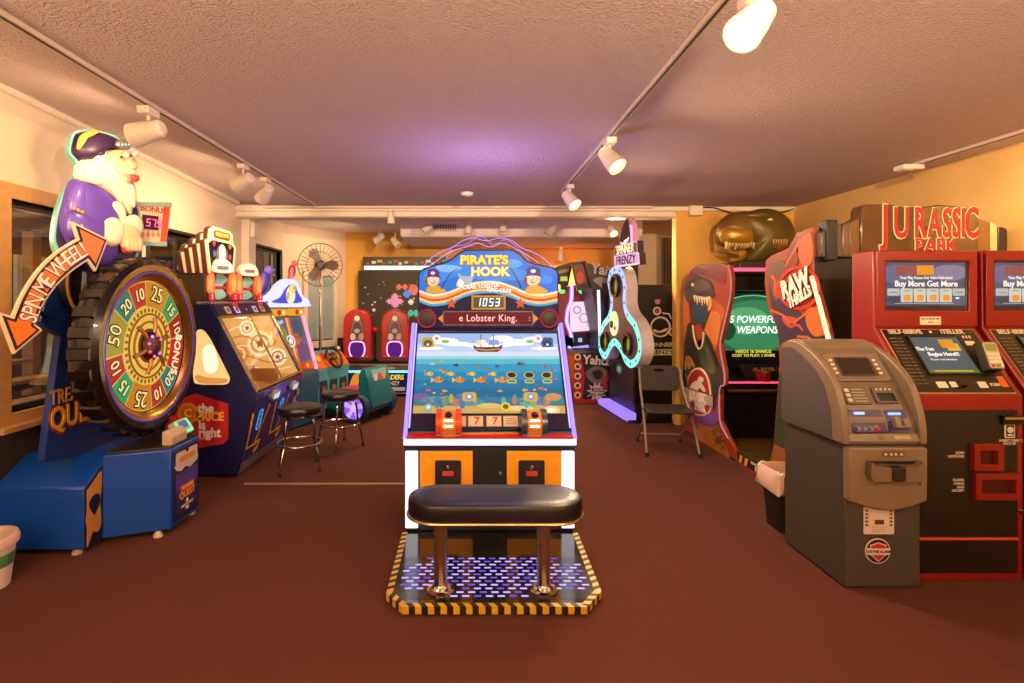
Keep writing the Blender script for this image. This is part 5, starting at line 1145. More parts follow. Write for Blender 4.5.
x, z = sp9(375, 330, .3); p = MB(FRONT(.3)); p.puff(circ(x, z, .07, 16, .05), 0, .06, TR); p.tube([(x, .57, -.02), (x, z - .03, -.01)], .02, BLACK, 8); p.build('gun_muzzle', t)
# ================================================================== DINOSAUR SHOOTING GAME (right, sit-in cabin)
X0, Y0 = 3.35, 5.2
t = thing('dinosaur_arcade_cabin', 'large sit-in dinosaur arcade cabin with painted side panels and a red-lettered wooden sign', 'arcade game', (X0, Y0, 0))
XL, XR = 2.62, 4.08
LP_ = LEFT(XL - X0)                                   # outer face of the left side, u = -(Y - Y0)
def ps(Y, Z): return (-(Y - Y0), Z)
def sx(px, py, X=XL): Y, Z = wx(px, py, X); return ps(Y, Z)
ORED = P('#9a3a22', .35, vary=.3, scale=4, coat=.3)
scr_out = [(6.53, .02), (6.53, 1.6), (6.32, 1.78), (5.97, 1.93), (5.6, 1.985), (5.41, 1.95), (5.36, 1.82), (5.37, 1.65), (5.48, 1.40), (5.59, 1.16), (5.56, 1.0), (5.5, .87), (5.5, .73), (5.6, .67), (5.6, .34), (5.42, .2), (5.29, .115), (5.25, .02)]
p = MB(LP_); p.prism([ps(*a) for a in scr_out], -.04, 0, ORED); sdp = p.build('painted_side_panel', t, bevel=.004)
p = MB(LEFT(XR - X0)); p.prism([ps(*a) for a in scr_out], 0, .04, ORED); p.build('side_panel', t, bevel=.004)
# painted artwork: roaring dinosaur, sunset, emblem
def ca(x, y): return sx(675 + x / 5.25, 250 + y / 5.25)
def cb(x, y): return sx(675 + x / 4.88, 350 + y / 4.88)
def A(*pts, n=4): return [ca(*a) for a in spl(list(pts), n)]
def B_(*pts, n=4): return [cb(*a) for a in spl(list(pts), n)]
p = MB(LP_)
K = lambda c: P(c, .35, vary=.18, scale=14, coat=.3)
p.dec(A((62, 330), (140, 250), (235, 280), (260, 330), (235, 420), (215, 520), (150, 560), (60, 540), (45, 430)), K('#c2592a'), .003)
p.dec(A((150, 330), (230, 330), (238, 400), (215, 500), (160, 420)), K('#d8803a'), .004)
p.dec(A((45, 200), (100, 90), (200, 72), (262, 90), (268, 160), (240, 180), (150, 130), (60, 230)), K('#7a2436'), .003)
p.dec(B_((95, 380), (180, 330), (215, 400), (262, 500), (250, 535), (120, 470)), K('#a8622a'), .003)
p.dec(A((45, 300), (55, 220), (80, 170), (88, 260), (100, 420), (80, 560), (48, 600)), K('#b85a30'), .004)
p.dec(A((62, 420), (85, 380), (150, 420), (185, 470), (220, 560), (250, 650), (240, 760), (120, 760), (46, 720), (50, 560)), K('#232a26'), .006)
p.dec(A((120, 500), (160, 480), (200, 560), (215, 650), (150, 620)), K('#3a4438'), .008); p.dec(A((165, 520), (190, 540), (212, 640), (185, 640)), K('#55583a'), .009)
p.dec(A((60, 560), (90, 570), (110, 640), (80, 700), (55, 640)), K('#d08a4a'), .008)
p.dec(A((75, 260), (110, 250), (180, 275), (185, 330), (150, 430), (155, 500), (130, 525), (105, 490), (90, 400)), K('#5a2420'), .008)
p.dec(A((98, 290), (165, 300), (160, 390), (105, 380)), K('#2b4a54'), .010); p.dec(A((112, 400), (140, 395), (148, 450), (125, 470)), K('#a8402e'), .011)
p.dec(A((55, 230), (65, 180), (92, 148), (112, 132), (150, 138), (188, 168), (204, 215), (200, 250), (165, 238), (110, 250), (72, 275)), K('#4a3a3a'), .010)
p.dec(A((110, 170), (160, 160), (190, 195), (150, 215), (110, 210)), K('#62504e'), .012); p.dec(A((60, 200), (80, 165), (100, 175), (85, 210)), K('#2e2626'), .012); p.dec(A((100, 232), (160, 222), (203, 225), (200, 245), (150, 240), (105, 250)), K('#3a2c52'), .012)
p.dec([ca(*a) for a in circ(97, 182, 7, 12, 10)], P('#f0d8a0', .3), .013)
for i in range(7):
    x = 108 + 13 * i; y = 250 - abs(i - 4) * 3; p.dec([ca(*a) for a in ((x - 6, y), (x + 6, y - 2), (x + 1, y + 34 + (i % 2) * 12))], P('#ecd9ae', .4), .014)
p.dec(A((186, 262), (198, 268), (190, 310), (178, 318)), P('#e0a85a', .4), .013)
rim = spl([(98, 395), (104, 450), (118, 500), (132, 520), (148, 498), (154, 450), (152, 430)], 4, False)
p.dec([ca(*a) for a in band(rim, 7)], P('#e0c48a', .4), .014)
for x, y, r, c in ((70, 640, 20, '#3f5a2a'), (95, 620, 14, '#4f6a30'), (60, 690, 16, '#35502a')): p.dec([ca(*a) for a in star(x, y, r * 1.6, .4, 6)], K(c), .010)
for x, y, r, c in ((195, 395, 26, '#6a5a2a'), (215, 440, 30, '#4a4a26'), (235, 470, 22, '#7a5a2a'), (205, 330, 20, '#7a3a7a')): p.dec([cb(*a) for a in star(x, y, r, .4, 6, 60)], K(c), .008)
p.dec(B_((110, 335), (190, 310), (215, 330), (195, 370), (140, 365)), K('#7a3f86'), .009)
p.build('dinosaur_painting', sdp, smooth=0)
# emblem: red disc with a pale running skeleton, name plate across it
p = MB(LP_)
disc = [cb(*a) for a in spl([(70, 195), (78, 130), (105, 98), (135, 100), (162, 140), (175, 205), (178, 262), (165, 305), (110, 310), (80, 260)], 4)]
p.dec(grow(disc, .02), P('#e8dcc4', .4), .016); p.dec(disc, P('#a8241e', .35), .020)
p.dec(B_((82, 185), (95, 160), (120, 150), (140, 165), (158, 200), (150, 205), (130, 185), (118, 200), (100, 190), (92, 200)), P('#efe4d0', .4), .024); p.dec(B_((120, 150), (128, 130), (148, 140), (142, 158)), P('#efe4d0', .4), .024)
pl = [cb(*a) for a in ((56, 180), (196, 228), (196, 276), (60, 246))]; p.dec(grow(pl, .01), P('#3a3430', .4), .026); p.dec(pl, P('#b8a896', .4), .030)
a0, a1 = Vector(cb(60, 214)), Vector(cb(194, 252)); mid = (a0 + a1) / 2; rr = math.atan2(a1.y - a0.y, a1.x - a0.x); n_ = 'JURASSIC'
p.text(n_, mid.x, mid.y, .15, P('#f0e4d0', .4), .030, .034, .02, .72, rot=rr); m2 = Vector(cb(135, 282)); p.text('PARK', m2.x, m2.y, .13, P('#e8dcc4', .4), .026, .034, .03, .9, rot=rr)
p.build('emblem', sdp, smooth=0)
# lit edge trim of the screen cabin
tr = [(x, y) for x, y in scr_out[5:16]]
MB().tube([(XL - X0 - .006, Y - Y0, Z) for Y, Z in spl(tr, 3, False)], .008, E('#c88a8a', .8), 6).build('edge_trim', sdp)
# inside of the screen cabin
DK = P('#0c090b', .4)
p = MB(); p.box(XL - X0 + .04, XR - X0 - .04, .95, 1.3, .02, 1.86, DK); p.box(XL - X0 + .04, XR - X0 - .04, .30, 1.3, 1.86, 1.92, DK); p.box(XL - X0 + .04, XR - X0 - .04, .36, 1.0, 1.70, 1.86, DK); p.build('screen_cabinet', t, bevel=.006)
p = MB(); p.box(XL - X0 + .045, XR - X0 - .045, .36, .95, .66, .74, DK); p.box(XL - X0 + .045, XR - X0 - .045, .62, .95, .10, .66, P('#050405', .5)); p.build('control_shelf', t, bevel=.006)
MB().box(XL - X0 + .02, XR - X0 - .02, .275, .30, 1.895, 1.93, E('#ff5a80', 1.6, True)).build('top_light_strip', t)
MB().box(XL - X0 + .05, XR - X0 - .05, .345, .36, .735, .752, E('#ff4a6e', 1.6, True)).build('shelf_light_strip', t)
MB().tube([(XL - X0 + .05, .33, .66), (XR - X0 - .05, .33, .66)], .014, P('#9a7a5a', .3, .8), 8).build('shelf_rail', t)
SF_ = FRONT(.94); cs = -.085
p = MB(SF_); p.dec(rect(-.66, .82, .66, 1.68), E('#12351f', .8, True), .004)
p.dec(circ(cs - .02, 1.28, .52, 40, .36), E('#2c6a44', .9), .006); p.dec(circ(cs, 1.30, .44, 40, .30), E('#3f8a5a', .9), .008); p.dec(circ(cs - .1, 1.36, .26, 30, .16), E('#62b07a', .9), .010); p.ring(circ(cs - .02, 1.28, .55, 40, .38), circ(cs - .02, 1.28, .53, 40, .365), .006, .009, E('#7ac896', .9))
for a in ((-.5, 1.2), (.35, 1.5), (.4, 1.1)): p.dec(spl([(a[0], a[1]), (a[0] + .1, a[1] + .16), (a[0] + .2, a[1] + .06), (a[0] + .12, a[1] - .06)], 4), E('#1d4a30', .9), .011)
p.dec(rect(-.66, .82, .66, 1.02), E('#140a0c', .8), .012)
p.text('5 POWERFUL', cs, 1.375, .115, E('#f2fff4', 1.2), .014, .018, .012, .86, shear=.18); p.text('WEAPONS', cs + .02, 1.255, .115, E('#f2fff4', 1.2), .014, .018, .012, .86, shear=.18)
p.text('NEEDS 16 SHARDS', cs - .02, 1.01, .05, E('#f0e04a', 1.), .014, .018, .01); p.text('COST TO PLAY: 1 SWIPE', cs - .02, .965, .045, E('#f0e04a', 1.), .014, .018, .01)
p.build('screen', t, smooth=0)
p = MB(FR((cs, .6, .745), (1, 0, 0), (0, .5, .4))); p.prism(rrect(-.28, .0, .28, .2, .02), 0, .02, P('#2a1216', .35)); p.text('PLAYER 1', 0, .12, .07, P('#b09a60', .4), .02, .023, .02); p.build('instruction_panel', t, smooth=0)
for a in (-.30, .42):
    p = MB(); p.box(a - .03, a + .03, .28, .46, .76, .86, P('#8a1420', .3, coat=.3)); p.tube([(a, .38, .74), (a, .38, .80)], .03, DK, 10); p.tube([(a, .30, .82), (a, .55, .84)], .022, P('#a81a28', .3, coat=.3), 10); p.build('light_gun', t, bevel=.006)
# platform with step markings
p = MB(); p.box(XL - X0 + .02, XR - X0 - .02, -1.28, .95, 0.0, .10, P('#1a1512', .5)); plat = p.build('floor_platform', t)
p = MB(); p.box(XL - X0 + .05, XR - X0 - .05, -.55, .6, .10, .106, P('#5a4320', .45, .4))
for i in range(26): p.box(XL - X0 + .05, XR - X0 - .05, -.55 + i * .044, -.535 + i * .044, .106, .111, P('#7a5c2c', .4, .5))
p.build('tread_plate', plat)
p = MB(LEFT(XL - X0 + .02)); a0, a1 = ps(5.29, 0)[0], ps(4.62, 0)[0]
p.dec(rect(a0, .0, a1, .105), P('#1c1610', .5), .012)
for k in range(2): p.dec([(a0 + .06 + .10 * k, .02), (a0 + .11 + .10 * k, .02), (a0 + .14 + .10 * k, .095), (a0 + .09 + .10 * k, .095)], P('#d8a52a', .4), .016)
for k in range(2): p.dec([(a1 - .16 + .09 * k, .02), (a1 - .11 + .09 * k, .02), (a1 - .08 + .09 * k, .095), (a1 - .13 + .09 * k, .095)], P('#d8a52a', .4), .016)
p.text('WATCH YOUR', (a0 + a1) / 2 + .07, .08, .035, P('#e8dcc8', .4), .012, .016, .01); p.text('STEP', (a0 + a1) / 2 + .08, .042, .055, P('#e8dcc8', .4), .012, .016, .02); p.dec(rect(a0, .0, a1, .012), P('#b0261c', .4), .014)
p.build('step_edging', plat, smooth=0)
# rear seat cabin
raw = [(4.74, .02), (4.62, .35), (4.53, 1.05), (4.55, 1.34), (4.71, 1.54), (4.76, 1.75), (4.74, 1.95), (4.64, 1.99), (4.40, 2.03), (4.29, 2.14), (4.09, 2.16), (4.08, 1.77), (3.99, 1.55), (3.90, 1.34), (3.90, .02)]
p = MB(LP_); p.prism([ps(*a) for a in raw], -.04, 0, P('#8f3e26', .35, vary=.35, scale=5, coat=.3)); rp = p.build('painted_side_panel', t, bevel=.004)
p = MB(LEFT(XR - X0)); p.prism([ps(*a) for a in raw], 0, .04, P('#8f3e26', .35, vary=.35, scale=5)); p.build('side_panel', t, bevel=.004)
def cd(x, y): return sx(660 + x / 3.415, 190 + y / 3.415)
p = MB(LP_); D_ = lambda *pts: [cd(*a) for a in spl(list(pts), 4)]
p.dec(D_((372, 262), (400, 270), (440, 360), (480, 420), (545, 440), (585, 490), (590, 540), (480, 560), (418, 540), (400, 470), (380, 390)), K('#3a2c48'), .003)
p.dec(D_((372, 262), (420, 240), (430, 300), (400, 380), (378, 330)), K('#6a4a4a'), .004)
for pts, c in (((470, 190), (515, 145), (522, 240), (490, 260)), '#b8562e'), (((440, 210), (470, 180), (470, 250), (430, 290)), '#7a2f22'), (((510, 400), (560, 420), (580, 480), (530, 500), (500, 450)), '#c06a34'), (((395, 300), (420, 330), (410, 370), (388, 350)), '#a04a34'), (((420, 430), (470, 440), (455, 470), (430, 460)), '#b04a3a'): p.dec(D_(*pts), K(c), .006)
for a, b in (((380, 410), (450, 460)), ((450, 460), (490, 480)), ((450, 460), (540, 400)), ((470, 500), (530, 520)), ((385, 290), (395, 360)), ((480, 170), (430, 260)), ((505, 160), (500, 240))): p.dec([cd(*q_) for q_ in band([a, ((a[0] + b[0]) / 2 + 6, (a[1] + b[1]) / 2 - 8), b], 9, 4)], K('#c8603a'), .007)
ctr = cd(478, 335)
def ell(r): return [cd(478 + r * math.cos(2 * PI * i / 32), 335 + r * 1.05 * math.sin(2 * PI * i / 32)) for i in range(32)]
for r_, r2 in ((72, 62), (52, 42), (30, 22)): p.ring(ell(r_), ell(r2), .003, .010, P('#c22a20', .35))
def slant(txt, x, y, x2, y2, size, c, w0, sxx):
    a, b = Vector(cd(x, y)), Vector(cd(x2, y2)); m = (a + b) / 2; p.text(txt, m.x, m.y, size, c, w0, w0 + .005, .045, sxx, rot=math.atan2(b.y - a.y, b.x - a.x))
WH = P('#f2ece2', .4); DKP2 = P('#1c1418', .4)
for c, w0, dx in ((DKP2, .010, 3), (WH, .014, 0)):
    slant('RAW', 420 + dx, 350 + dx, 516 + dx, 295 + dx, .205, c, w0, .78); slant('THRILLS', 438 + dx, 395 + dx, 530 + dx, 338 + dx, .115, c, w0, .74)
p.dec([ps(4.60, .40), ps(4.52, 1.0), ps(3.92, 1.0), ps(3.92, .06), ps(4.70, .06)], K('#33442c'), .003); p.dec([ps(4.68, .08), ps(4.6, .36), ps(4.4, .36), ps(4.4, .08)], K('#9a5634'), .005)
p.build('thriller_painting', rp, smooth=0)
MB().tube([(XL - X0 - .012, 4.08 - Y0, 1.78), (XL - X0 - .012, 3.99 - Y0, 1.56), (XL - X0 - .012, 3.895 - Y0, 1.33), (XL - X0 - .012, 3.895 - Y0, 1.1)], .016, E('#ffe2a0', 1.8, True), 8).build('edge_light', rp)
p = MB(); p.box(XL - X0 + .006, XR - X0 - .006, -1.12, -1.07, .05, 1.93, P('#16100e', .5)); p.build('back_wall', t, bevel=.006)
p = MB(); p.box(XL - X0 + .04, XR - X0 - .04, -1.1, -.55, 1.88, 1.93, P('#1a1512', .5)); p.build('canopy', t, bevel=.006)
p = MB(); p.box(XL - X0 + .12, XR - X0 - .12, -1.06, -.62, .10, .48, P('#8a1420', .4)); p.box(XL - X0 + .12, XR - X0 - .12, -1.07, -.95, .48, 1.15, P('#8a1420', .4)); p.build('bench_seat', t, bevel=.04)
# sign
SY = 4.0
def cg(x, y): X, Z = wy(820 + x / 5.02, 195 + y / 5.02, SY); return (X - X0, Z)
MF2 = FRONT(SY - Y0); WDB = P('#6a4522', .35, vary=.4, scale=7, coat=.5)
p = MB(MF2); p.prism([cg(*a) for a in ((206, 300), (206, 74), (222, 48), (340, 44), (430, 62), (520, 58), (600, 48), (690, 56), (760, 68), (790, 92), (800, 125), (795, 300))], -.12, 0, P('#54361c', .2, vary=.4, scale=8, coat=.6)); sg_ = p.build('sign_board', t, bevel=.01)
for nm, pts, m in (('post', ((158, 310), (158, 138), (205, 110), (240, 105), (240, 310)), WDB), ('post', ((780, 310), (780, 110), (870, 132), (870, 310)), WDB), ('post', ((868, 310), (868, 130), (905, 150), (905, 310)), P('#c9a468', .4, vary=.2)), ('end_bracket', ((905, 310), (905, 155), (950, 165), (956, 180), (956, 310)), P('#241a12', .4)), ('metal_plate', ((15, 310), (15, 185), (60, 160), (118, 145), (128, 310)), P('#5a4c46', .3, .5)), ('metal_plate', ((122, 310), (122, 144), (160, 134), (160, 310)), P('#6e5a4c', .3, .5))):
    b = MB(FRONT(SY - Y0 + .02)); b.prism([cg(*a) for a in pts], -.10, .0, m); o = b.build(nm, sg_, bevel=.008)
b = MB(FRONT(SY - Y0 + .02))
for x, y in ((48, 200), (48, 320)): b.dec([cg(*a) for a in circ(x, y, 14, 12, 9)], DKP2, .006)
b.build('bolt', sg_, smooth=0)
b = MB(MF2); JR = E('#e03a2c', .95); JY = E('#f2dc7a', .95)
xa, za = cg(535, 152); 
letters = [('J', 325, 150, 1.0, 1.25), ('U', 405, 148, 1.0, 1.06), ('R', 498, 148, 1.0, 1.06), ('A', 570, 148, 1.0, 1.0), ('S', 632, 148, 1.0, 1.0), ('S', 680, 148, 1., 1.0), ('I', 714, 148, 1., 1.0), ('C', 757, 148, 1., 1.06)]
for ch, x, y, s_, h in letters:
    a, c = cg(x, y); b.text(ch, a, c, .30 * h, JY, 0, .006, .045, .54 if ch in 'JU' else .46); b.text(ch, a, c, .30 * h, JR, .006, .012, .02, .54 if ch in 'JU' else .46)
for ch, x in (('P', 495), ('A', 550), ('R', 605), ('K', 655)):
    a, c = cg(x, 258); b.text(ch, a, c, .15, JY, 0, .006, .04, .9); b.text(ch, a, c, .15, JR, .006, .012, .015, .9)
b.build('sign_lettering', sg_, smooth=0)
MB().box(XL - X0 + .05, XL - X0 + .13, SY - Y0 - .0, SY - Y0 + .1, 1.9, 2.2, BLACK).build('speaker_post', t, bevel=.006)
# dinosaur head on the roof
HY = 6.42
def ch_(x, y): X, Z = wy(690 + x / 8.53, 195 + y / 8.53, HY); return (X - X0, Z)
def both(p, pts, w0, h, m, n=5):
    F = FRONT(HY - Y0); p.M = F; p.puff(pts, w0, h, m, n); p.M = FR((0, HY - Y0, 0), (-1, 0, 0), (0, 0, 1)); p.puff([(-a, b) for a, b in pts], w0, h, m, n)
H_ = lambda *pts: [ch_(*a) for a in spl(list(pts), 4)]
BRZ = P('#7d5f2a', .38, .3, vary=.3, scale=6, bump=.15, bscale=30); GLD = P('#c2923a', .32, .45, vary=.2, scale=6); OLV = P('#64531f', .42, .2, vary=.3, scale=6, bump=.15, bscale=30)
p = MB()
both(p, H_((400, 160), (500, 140), (600, 118), (690, 126), (770, 165), (835, 235), (872, 330), (862, 430), (810, 505), (720, 560), (600, 600), (470, 600), (450, 540), (470, 450), (420, 350), (380, 240)), 0, .26, OLV, 6)
both(p, H_((222, 300), (240, 240), (330, 162), (430, 142), (540, 150), (600, 200), (590, 300), (540, 390), (440, 440), (330, 445), (250, 425), (228, 370)), 0, .20, BRZ, 6)
both(p, H_((226, 330), (260, 280), (400, 270), (500, 290), (520, 370), (480, 430), (350, 440), (255, 420), (232, 380)), .06, .16, GLD, 5)
both(p, H_((262, 468), (320, 480), (400, 462), (460, 462), (480, 500), (450, 560), (390, 590), (400, 540), (330, 518), (290, 500)), 0, .12, GLD, 4)
both(p, H_((400, 190), (520, 160), (600, 190), (560, 225), (440, 225)), .15, .09, BRZ, 4)
both(p, H_((600, 390), (740, 385), (730, 470), (660, 490), (610, 450)), .20, .04, P('#8a3a26', .4), 4)
for s in (1, -1):
    for i in range(11):
        x = 262 + 25 * i; y = 405 + (8 if i % 2 else 0); F = FRONT(HY - Y0) if s > 0 else FR((0, HY - Y0, 0), (-1, 0, 0), (0, 0, 1)); p.M = F
        q0 = [ch_(*a) for a in ((x - 10, y), (x + 10, y), (x, y + 55 + 14 * (i % 3 == 0)))]; q0 = q0 if s > 0 else [(-a, b) for a, b in q0]; p.prism(q0, .12, .16, P('#e2c27a', .3), taper=.8)
    for i in range(6):
        x = 612 + 22 * i; q0 = [ch_(*a) for a in ((x - 7, 395), (x + 7, 395), (x - 4, 450))]; q0 = q0 if s > 0 else [(-a, b) for a, b in q0]; p.prism(q0, .2, .255, P('#d8b878', .3), taper=.8)
    q0 = H_((568, 238), (590, 222), (615, 228), (600, 246)); q0 = q0 if s > 0 else [(-a, b) for a, b in q0]; p.puff(q0, .225, .02, P('#f0e2b8', .2), 3)
p.build('dinosaur_head', t)
MB().box(ch_(560, 0)[0] - .3, ch_(560, 0)[0] + .3, HY - Y0 - .2, HY - Y0 + .1, 1.91, 2.06, P('#3a2a16', .4)).build('head_mount', t, bevel=.02)

# ================================================================== CASH MACHINE
X0, Y0 = 2.282, 2.94
t = thing('cash_machine', 'tall grey-brown cash machine with a curved top standing in front of the red kiosk', 'cash machine', (X0, Y0, 0))
TAUPE = P('#75624f', .42); TAUPE2 = P('#6a5848', .45); DGREY = P('#3d3631', .5); SIDE = P('#4a4246', .5)
W2 = .212
MB().box(-W2 + .004, W2 - .004, .02, .585, .012, .795, DGREY).build('cabinet', t, bevel=.006)
MB().box(-W2 + .03, W2 - .03, .05, .56, 0, .02, BLACK).build('plinth', t)
p = MB(FR((-W2 + .004, 0, 0), (0, 1, 0), (0, 0, 1))); core = [(.02, .80), (.045, .93), (.135, 1.08), (.24, 1.215), (.335, 1.305), (.40, 1.33), (.52, 1.33), (.585, 1.30), (.585, .80)]
p.prism(core, 0, 2 * W2 - .008, TAUPE2); head = p.build('head', t, bevel=.004)
fin = spl([(0, .805), (-.002, .86), (.005, .93), (.022, 1.0), (.075, 1.125), (.15, 1.205), (.25, 1.272), (.36, 1.322), (.44, 1.343)], 4, False) + [(.50, 1.345), (.585, 1.31), (.585, .805)]
for s in (-1, 1):
    p = MB(FR((s * W2 - .02, 0, 0), (0, 1, 0), (0, 0, 1))); p.prism(fin, 0, .04, TAUPE); f = p.build('side_fin', head, bevel=.008)
    fl_ = [(.09, .82), (.10, .98), (.16, 1.11), (.24, 1.19), (.36, 1.26), (.47, 1.30), (.575, 1.29), (.575, .82)]
    p = MB(LEFT(s * (W2 + .02)) if s < 0 else RIGHT(s * (W2 + .02))); p.dec([(a * s, b) for a, b in fl_], SIDE, .004); p.build('side_cover', f, smooth=0)
p = MB(FR((-W2, 0, 0), (0, 1, 0), (0, 0, 1))); p.prism(spl([(.33, 1.30), (.37, 1.33), (.42, 1.348), (.50, 1.35), (.55, 1.33)], 3, False) + [(.55, 1.28), (.34, 1.28)], .0, 2 * W2, P('#6e6148', .4)); p.build('top_cap', head, bevel=.01)
def facet(a, b): return FR((0, a[0], a[1]), (1, 0, 0), (0, b[0] - a[0], b[1] - a[1])), math.hypot(b[0] - a[0], b[1] - a[1])
# screen
F, Lf = facet(core[2], core[3]); F3, L3 = facet(core[3], core[4])
Fs = FR((0, .165, 1.125), (1, 0, 0), (0, .135, .155))
p = MB(Fs); p.prism(rrect(-.165, -.0, .165, .19, .02), 0, .012, TAUPE); p.ring(rrect(-.115, .03, .10, .165, .008), rrect(-.10, .042, .086, .153, .005), .012, .018, P('#3a322a', .4)); pan = p.build('screen_panel', head, bevel=.003)
p = MB(Fs); p.dec(rect(-.10, .042, .086, .153), P('#2b211a', .12, coat=.5), .014); p.build('screen', pan, smooth=0)
for s in (-1, 1):
    for k in range(4): MB(Fs).prism(rrect(s * .132 - .013 - (.008 if s > 0 else .0), .045 + .03 * k, s * .132 + .005 - (.008 if s > 0 else 0), .057 + .03 * k, .003), .012, .018, P('#e2d8c4', .4)).build('screen_button', pan)
# middle: instruction plate and receipt slot
Fm = FR((0, .082, 1.0), (1, 0, 0), (0, .085, .125))
p = MB(Fm); p.prism(rrect(-.15, .01, -.005, .115, .006), 0, .01, P('#5a4e44', .4))
for k in range(3): p.dec(rrect(-.14, .022 + .03 * k, -.115, .042 + .03 * k, .003), P('#cfc4b4', .4), .014)
for k in range(5): p.dec(rect(-.10, .024 + .018 * k, -.03 + .005 * (k % 2), .028 + .018 * k), P('#bfb2a0', .4), .013)
p.build('instruction_plate', head, smooth=0)
p = MB(Fm); p.ring(rrect(.02, .015, .15, .115, .008), rrect(.035, .025, .135, .075, .005), 0, .014, P('#5a4e42', .4)); p.dec(rect(.035, .025, .135, .075), BLACK, .003); 
for k in range(4): p.dec(circ(.045 + .025 * k, .097, .006, 8), P('#cfc4b4', .4), .016)
p.build('receipt_slot', head, smooth=0)
# keypad bay and card reader
Fk = FR((0, .028, .865), (1, 0, 0), (0, .045, .11))
p = MB(Fk); p.dec(rrect(-.155, .0, .03, .125, .012), P('#241a52', .4), .006); p.dec(rrect(-.13, .098, -.07, .112, .006), E('#8aa4ff', 2.2, True), .010); p.build('keypad_bay', head, smooth=0)
kp = MB(FR((0, .015, .870), (1, 0, 0), (0, .10, .04)))
for i in range(4):
    for j in range(4): kp.prism(rrect(-.14 + .034 * i, .004 + .022 * j, -.115 + .034 * i, .020 + .022 * j, .003), .0, .02, P('#8a86a8' if i < 3 else ('#c23a3a', '#c9a03a', '#3a9a4a', '#6a6a8a')[j], .4))
kp.box(-.148, .025, -.002, .095, -.004, .004, P('#4a4470', .4)); kp.build('keypad', head, smooth=0)
p = MB(Fk); p.prism(rrect(.045, .0, .16, .125, .012), 0, .008, P('#2c2460', .4)); p.dec(rrect(.06, .095, .13, .108, .005), E('#7aa0ff', 2.2, True), .012); c = p.build('card_reader', head, smooth=0)
p = MB(Fk); p.prism(rrect(.065, .02, .095, .08, .01), 0, .045, TAUPE); p.prism(rrect(.115, .02, .15, .07, .01), 0, .04, TAUPE); p.prism(rrect(.065, .018, .15, .034, .006), 0, .035, TAUPE); p.build('card_guide', c, bevel=.004)
p = MB(FR((0, .012, .815), (1, 0, 0), (0, .02, .045))); p.prism(rrect(-.21, 0, .21, .045, .01), 0, .012, TAUPE); 
p.dec(rrect(-.03, .012, .0, .036, .004), P('#5a4e42', .4), .015); p.dec(rrect(.06, .012, .15, .036, .004), P('#a08c6c', .3, .6), .015); p.build('fascia_lip', head, bevel=.003)
# cash dispenser panel
bott = [(W2 + .003, .50), (W2 + .003, .795), (-W2 - .003, .795), (-W2 - .003, .50)] + [(-W2 + 2 * W2 * i / 12, .50 - .05 * math.sin(PI * i / 12)) for i in range(1, 12)]
p = MB(FRONT(.03)); p.prism(bott, -.0, .055, TAUPE); dp = p.build('dispenser_panel', t, bevel=.012, seg=3)
DF = FRONT(-.025)
p = MB(DF); p.prism([(-.125, .73), (-.13, .66), (-.115, .62), (.145, .62), (.16, .66), (.155, .73), (.12, .70), (-.09, .70)], 0, .045, TAUPE2); p.dec([(-.10, .705), (-.12, .725), (.15, .725), (.13, .705)], BLACK, .006); p.prism([(-.02, .635), (-.02, .70), (.055, .70), (.055, .635), (.04, .625), (-.005, .625)], .0, .05, P('#1c1612', .4)); p.build('cash_tray', dp, bevel=.006)
p = MB(DF); p.dec(rrect(-.04, .745, .085, .775, .01), P('#5a4e40', .4), .004)
for k, a in enumerate((-.02, .01, .035, .065)): p.dec(circ(a, .76, .007, 8), P('#d8ccb8', .4), .006)
p.dec(circ(.175, .60, .010, 14), P('#8a7a64', .3, .6), .008); p.build('dispenser_marks', dp, smooth=0)
p = MB(FRONT(.02)); p.dec(rrect(-.105, .305, .062, .455, .004), P('#e8d8cc', .5), .003); p.dec(rrect(-.045, .36, .005, .385, .003), P('#3a3434', .4), .005)
for k in range(5):
    for a in (-.09, .045): p.dec(rrect(a - .008, .40 - .02 * k + .03, a + .008, .412 - .02 * k + .03, .002), P('#6a5a6a', .4), .005)
for k in range(3): p.dec(rect(-.06, .320 + .012 * k, .02, .323 + .012 * k), P('#b0a090', .4), .005)
p.build('paper_notice', t, smooth=0)
p = MB(FRONT(.02)); ec = (-.028, .212)
p.dec(circ(ec[0], ec[1], .070, 36), WHITE, .003); p.dec(circ(ec[0], ec[1], .064, 36), P('#1a1418', .4), .005); p.dec(mv([(-.045, .035), (0, .05), (.045, .035), (.042, -.02), (0, -.058), (-.042, -.02)], *ec), WHITE, .007); p.dec(mv([(-.04, .031), (0, .045), (.04, .031), (.037, -.018), (0, -.051), (-.037, -.018)], *ec), P('#c0262a', .4), .009)
p.dec(rect(ec[0] - .062, ec[1] - .017, ec[0] + .062, ec[1] + .017), WHITE, .011); p.text('WAYNE ALARM', ec[0], ec[1], .022, P('#1a1418', .4), .011, .013, .015, .82); p.build('round_sticker', t, smooth=0)
# ================================================================== SELF-SERVE KIOSKS
X0, Y0 = 2.836, 3.05
t = thing('change_kiosk', 'red self-serve kiosk with two screens, directly behind the cash machine', 'kiosk', (X0, Y0, 0), 0, 'red self-serve kiosks')
t.scale = (.955, 1, 1)
KR = P('#7d120d', .35, coat=.2, vary=.06); BKP = P('#17130f', .35, vary=.3, scale=90)
kp_ = [(0, .0), (0, 1.055), (.285, 1.425), (.29, 1.91), (.48, 1.91), (.50, 0)]
p = MB(FR((-.332, 0, 0), (0, 1, 0), (0, 0, 1))); p.prism(kp_, 0, .664, KR); bod = p.build('cabinet', t, bevel=.008)
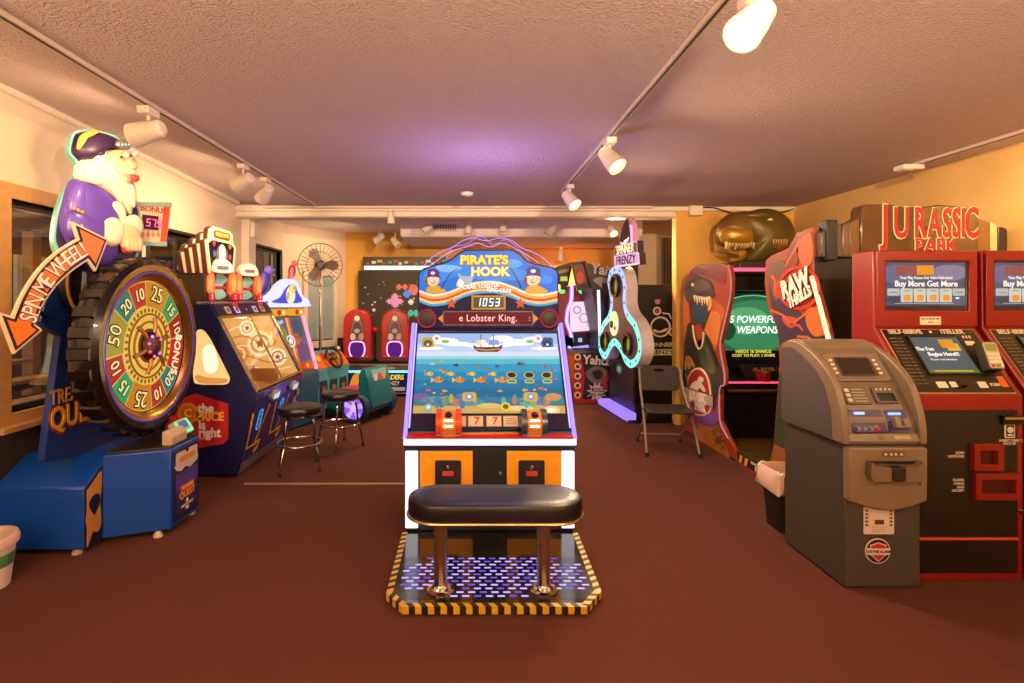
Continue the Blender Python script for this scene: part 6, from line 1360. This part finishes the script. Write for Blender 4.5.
# lower perforated panel
p = MB(FRONT(0)); p.dec(rect(-.295, .25, .295, .975), BKP, .004)
dots = P('#3a2e24', .4)
for j in range(30):
    for i in range(26): 
        if (i + j) % 2 == 0: p.add([(-.285 + i * .0228 + dx, .262 + j * .0242 + dz, .0042) for dx, dz in ((-.006, 0), (0, -.006), (.006, 0), (0, .006))], [(0, 1, 2, 3)], dots)
p.dec(rect(-.295, .045, .295, .232), BKP, .004); p.dec(rect(-.295, .234, .295, .247), P('#d8501e', .35), .006); lo_ = p.build('lower_panel', bod, smooth=0)
p = MB(FRONT(-.004)); p.dec(rrect(.19, .895, .315, .945, .004), P('#0d0a08', .3), .02); p.dec(rect(.20, .925, .31, .935), P('#a8902a', .35), .024); p.build('bill_slot', lo_, smooth=0)
p = MB(FRONT(-.004)); p.dec(rrect(.215, .815, .275, .895, .006), P('#e2d8c8', .4), .004); p.dec(rrect(.222, .822, .268, .888, .004), P('#2a2420', .4), .006); p.dec(circ(.245, .862, .018, 16), P('#e2d8c8', .4), .008); p.dec(rrect(.228, .828, .262, .838, .002), P('#e2d8c8', .4), .008)
p.text('INSERT CARD', .245, .800, .02, P('#d8ccb8', .4), 0, .004, .01); p.text('FACE UP', .245, .782, .02, P('#d8ccb8', .4), 0, .004, .01); p.build('card_symbol', lo_, smooth=0)
for (a, b, c, d), nm, words in (((.01, .635, .185, .785), 'token_cup', ('COIN', 'DISPENSER')), ((.02, .47, .29, .62), 'receipt_cup', ('PLAYER', 'CARDS', 'AND', 'RECEIPT'))):
    p = MB(FRONT(-.004)); p.ring(rect(a, b, c, d), rect(a + .035, b + .035, c - .035, d - .035), 0, .03, KR); p.dec(rect(a + .03, b + .03, c - .03, d - .03), P('#3a0808', .4), .003); u_ = p.build(nm, lo_, bevel=.003)
    p = MB(FRONT(-.004))
    for k, w_ in enumerate(words): p.text(w_, -.025, (b + d) / 2 + .01 - .02 * k + .01 * len(words) / 2, .02, P('#d8ccb8', .4), 0, .004, .01, align='RIGHT')
    p.build('cup_lettering', lo_, smooth=0)
MB(FRONT(0)).lathe([(.014, 0), (.014, .01), (0, .012)], CHROME, 14, FR((.308, .40, 0), (1, 0, 0), (0, 1, 0)), caps=False).build('lock', bod)
MB(FRONT(0)).lathe([(.011, 0), (.011, .01), (0, .012)], CHROME, 14, FR((.308, .80, 0), (1, 0, 0), (0, 1, 0)), caps=False).build('lock', bod)
# sloped console
KF = FR((0, 0, 1.055), (1, 0, 0), (0, .285, .37)); KL = math.hypot(.285, .37)
p = MB(KF); p.dec(rrect(-.30, .012, .30, KL - .012, .006), P('#c9b68a', .3, .5), .004); p.dec(rrect(-.295, .017, .295, KL - .017, .006), P('#15110d', .3, vary=.2), .007); LT = P('#e0d6c2', .4)
p.text('SELF-SERVE', -.155, .432, .042, LT, .007, .011, .015, 1.05); p.dec(circ(.01, .432, .009, 10), LT, .011); p.text('iTELLER', .15, .432, .042, LT, .007, .011, .015, 1.05)
p.text('$ $ $', .22, .395, .026, LT, .007, .010, .01); p.dec(rrect(.19, .335, .25, .365, .004), LT, .009)
p.dec(rrect(-.15, .045, -.09, .085, .004), LT, .009); p.dec(rrect(-.07, .05, -.03, .085, .004), LT, .009); p.dec(rrect(-.025, .05, .02, .085, .004), P('#0a0808', .3), .03); p.dec(rrect(.1, .045, .15, .085, .004), LT, .009); p.text('PUSH', .2, .065, .025, LT, .007, .010, .01)
for k in range(14): p.dec(rect(-.28, .07 + .024 * k, -.235, .076 + .024 * k), P('#6a5a48', .4), .009); p.dec(rect(-.225, .07 + .024 * k, -.20, .076 + .024 * k), P('#6a5a48', .4), .009)
p.dec(rrect(.235, .05, .275, .12, .004), P('#d85a1e', .4), .011); cp = p.build('console_panel', bod, smooth=0)
p = MB(KF); p.ring(rect(-.165, .13, .165, .40), rect(-.155, .14, .155, .392), .007, .016, BLACK); p.dec(rect(-.155, .14, .155, .392), E('#5a6166', .9), .010)
p.dec(rect(.02, .315, .11, .375), E('#d8902a', 1.), .013); p.dec(rect(.05, .295, .13, .345), E('#e0a83a', 1.), .0125); p.text('The Fun', -.10, .305, .036, E('#f2ece0', 1.), .012, .015, .012, .95); p.text('Begins Here!!!', -.0, .268, .036, E('#f2ece0', 1.), .012, .015, .012, .95); p.text("It's your card adventure", -.02, .232, .017, E('#d8d0c0', .9), .012, .015, .008)
p.dec(rect(-.155, .14, .155, .165), E('#6a7a3a', .8), .012); p.dec(rect(-.12, .15, .12, .157), E('#c9b83a', .9), .014); p.build('touch_screen', cp, smooth=0)
# card terminal
TF = KF @ FR((.225, .15, .007), (1, 0, 0), (0, .96, .28))
p = MB(TF); p.prism(rrect(-.05, 0, .05, .175, .012), .0, .05, P('#3a342c', .4), taper=.96); p.prism(rrect(-.042, .01, .042, .165, .01), .05, .054, P('#b8a88a', .4)); tm = p.build('card_terminal', t, bevel=.005)
p = MB(TF); p.dec(rect(-.032, .115, .032, .155), P('#7f8a5a', .3), .057, .053)
for i in range(4):
    for j in range(4): p.prism(rrect(-.034 + .018 * i, .016 + .023 * j, -.02 + .018 * i, .032 + .023 * j, .002), .053, .058, P(('#c23a2a', '#c9a02a', '#4a9a4a', '#e0d8c8')[i] if j == 0 else '#e6dcc6', .4))
p.build('terminal_keys', tm, smooth=0)
# upper screen
UF = FRONT(.286)
p = MB(UF); p.ring(rect(-.325, 1.435, .325, 1.905), rect(-.275, 1.535, .27, 1.845), 0, .02, KR); p.ring(rect(-.275, 1.535, .27, 1.845), rect(-.262, 1.548, .257, 1.832), 0, .012, P('#2a1a14', .4)); uf = p.build('screen_frame', bod, bevel=.004)
p = MB(UF); p.dec(rect(-.262, 1.548, .257, 1.832), E('#4a5878', .85, True), .004)
for a, b, ra, rb, c in ((-.18, 1.76, .1, .06, '#6a6a98'), (.16, 1.77, .12, .05, '#8a86a8'), (-.1, 1.60, .16, .03, '#38465e'), (.17, 1.6, .1, .04, '#56627e')): p.dec(circ(a, b, ra, 24, rb), E(c, .85), .006)
p.dec(rect(-.19, 1.755, -.06, 1.81), E('#a85a5a', .7), .008); p.dec(rect(-.06, 1.755, .05, 1.815), E('#e8962a', 1.), .009); p.dec(rect(-.262, 1.548, .257, 1.566), E('#2a2c30', .8), .008); 
p.text('Your Play Passes Get Value Refreshed', .0, 1.738, .026, E('#f0e8dc', 1.), .008, .011, .008, .85); p.text('Buy More Get More', .0, 1.70, .052, E('#fff4e4', 1.1), .008, .011, .012, .95)
for k in range(6):
    a = -.248 + .085 * k; hgt = .085 if 0 < k < 5 else .045
    p.dec(rrect(a, 1.672 - hgt, a + .075, 1.672, .006), E('#cfd8cc' if 0 < k < 5 else '#bcc8c4', .9), .010)
    if 0 < k < 5: p.dec(rrect(a + .018, 1.672 - .078, a + .06, 1.672 - .04, .012), E('#f09a2e', 1.), .013); p.dec(rect(a + .02, 1.655, a + .055, 1.66), E('#6a8a6a', .8), .012)
    else: p.dec(rect(a + .01, 1.645, a + .06, 1.65), E('#6a7a7a', .8), .012)
p.dec(rect(-.2, 1.578, .18, 1.581), E('#e8e0d0', .9), .010); p.dec(circ(.205, 1.612, .012, 10, .006), E('#ffffff', 1.), .01)
p.build('promo_screen', uf, smooth=0)
p = MB(UF); p.box(-.262, .257, 1.548, 1.832, .014, .016, glass('screen_glass', refl=.05)); p.build('screen_pane', uf)
p = MB(UF); p.dec(rect(-.05, 1.447, .085, 1.497), P('#ecd8b8', .4), .0225); p.text('ASK US ABOUT FREE', .0175, 1.483, .013, P('#6a3a2a', .4), .0225, .025, .01); p.text('PLAY', .0175, 1.462, .013, P('#6a3a2a', .4), .0225, .025, .01); p.build('notice_label', uf, smooth=0)
k2 = copy_tree(t); k2.location = (X0 + .675, Y0, 0); k2['label'] = 'red self-serve kiosk cut off by the right edge, against the right wall'

# ================================================================== BIN WITH LINER
t = thing('waste_bin', 'black waste bin with a pale plastic liner folded over its rim, behind the cash machine', 'bin', (2.28, 3.76, 0))
def rbox(hx, hy, r): return rrect(-hx, -hy, hx, hy, r, 5)
p = MB(); a, b = rbox(.15, .11, .04), rbox(.18, .14, .05); n = len(a)
ai, bi = rbox(.135, .10, .04), rbox(.165, .13, .05)
v = [(x, y, 0) for x, y in a] + [(x, y, .40) for x, y in b] + [(x, y, .40) for x, y in bi] + [(x, y, .02) for x, y in ai]
f = [tuple(range(n - 1, -1, -1))]
for k in range(3): f += [(k * n + i, k * n + (i + 1) % n, (k + 1) * n + (i + 1) % n, (k + 1) * n + i) for i in range(n)]
f.append(tuple(range(3 * n, 4 * n))); p.add(v, f, P('#15110f', .5)); p.build('body', t)
p = MB(); random.seed(5); rows = []
for hx, hy, z, jit in ((.15, .115, .22, .0), (.162, .127, .40, .004), (.175, .14, .425, .008), (.19, .152, .41, .008), (.198, .158, .33, .012), (.202, .16, .28, .014)):
    rows.append([(x + random.uniform(-jit, jit), y + random.uniform(-jit, jit), z + random.uniform(-jit, jit) * 1.5) for x, y in rrect(-hx, -hy, hx, hy, .05, 8)])
n = len(rows[0]); p.add([q_ for r_ in rows for q_ in r_], [(k * n + i, k * n + (i + 1) % n, (k + 1) * n + (i + 1) % n, (k + 1) * n + i) for k in range(len(rows) - 1) for i in range(n)], P('#d9b7a2', .35, coat=.3)); p.build('liner', t)

# ================================================================== FOLDING CHAIR
t = thing('folding_chair', 'dark folding chair with grey tube legs before the black side of the spinner game', 'chair', (2.10, 5.72, 0), -6)
TB = P('#8d7f72', .4, .3); PL = P('#2a1f1a', .55, bump=.1, bscale=120)
p = MB(FR((0, 0, 0), (1, 0, 0), (0, 1, 0))); st = rrect(-.235, -.24, .235, .2, .05, 6)
p.prism(st, .425, .452, PL); seat = p.build('seat', t, bevel=.012, seg=3)
bk = spl([(-.205, .60), (-.215, .72), (-.20, .845), (-.12, .865), (0, .868), (.12, .865), (.20, .845), (.215, .72), (.205, .60), (.1, .585), (0, .582), (-.1, .585)], 4)
hole = [(.055 * math.cos(2 * PI * i / len(bk)), .812 + .014 * math.sin(2 * PI * i / len(bk))) for i in range(len(bk))]
hole = [(.055 * math.cos(math.atan2((b - .725), a)), .812 + .014 * math.sin(math.atan2((b - .725), a))) for a, b in bk]
BF = FR((0, .235, 0), (1, 0, 0), (0, .10, 1)); p = MB(BF); p.ring(bk, hole, -.012, .012, PL); p.build('backrest', t, bevel=.006)
for s in (-1, 1):
    lg = MB().tube([(s * .262, -.27, .015), (s * .25, -.12, .28), (s * .24, .02, .44), (s * .228, .20, .62), (s * .222, .30, .84)], .0135, TB, 10).build('front_leg', t)
    MB(Matrix.Translation((s * .262, -.272, 0))).lathe([(.02, 0), (.02, .03), (.014, .04)], RUBBER, 12).build('foot_cap', lg)
    lg = MB().tube([(s * .235, .34, .015), (s * .225, .12, .24), (s * .22, -.10, .415)], .0125, TB, 10).build('rear_leg', t)
    MB(Matrix.Translation((s * .235, .342, 0))).lathe([(.02, 0), (.02, .03), (.014, .04)], RUBBER, 12).build('foot_cap', lg)
    MB(Matrix.Translation((s * .236, .0, .42))).lathe([(.016, -.0), (.018, .02), (.0, .024)], STEEL, 10).build('hinge', t)
MB().tube([(-.232, .27, .10), (.232, .27, .10)], .008, TB, 8).build('cross_brace', t)

# ================================================================== SPINNER GAME
X0, Y0, RZ = 2.12, 7.50, -86
t = thing('spinner_arcade_game', 'black arcade game with a giant glowing three-lobed spinner on its front, beside the yellow partition', 'arcade game', (X0, Y0, 0), RZ)
p = MB(); p.box(-.60, .46, 0.02, .62, .03, 1.80, P('#120f12', .4)); cab_ = p.build('cabinet', t, bevel=.012)
MB().box(-.5, .57, .03, .8, 0, .04, BLACK).build('plinth', t)
p = MB(FR((-.52, 0, 0), (0, 1, 0), (0, 0, 1))); p.prism([(-.16, .04), (-.18, .10), (-.14, .13), (0, .13), (0, .04)], 0, 1.08, E('#9a78ff', 1.25, True)); p.build('light_bar_base', t, bevel=.01)
for a in (-.4, .5): MB(Matrix.Translation((a, -.10, 0))).lathe([(.03, 0), (.03, .02), (.015, .06)], CHROME, 12).build('foot', t)
p = MB(FRONT(.02)); p.dec(rect(-.5, .2, .42, .75), P('#1a1830', .35), .006); p.dec(rect(.02, .2, .04, .75), P('#3a3a5a', .3), .009); p.dec(circ(-.12, .62, .12, 20, .07), P('#3fae9a', .3), .012); p.dec(circ(-.12, .62, .07, 16, .04), P('#d8f0e8', .3), .016); p.build('front_panel', cab_, smooth=0)
SPY = -.15; sps = sight(X0, Y0, RZ, 0, SPY, 0)
def ce(x, y): return sps(590 + x / 4.02, 210 + y / 4.02)
out_ = [ce(*a) for a in spl([(72, 290), (80, 245), (100, 227), (122, 230), (138, 260), (145, 310), (144, 370), (155, 410), (185, 452), (204, 515), (206, 575), (190, 620), (165, 635), (142, 615), (122, 570), (100, 545), (82, 565), (66, 598), (48, 590), (36, 555), (37, 505), (52, 452), (74, 420), (84, 370), (78, 330)], 5)]
inn_ = grow(out_, -.10)
p = MB(FRONT(SPY)); p.prism(out_, -.16, 0, P('#d6cbc8', .4)); sp_ = p.build('giant_spinner', t, bevel=.01)
p = MB(FRONT(SPY))
zs = ce(100, 405)[1]
# glowing rim: bluish upper lobe, green-blue lower lobes
n = len(out_); v = [(a, b, .004) for a, b in out_] + [(a, b, .004) for a, b in inn_]
top = [(i, (i + 1) % n) for i in range(n) if (out_[i][1] + out_[(i + 1) % n][1]) / 2 > zs]; low = [(i, (i + 1) % n) for i in range(n) if (out_[i][1] + out_[(i + 1) % n][1]) / 2 <= zs]
sgn = area2(out_) > 0
for lst, m in ((top, E('#a9c2ff', 1.25, True)), (low, E('#86f2e2', 1.25, True))): p.add(v, [(a, b, b + n, a + n) if sgn else (b, a, a + n, b + n) for a, b in lst], m)
p.build('glow_rim', sp_, smooth=0)
p = MB(FRONT(SPY)); p.dec(inn_, P('#4a4066', .35), .003)
for x, y, rx, ry in ((103, 306, 17, 46), (62, 528, 15, 38), (153, 540, 19, 45)):
    e0 = [ce(x + rx * math.cos(2 * PI * i / 28), y + ry * math.sin(2 * PI * i / 28)) for i in range(28)]; e1 = [ce(x + rx * .72 * math.cos(2 * PI * i / 28), y + ry * .78 * math.sin(2 * PI * i / 28)) for i in range(28)]
    p.ring(e0, e1, .003, .03, P('#1a1420', .3)); p.dec(e1, P('#2a3a1a', .4), .006); p.dec([ce(x + rx * .3 + rx * .35 * math.cos(2 * PI * i / 20), y + ry * .05 + ry * .6 * math.sin(2 * PI * i / 20)) for i in range(20)], E('#7fae2a', .9), .010)
p.dec([ce(100 + 16 * math.cos(2 * PI * i / 28), 456 + 50 * math.sin(2 * PI * i / 28)) for i in range(28)], E('#f0f0b8', 1.), .02); p.dec([ce(93 + 6 * math.cos(2 * PI * i / 20), 460 + 15 * math.sin(2 * PI * i / 20)) for i in range(20)], BLACK, .026); p.dec([ce(106 + 3 * math.cos(2 * PI * i / 12), 475 + 8 * math.sin(2 * PI * i / 12)) for i in range(12)], P('#5a6a2a', .4), .026)
p.build('spinner_face', sp_, smooth=0)
p = MB(FRONT(SPY))
for i in range(0, n, 5):
    q0 = Vector(out_[i]).lerp(Vector(inn_[i]), .5); p.dec(circ(q0.x, q0.y, .02, 8), E('#3f7a9a', .8), .008)
p.build('rim_mark', sp_, smooth=0)
p = MB(FRONT(SPY)); p.prism([ce(*a) for a in spl([(120, 140), (122, 90), (132, 55), (150, 28), (163, 45), (170, 85), (172, 140)], 4)], -.08, 0, P('#e0a8c8', .4)); tp_ = p.build('topper', t, bevel=.006)
p = MB(FRONT(SPY)); p.dec([ce(*a) for a in spl([(124, 138), (126, 92), (136, 58), (150, 36), (156, 60), (160, 138)], 4)], P('#3a1f30', .35), .004); p.dec([ce(*a) for a in band(spl([(165, 60), (168, 90), (168, 138)], 4, False), 7)], E('#ffb0e8', 1.3, True), .006); p.dec([ce(*a) for a in spl([(124, 128), (134, 132), (140, 122), (150, 115), (158, 108), (156, 122), (146, 134), (130, 140)], 4)], E('#fff4d8', 1.1), .008); p.build('topper_face', tp_, smooth=0)
for nm, q4, c, edge, txt, tc in (('name_plate', ((104, 152), (190, 130), (192, 168), (104, 184)), '#6a5a48', '#e8a8d8', 'SPINNER', E('#fff0b8', 1.1)), ('name_plate', ((102, 190), (198, 178), (200, 212), (104, 226)), '#f0b0dc', '#ffd8f4', 'FRENZY', P('#3a1430', .4))):
    pl = [ce(*a) for a in q4]; b = MB(FRONT(SPY - .01)); b.prism(grow(pl, .02), -.08, 0, P('#3a2030', .4), E(edge, 1.1)); b.dec(pl, E(c, 1.0), .006)
    a0, a1 = Vector(pl[0]).lerp(Vector(pl[3]), .5), Vector(pl[1]).lerp(Vector(pl[2]), .5); m_ = (a0 + a1) / 2; b.text(txt, m_.x, m_.y, .16, tc, .006, .011, .008, 1.0 if txt == 'SPINNER' else 1.2, rot=math.atan2(a1.y - a0.y, a1.x - a0.x)); b.build(nm, tp_, smooth=0)
MB().box(-.12, .12, -.02, .2, 1.7, 2.2, BLACK).build('topper_post', t, bevel=.01)
# logo on the near side
p = MB(RIGHT(.46)); LG = P('#d8c4a0', .4)
def cf(px, py): X, Z = wy(px, py, Y0 - .46); return (X - X0 - .03, Z)
def lc(px, py, r0, r1): c = cf(px, py); k = (Y0 - .46) / FOC; p.ring(circ(c[0], c[1], r0 * k, 28), circ(c[0], c[1], r1 * k, 28), 0, .004, LG)
lc(661, 327, 10.5, 8.8)
for a in ((657.5, 311), (648.5, 333), (673.5, 332)): lc(*a, 4.2, 2.6); c = cf(*a); p.dec(circ(c[0], c[1], .018, 12), P('#a83a3a', .4), .004)
p.dec([cf(*a) for a in spl([(654, 329), (660, 331), (668, 328), (667, 331), (660, 333), (655, 332)], 3)], LG, .005)
p.dec([cf(*a) for a in band([(663, 313), (670, 314), (672, 319)], 1.4)], LG, .005)
c = cf(661, 345); p.text('SPINNER', c[0], c[1], .075, LG, 0, .004, .02, 1.2); c = cf(664, 352.5); p.dec([cf(648, 349.5), cf(680, 349.5), cf(680, 355.5), cf(648, 355.5)], LG, .003); p.text('FRENZY', c[0] - .04, c[1], .07, P('#1a1418', .4), .003, .005, .02, 1.35)
p.dec([cf(655, 299.5), cf(661, 299.5), cf(660, 304), cf(656, 304)], P('#b07a6a', .4), .004)
p.build('side_logo', cab_, smooth=0)

# ================================================================== DICE GAMES by the far right wall
X0, Y0 = 1.62, 8.78
t = thing('dice_arcade_game', 'black and red dice arcade game with a leaning lettered side panel beside the spinner', 'arcade game', (X0, Y0, 0), -90)
YN = 8.28
def cy(px, py): X, Z = wy(px, py, YN); return (X - X0, Z)
p = MB(RIGHT(.5)); p.prism([(0, .02), (0, .78), (.82, .80), (.82, .02)], -.82, 0, P('#160f12', .4)); lb = p.build('base_cabinet', t, bevel=.01)
up = [cy(600, 352), cy(601, 330), cy(592, 290), cy(584, 262), cy(628, 274), cy(640, 352)]
p = MB(RIGHT(.5)); p.prism(up, -.82, 0, P('#1a1420', .4)); ub = p.build('upper_cabinet', t, bevel=.01)
p = MB(RIGHT(.5)); GR = P('#8a8088', .4)
a = cy(609, 271.5); p.text('Yahtzee', a[0] + .06, a[1], .22, P('#b8b0b0', .4), 0, .005, .03, .95, rot=R(-8))
p.dec([cy(*q_) for q_ in spl([(593, 280), (603, 277), (616, 284), (618, 292), (606, 290), (600, 286)], 4)], GR, .004); p.dec([cy(*q_) for q_ in spl([(602, 283), (610, 286), (611, 296), (604, 292)], 4)], P('#2a2430', .4), .006); p.dec([cy(*q_) for q_ in ((600, 300), (612, 318), (604, 326), (598, 318))], P('#2a2a6a', .4), .004); p.dec([cy(*q_) for q_ in ((602, 330), (618, 322), (616, 346), (603, 348))], P('#5a3a7a', .4), .004)
p.build('panel_print', ub, smooth=0)
MB(RIGHT(.5)).prism([cy(597, 290), cy(599.5, 290), cy(601.5, 351), cy(599, 351)], 0, .02, E('#f4ecff', 1.5, True)).build('light_strip', ub)
p = MB(RIGHT(.5)); a = cy(602, 361); p.text('Yahtzee', a[0], a[1], .19, P('#e0d4cc', .4), 0, .005, .03, .95, rot=R(-4))
p.dec([cy(*q_) for q_ in spl([(586, 372), (596, 366), (606, 370), (609, 380), (600, 384), (590, 381)], 4)], P('#6a6068', .4), .004); p.dec([cy(*q_) for q_ in spl([(592, 372), (600, 370), (603, 377), (596, 379)], 4)], P('#20161a', .4), .006); p.dec([cy(*q_) for q_ in star(597, 392, 11, .55, 11)], P('#c9bcae', .4), .005)
for q_ in ((604, 379), (609, 374), (605, 386)): c = cy(*q_); p.dec(rrect(c[0] - .045, c[1] - .045, c[0] + .045, c[1] + .045, .01), P('#a02028', .4), .008)
a = cy(598, 392); p.text('ROLL', a[0], a[1] + .03, .085, P('#3a2020', .4), .005, .008, .03); p.text('BIG WIN', a[0], a[1] - .045, .07, P('#3a2020', .4), .005, .008, .03)
p.dec([cy(*q_) for q_ in ((573.5, 402), (573.5, 354), (580, 352), (585, 375), (582, 402))], P('#b01a2a', .35), .006); p.dec([cy(573.5, 403), cy(613, 403), cy(613, 400), cy(573.5, 399)], P('#b01a2a', .35), .007)
for k in range(5): c = cy(577.5, 357 + 9.5 * k); p.ring(circ(c[0], c[1], .052, 18), circ(c[0], c[1], .03, 18), 0, .014, P('#e0cfa0', .35)); p.dec(circ(c[0], c[1], .03, 12), P('#3a1a1a', .4), .01)
p.build('base_print', lb, smooth=0)
p = MB(FRONT(0)); p.dec(rect(-.38, .1, .45, .7), P('#8a1422', .35), .008); p.dec(rrect(-.3, .85, .38, 1.0, .03), P('#3a2a5a', .3), .0); p.build('front_panel', lb, smooth=0)
p = MB(RIGHT(.36)); p.prism([cy(573, 262), cy(588, 260), cy(592, 288), cy(579, 291)], -.05, 0, P('#1c1216', .4)); p.dec([cy(575, 265), cy(587, 263), cy(589, 282), cy(579, 285)], P('#7a3020', .35), .005); c = cy(582, 277); p.dec(circ(c[0], c[1], .06, 16, .09), P('#d0401e', .35), .008); p.build('header', ub, smooth=0)

X0, Y0 = 1.83, 9.22
t = thing('redemption_arcade_game', 'red arched arcade game with green lamps and a pale screen near the far wall', 'arcade game', (X0, Y0, 0))
def cz(px, py): X, Z = wy(px, py, Y0); return (X - X0, Z)
RDM = P('#8a1030', .3, coat=.3)
p = MB(FRONT(0)); p.prism([cz(558, 400), cz(558, 300)] + [cz(*q_) for q_ in spl([(559, 292), (565, 287), (577, 285), (590, 288), (600, 295)], 4, False)] + [cz(602, 400)], -.5, 0, RDM); cb_ = p.build('cabinet', t, bevel=.012)
p = MB(FRONT(0)); p.dec([cz(570, 332), cz(570, 302), cz(598, 301), cz(599, 330)], E('#f0d4ec', 1.1, True), .01)
for q_, r_, c in (((577, 310), .07, '#a890b8'), ((584, 318), .09, '#d8b0d0'), ((592, 308), .05, '#8a90b8'), ((590, 324), .06, '#c8a0c0'), ((575, 322), .05, '#fff4ff')): c0 = cz(*q_); p.ring(circ(c0[0], c0[1], r_, 18), circ(c0[0], c0[1], r_ * .7, 18), .01, .014, E(c, .9))
p.build('screen', cb_, smooth=0)
p = MB(FRONT(0)); p.dec([cz(566, 400), cz(566, 334), cz(600, 333), cz(600, 400)], P('#1a1838', .35), .008); p.dec([cz(578, 338), cz(582, 338), cz(582, 342), cz(578, 342)], E('#9ac8f0', 1.), .012); p.dec([cz(571, 347), cz(594, 344), cz(595, 350), cz(573, 351)], E('#c9a8f0', 1.), .012); p.dec([cz(590, 340), cz(599, 338), cz(599, 343), cz(591, 345)], P('#b0344a', .4), .012); p.build('lower_panel', cb_, smooth=0)
pts = spl([(571.5, 286), (571, 300), (567.5, 310), (566.5, 322), (570, 332), (571, 342), (567, 352)], 5, False)
for k, (dx, c, r_) in enumerate(((-1.3, '#b48aff', .013), (0, '#e8d8ff', .010), (1.3, '#b48aff', .013))): MB().tube([(cz(a + dx, b)[0], -.03, cz(a + dx, b)[1]) for a, b in pts], r_, E(c, 1.6, True), 6).build('neon_tube', t)
for q_ in ((562, 291), (581, 291)): c = cz(*q_); MB(FRONT(-.005, c[0], c[1])).lathe([(.04, 0), (.045, .02), (.035, .04), (0, .05)], E('#4aff6a', 2.2), 14, caps=False).build('green_lamp', t)
for q4, c2, nm in ((((553, 268), (572, 262), (568, 286), (553, 284)), '#8a8a4a', 'header'),):
    b = MB(FRONT(-.05)); pl = [cz(*a) for a in q4]; b.prism(pl, -.06, 0, P('#1a1412', .4)); b.dec(grow(pl, -.03), P('#3a2a1e', .4), .004); c = cz(564, 279); b.dec(rrect(c[0] - .07, c[1] - .04, c[0] + .05, c[1] + .04, .01), E('#c9d85a', .9), .008); b.dec([cz(558, 271), cz(569, 268), cz(568, 272), cz(558, 274)], P('#b0a08a', .4), .008); o = b.build(nm, t, smooth=0)
c = cz(563, 287); MB().box(c[0] - .05, c[0] + .05, -.1, -.0, c[1] - .05, c[1] + .1, BLACK).build('header_post', t, bevel=.006)
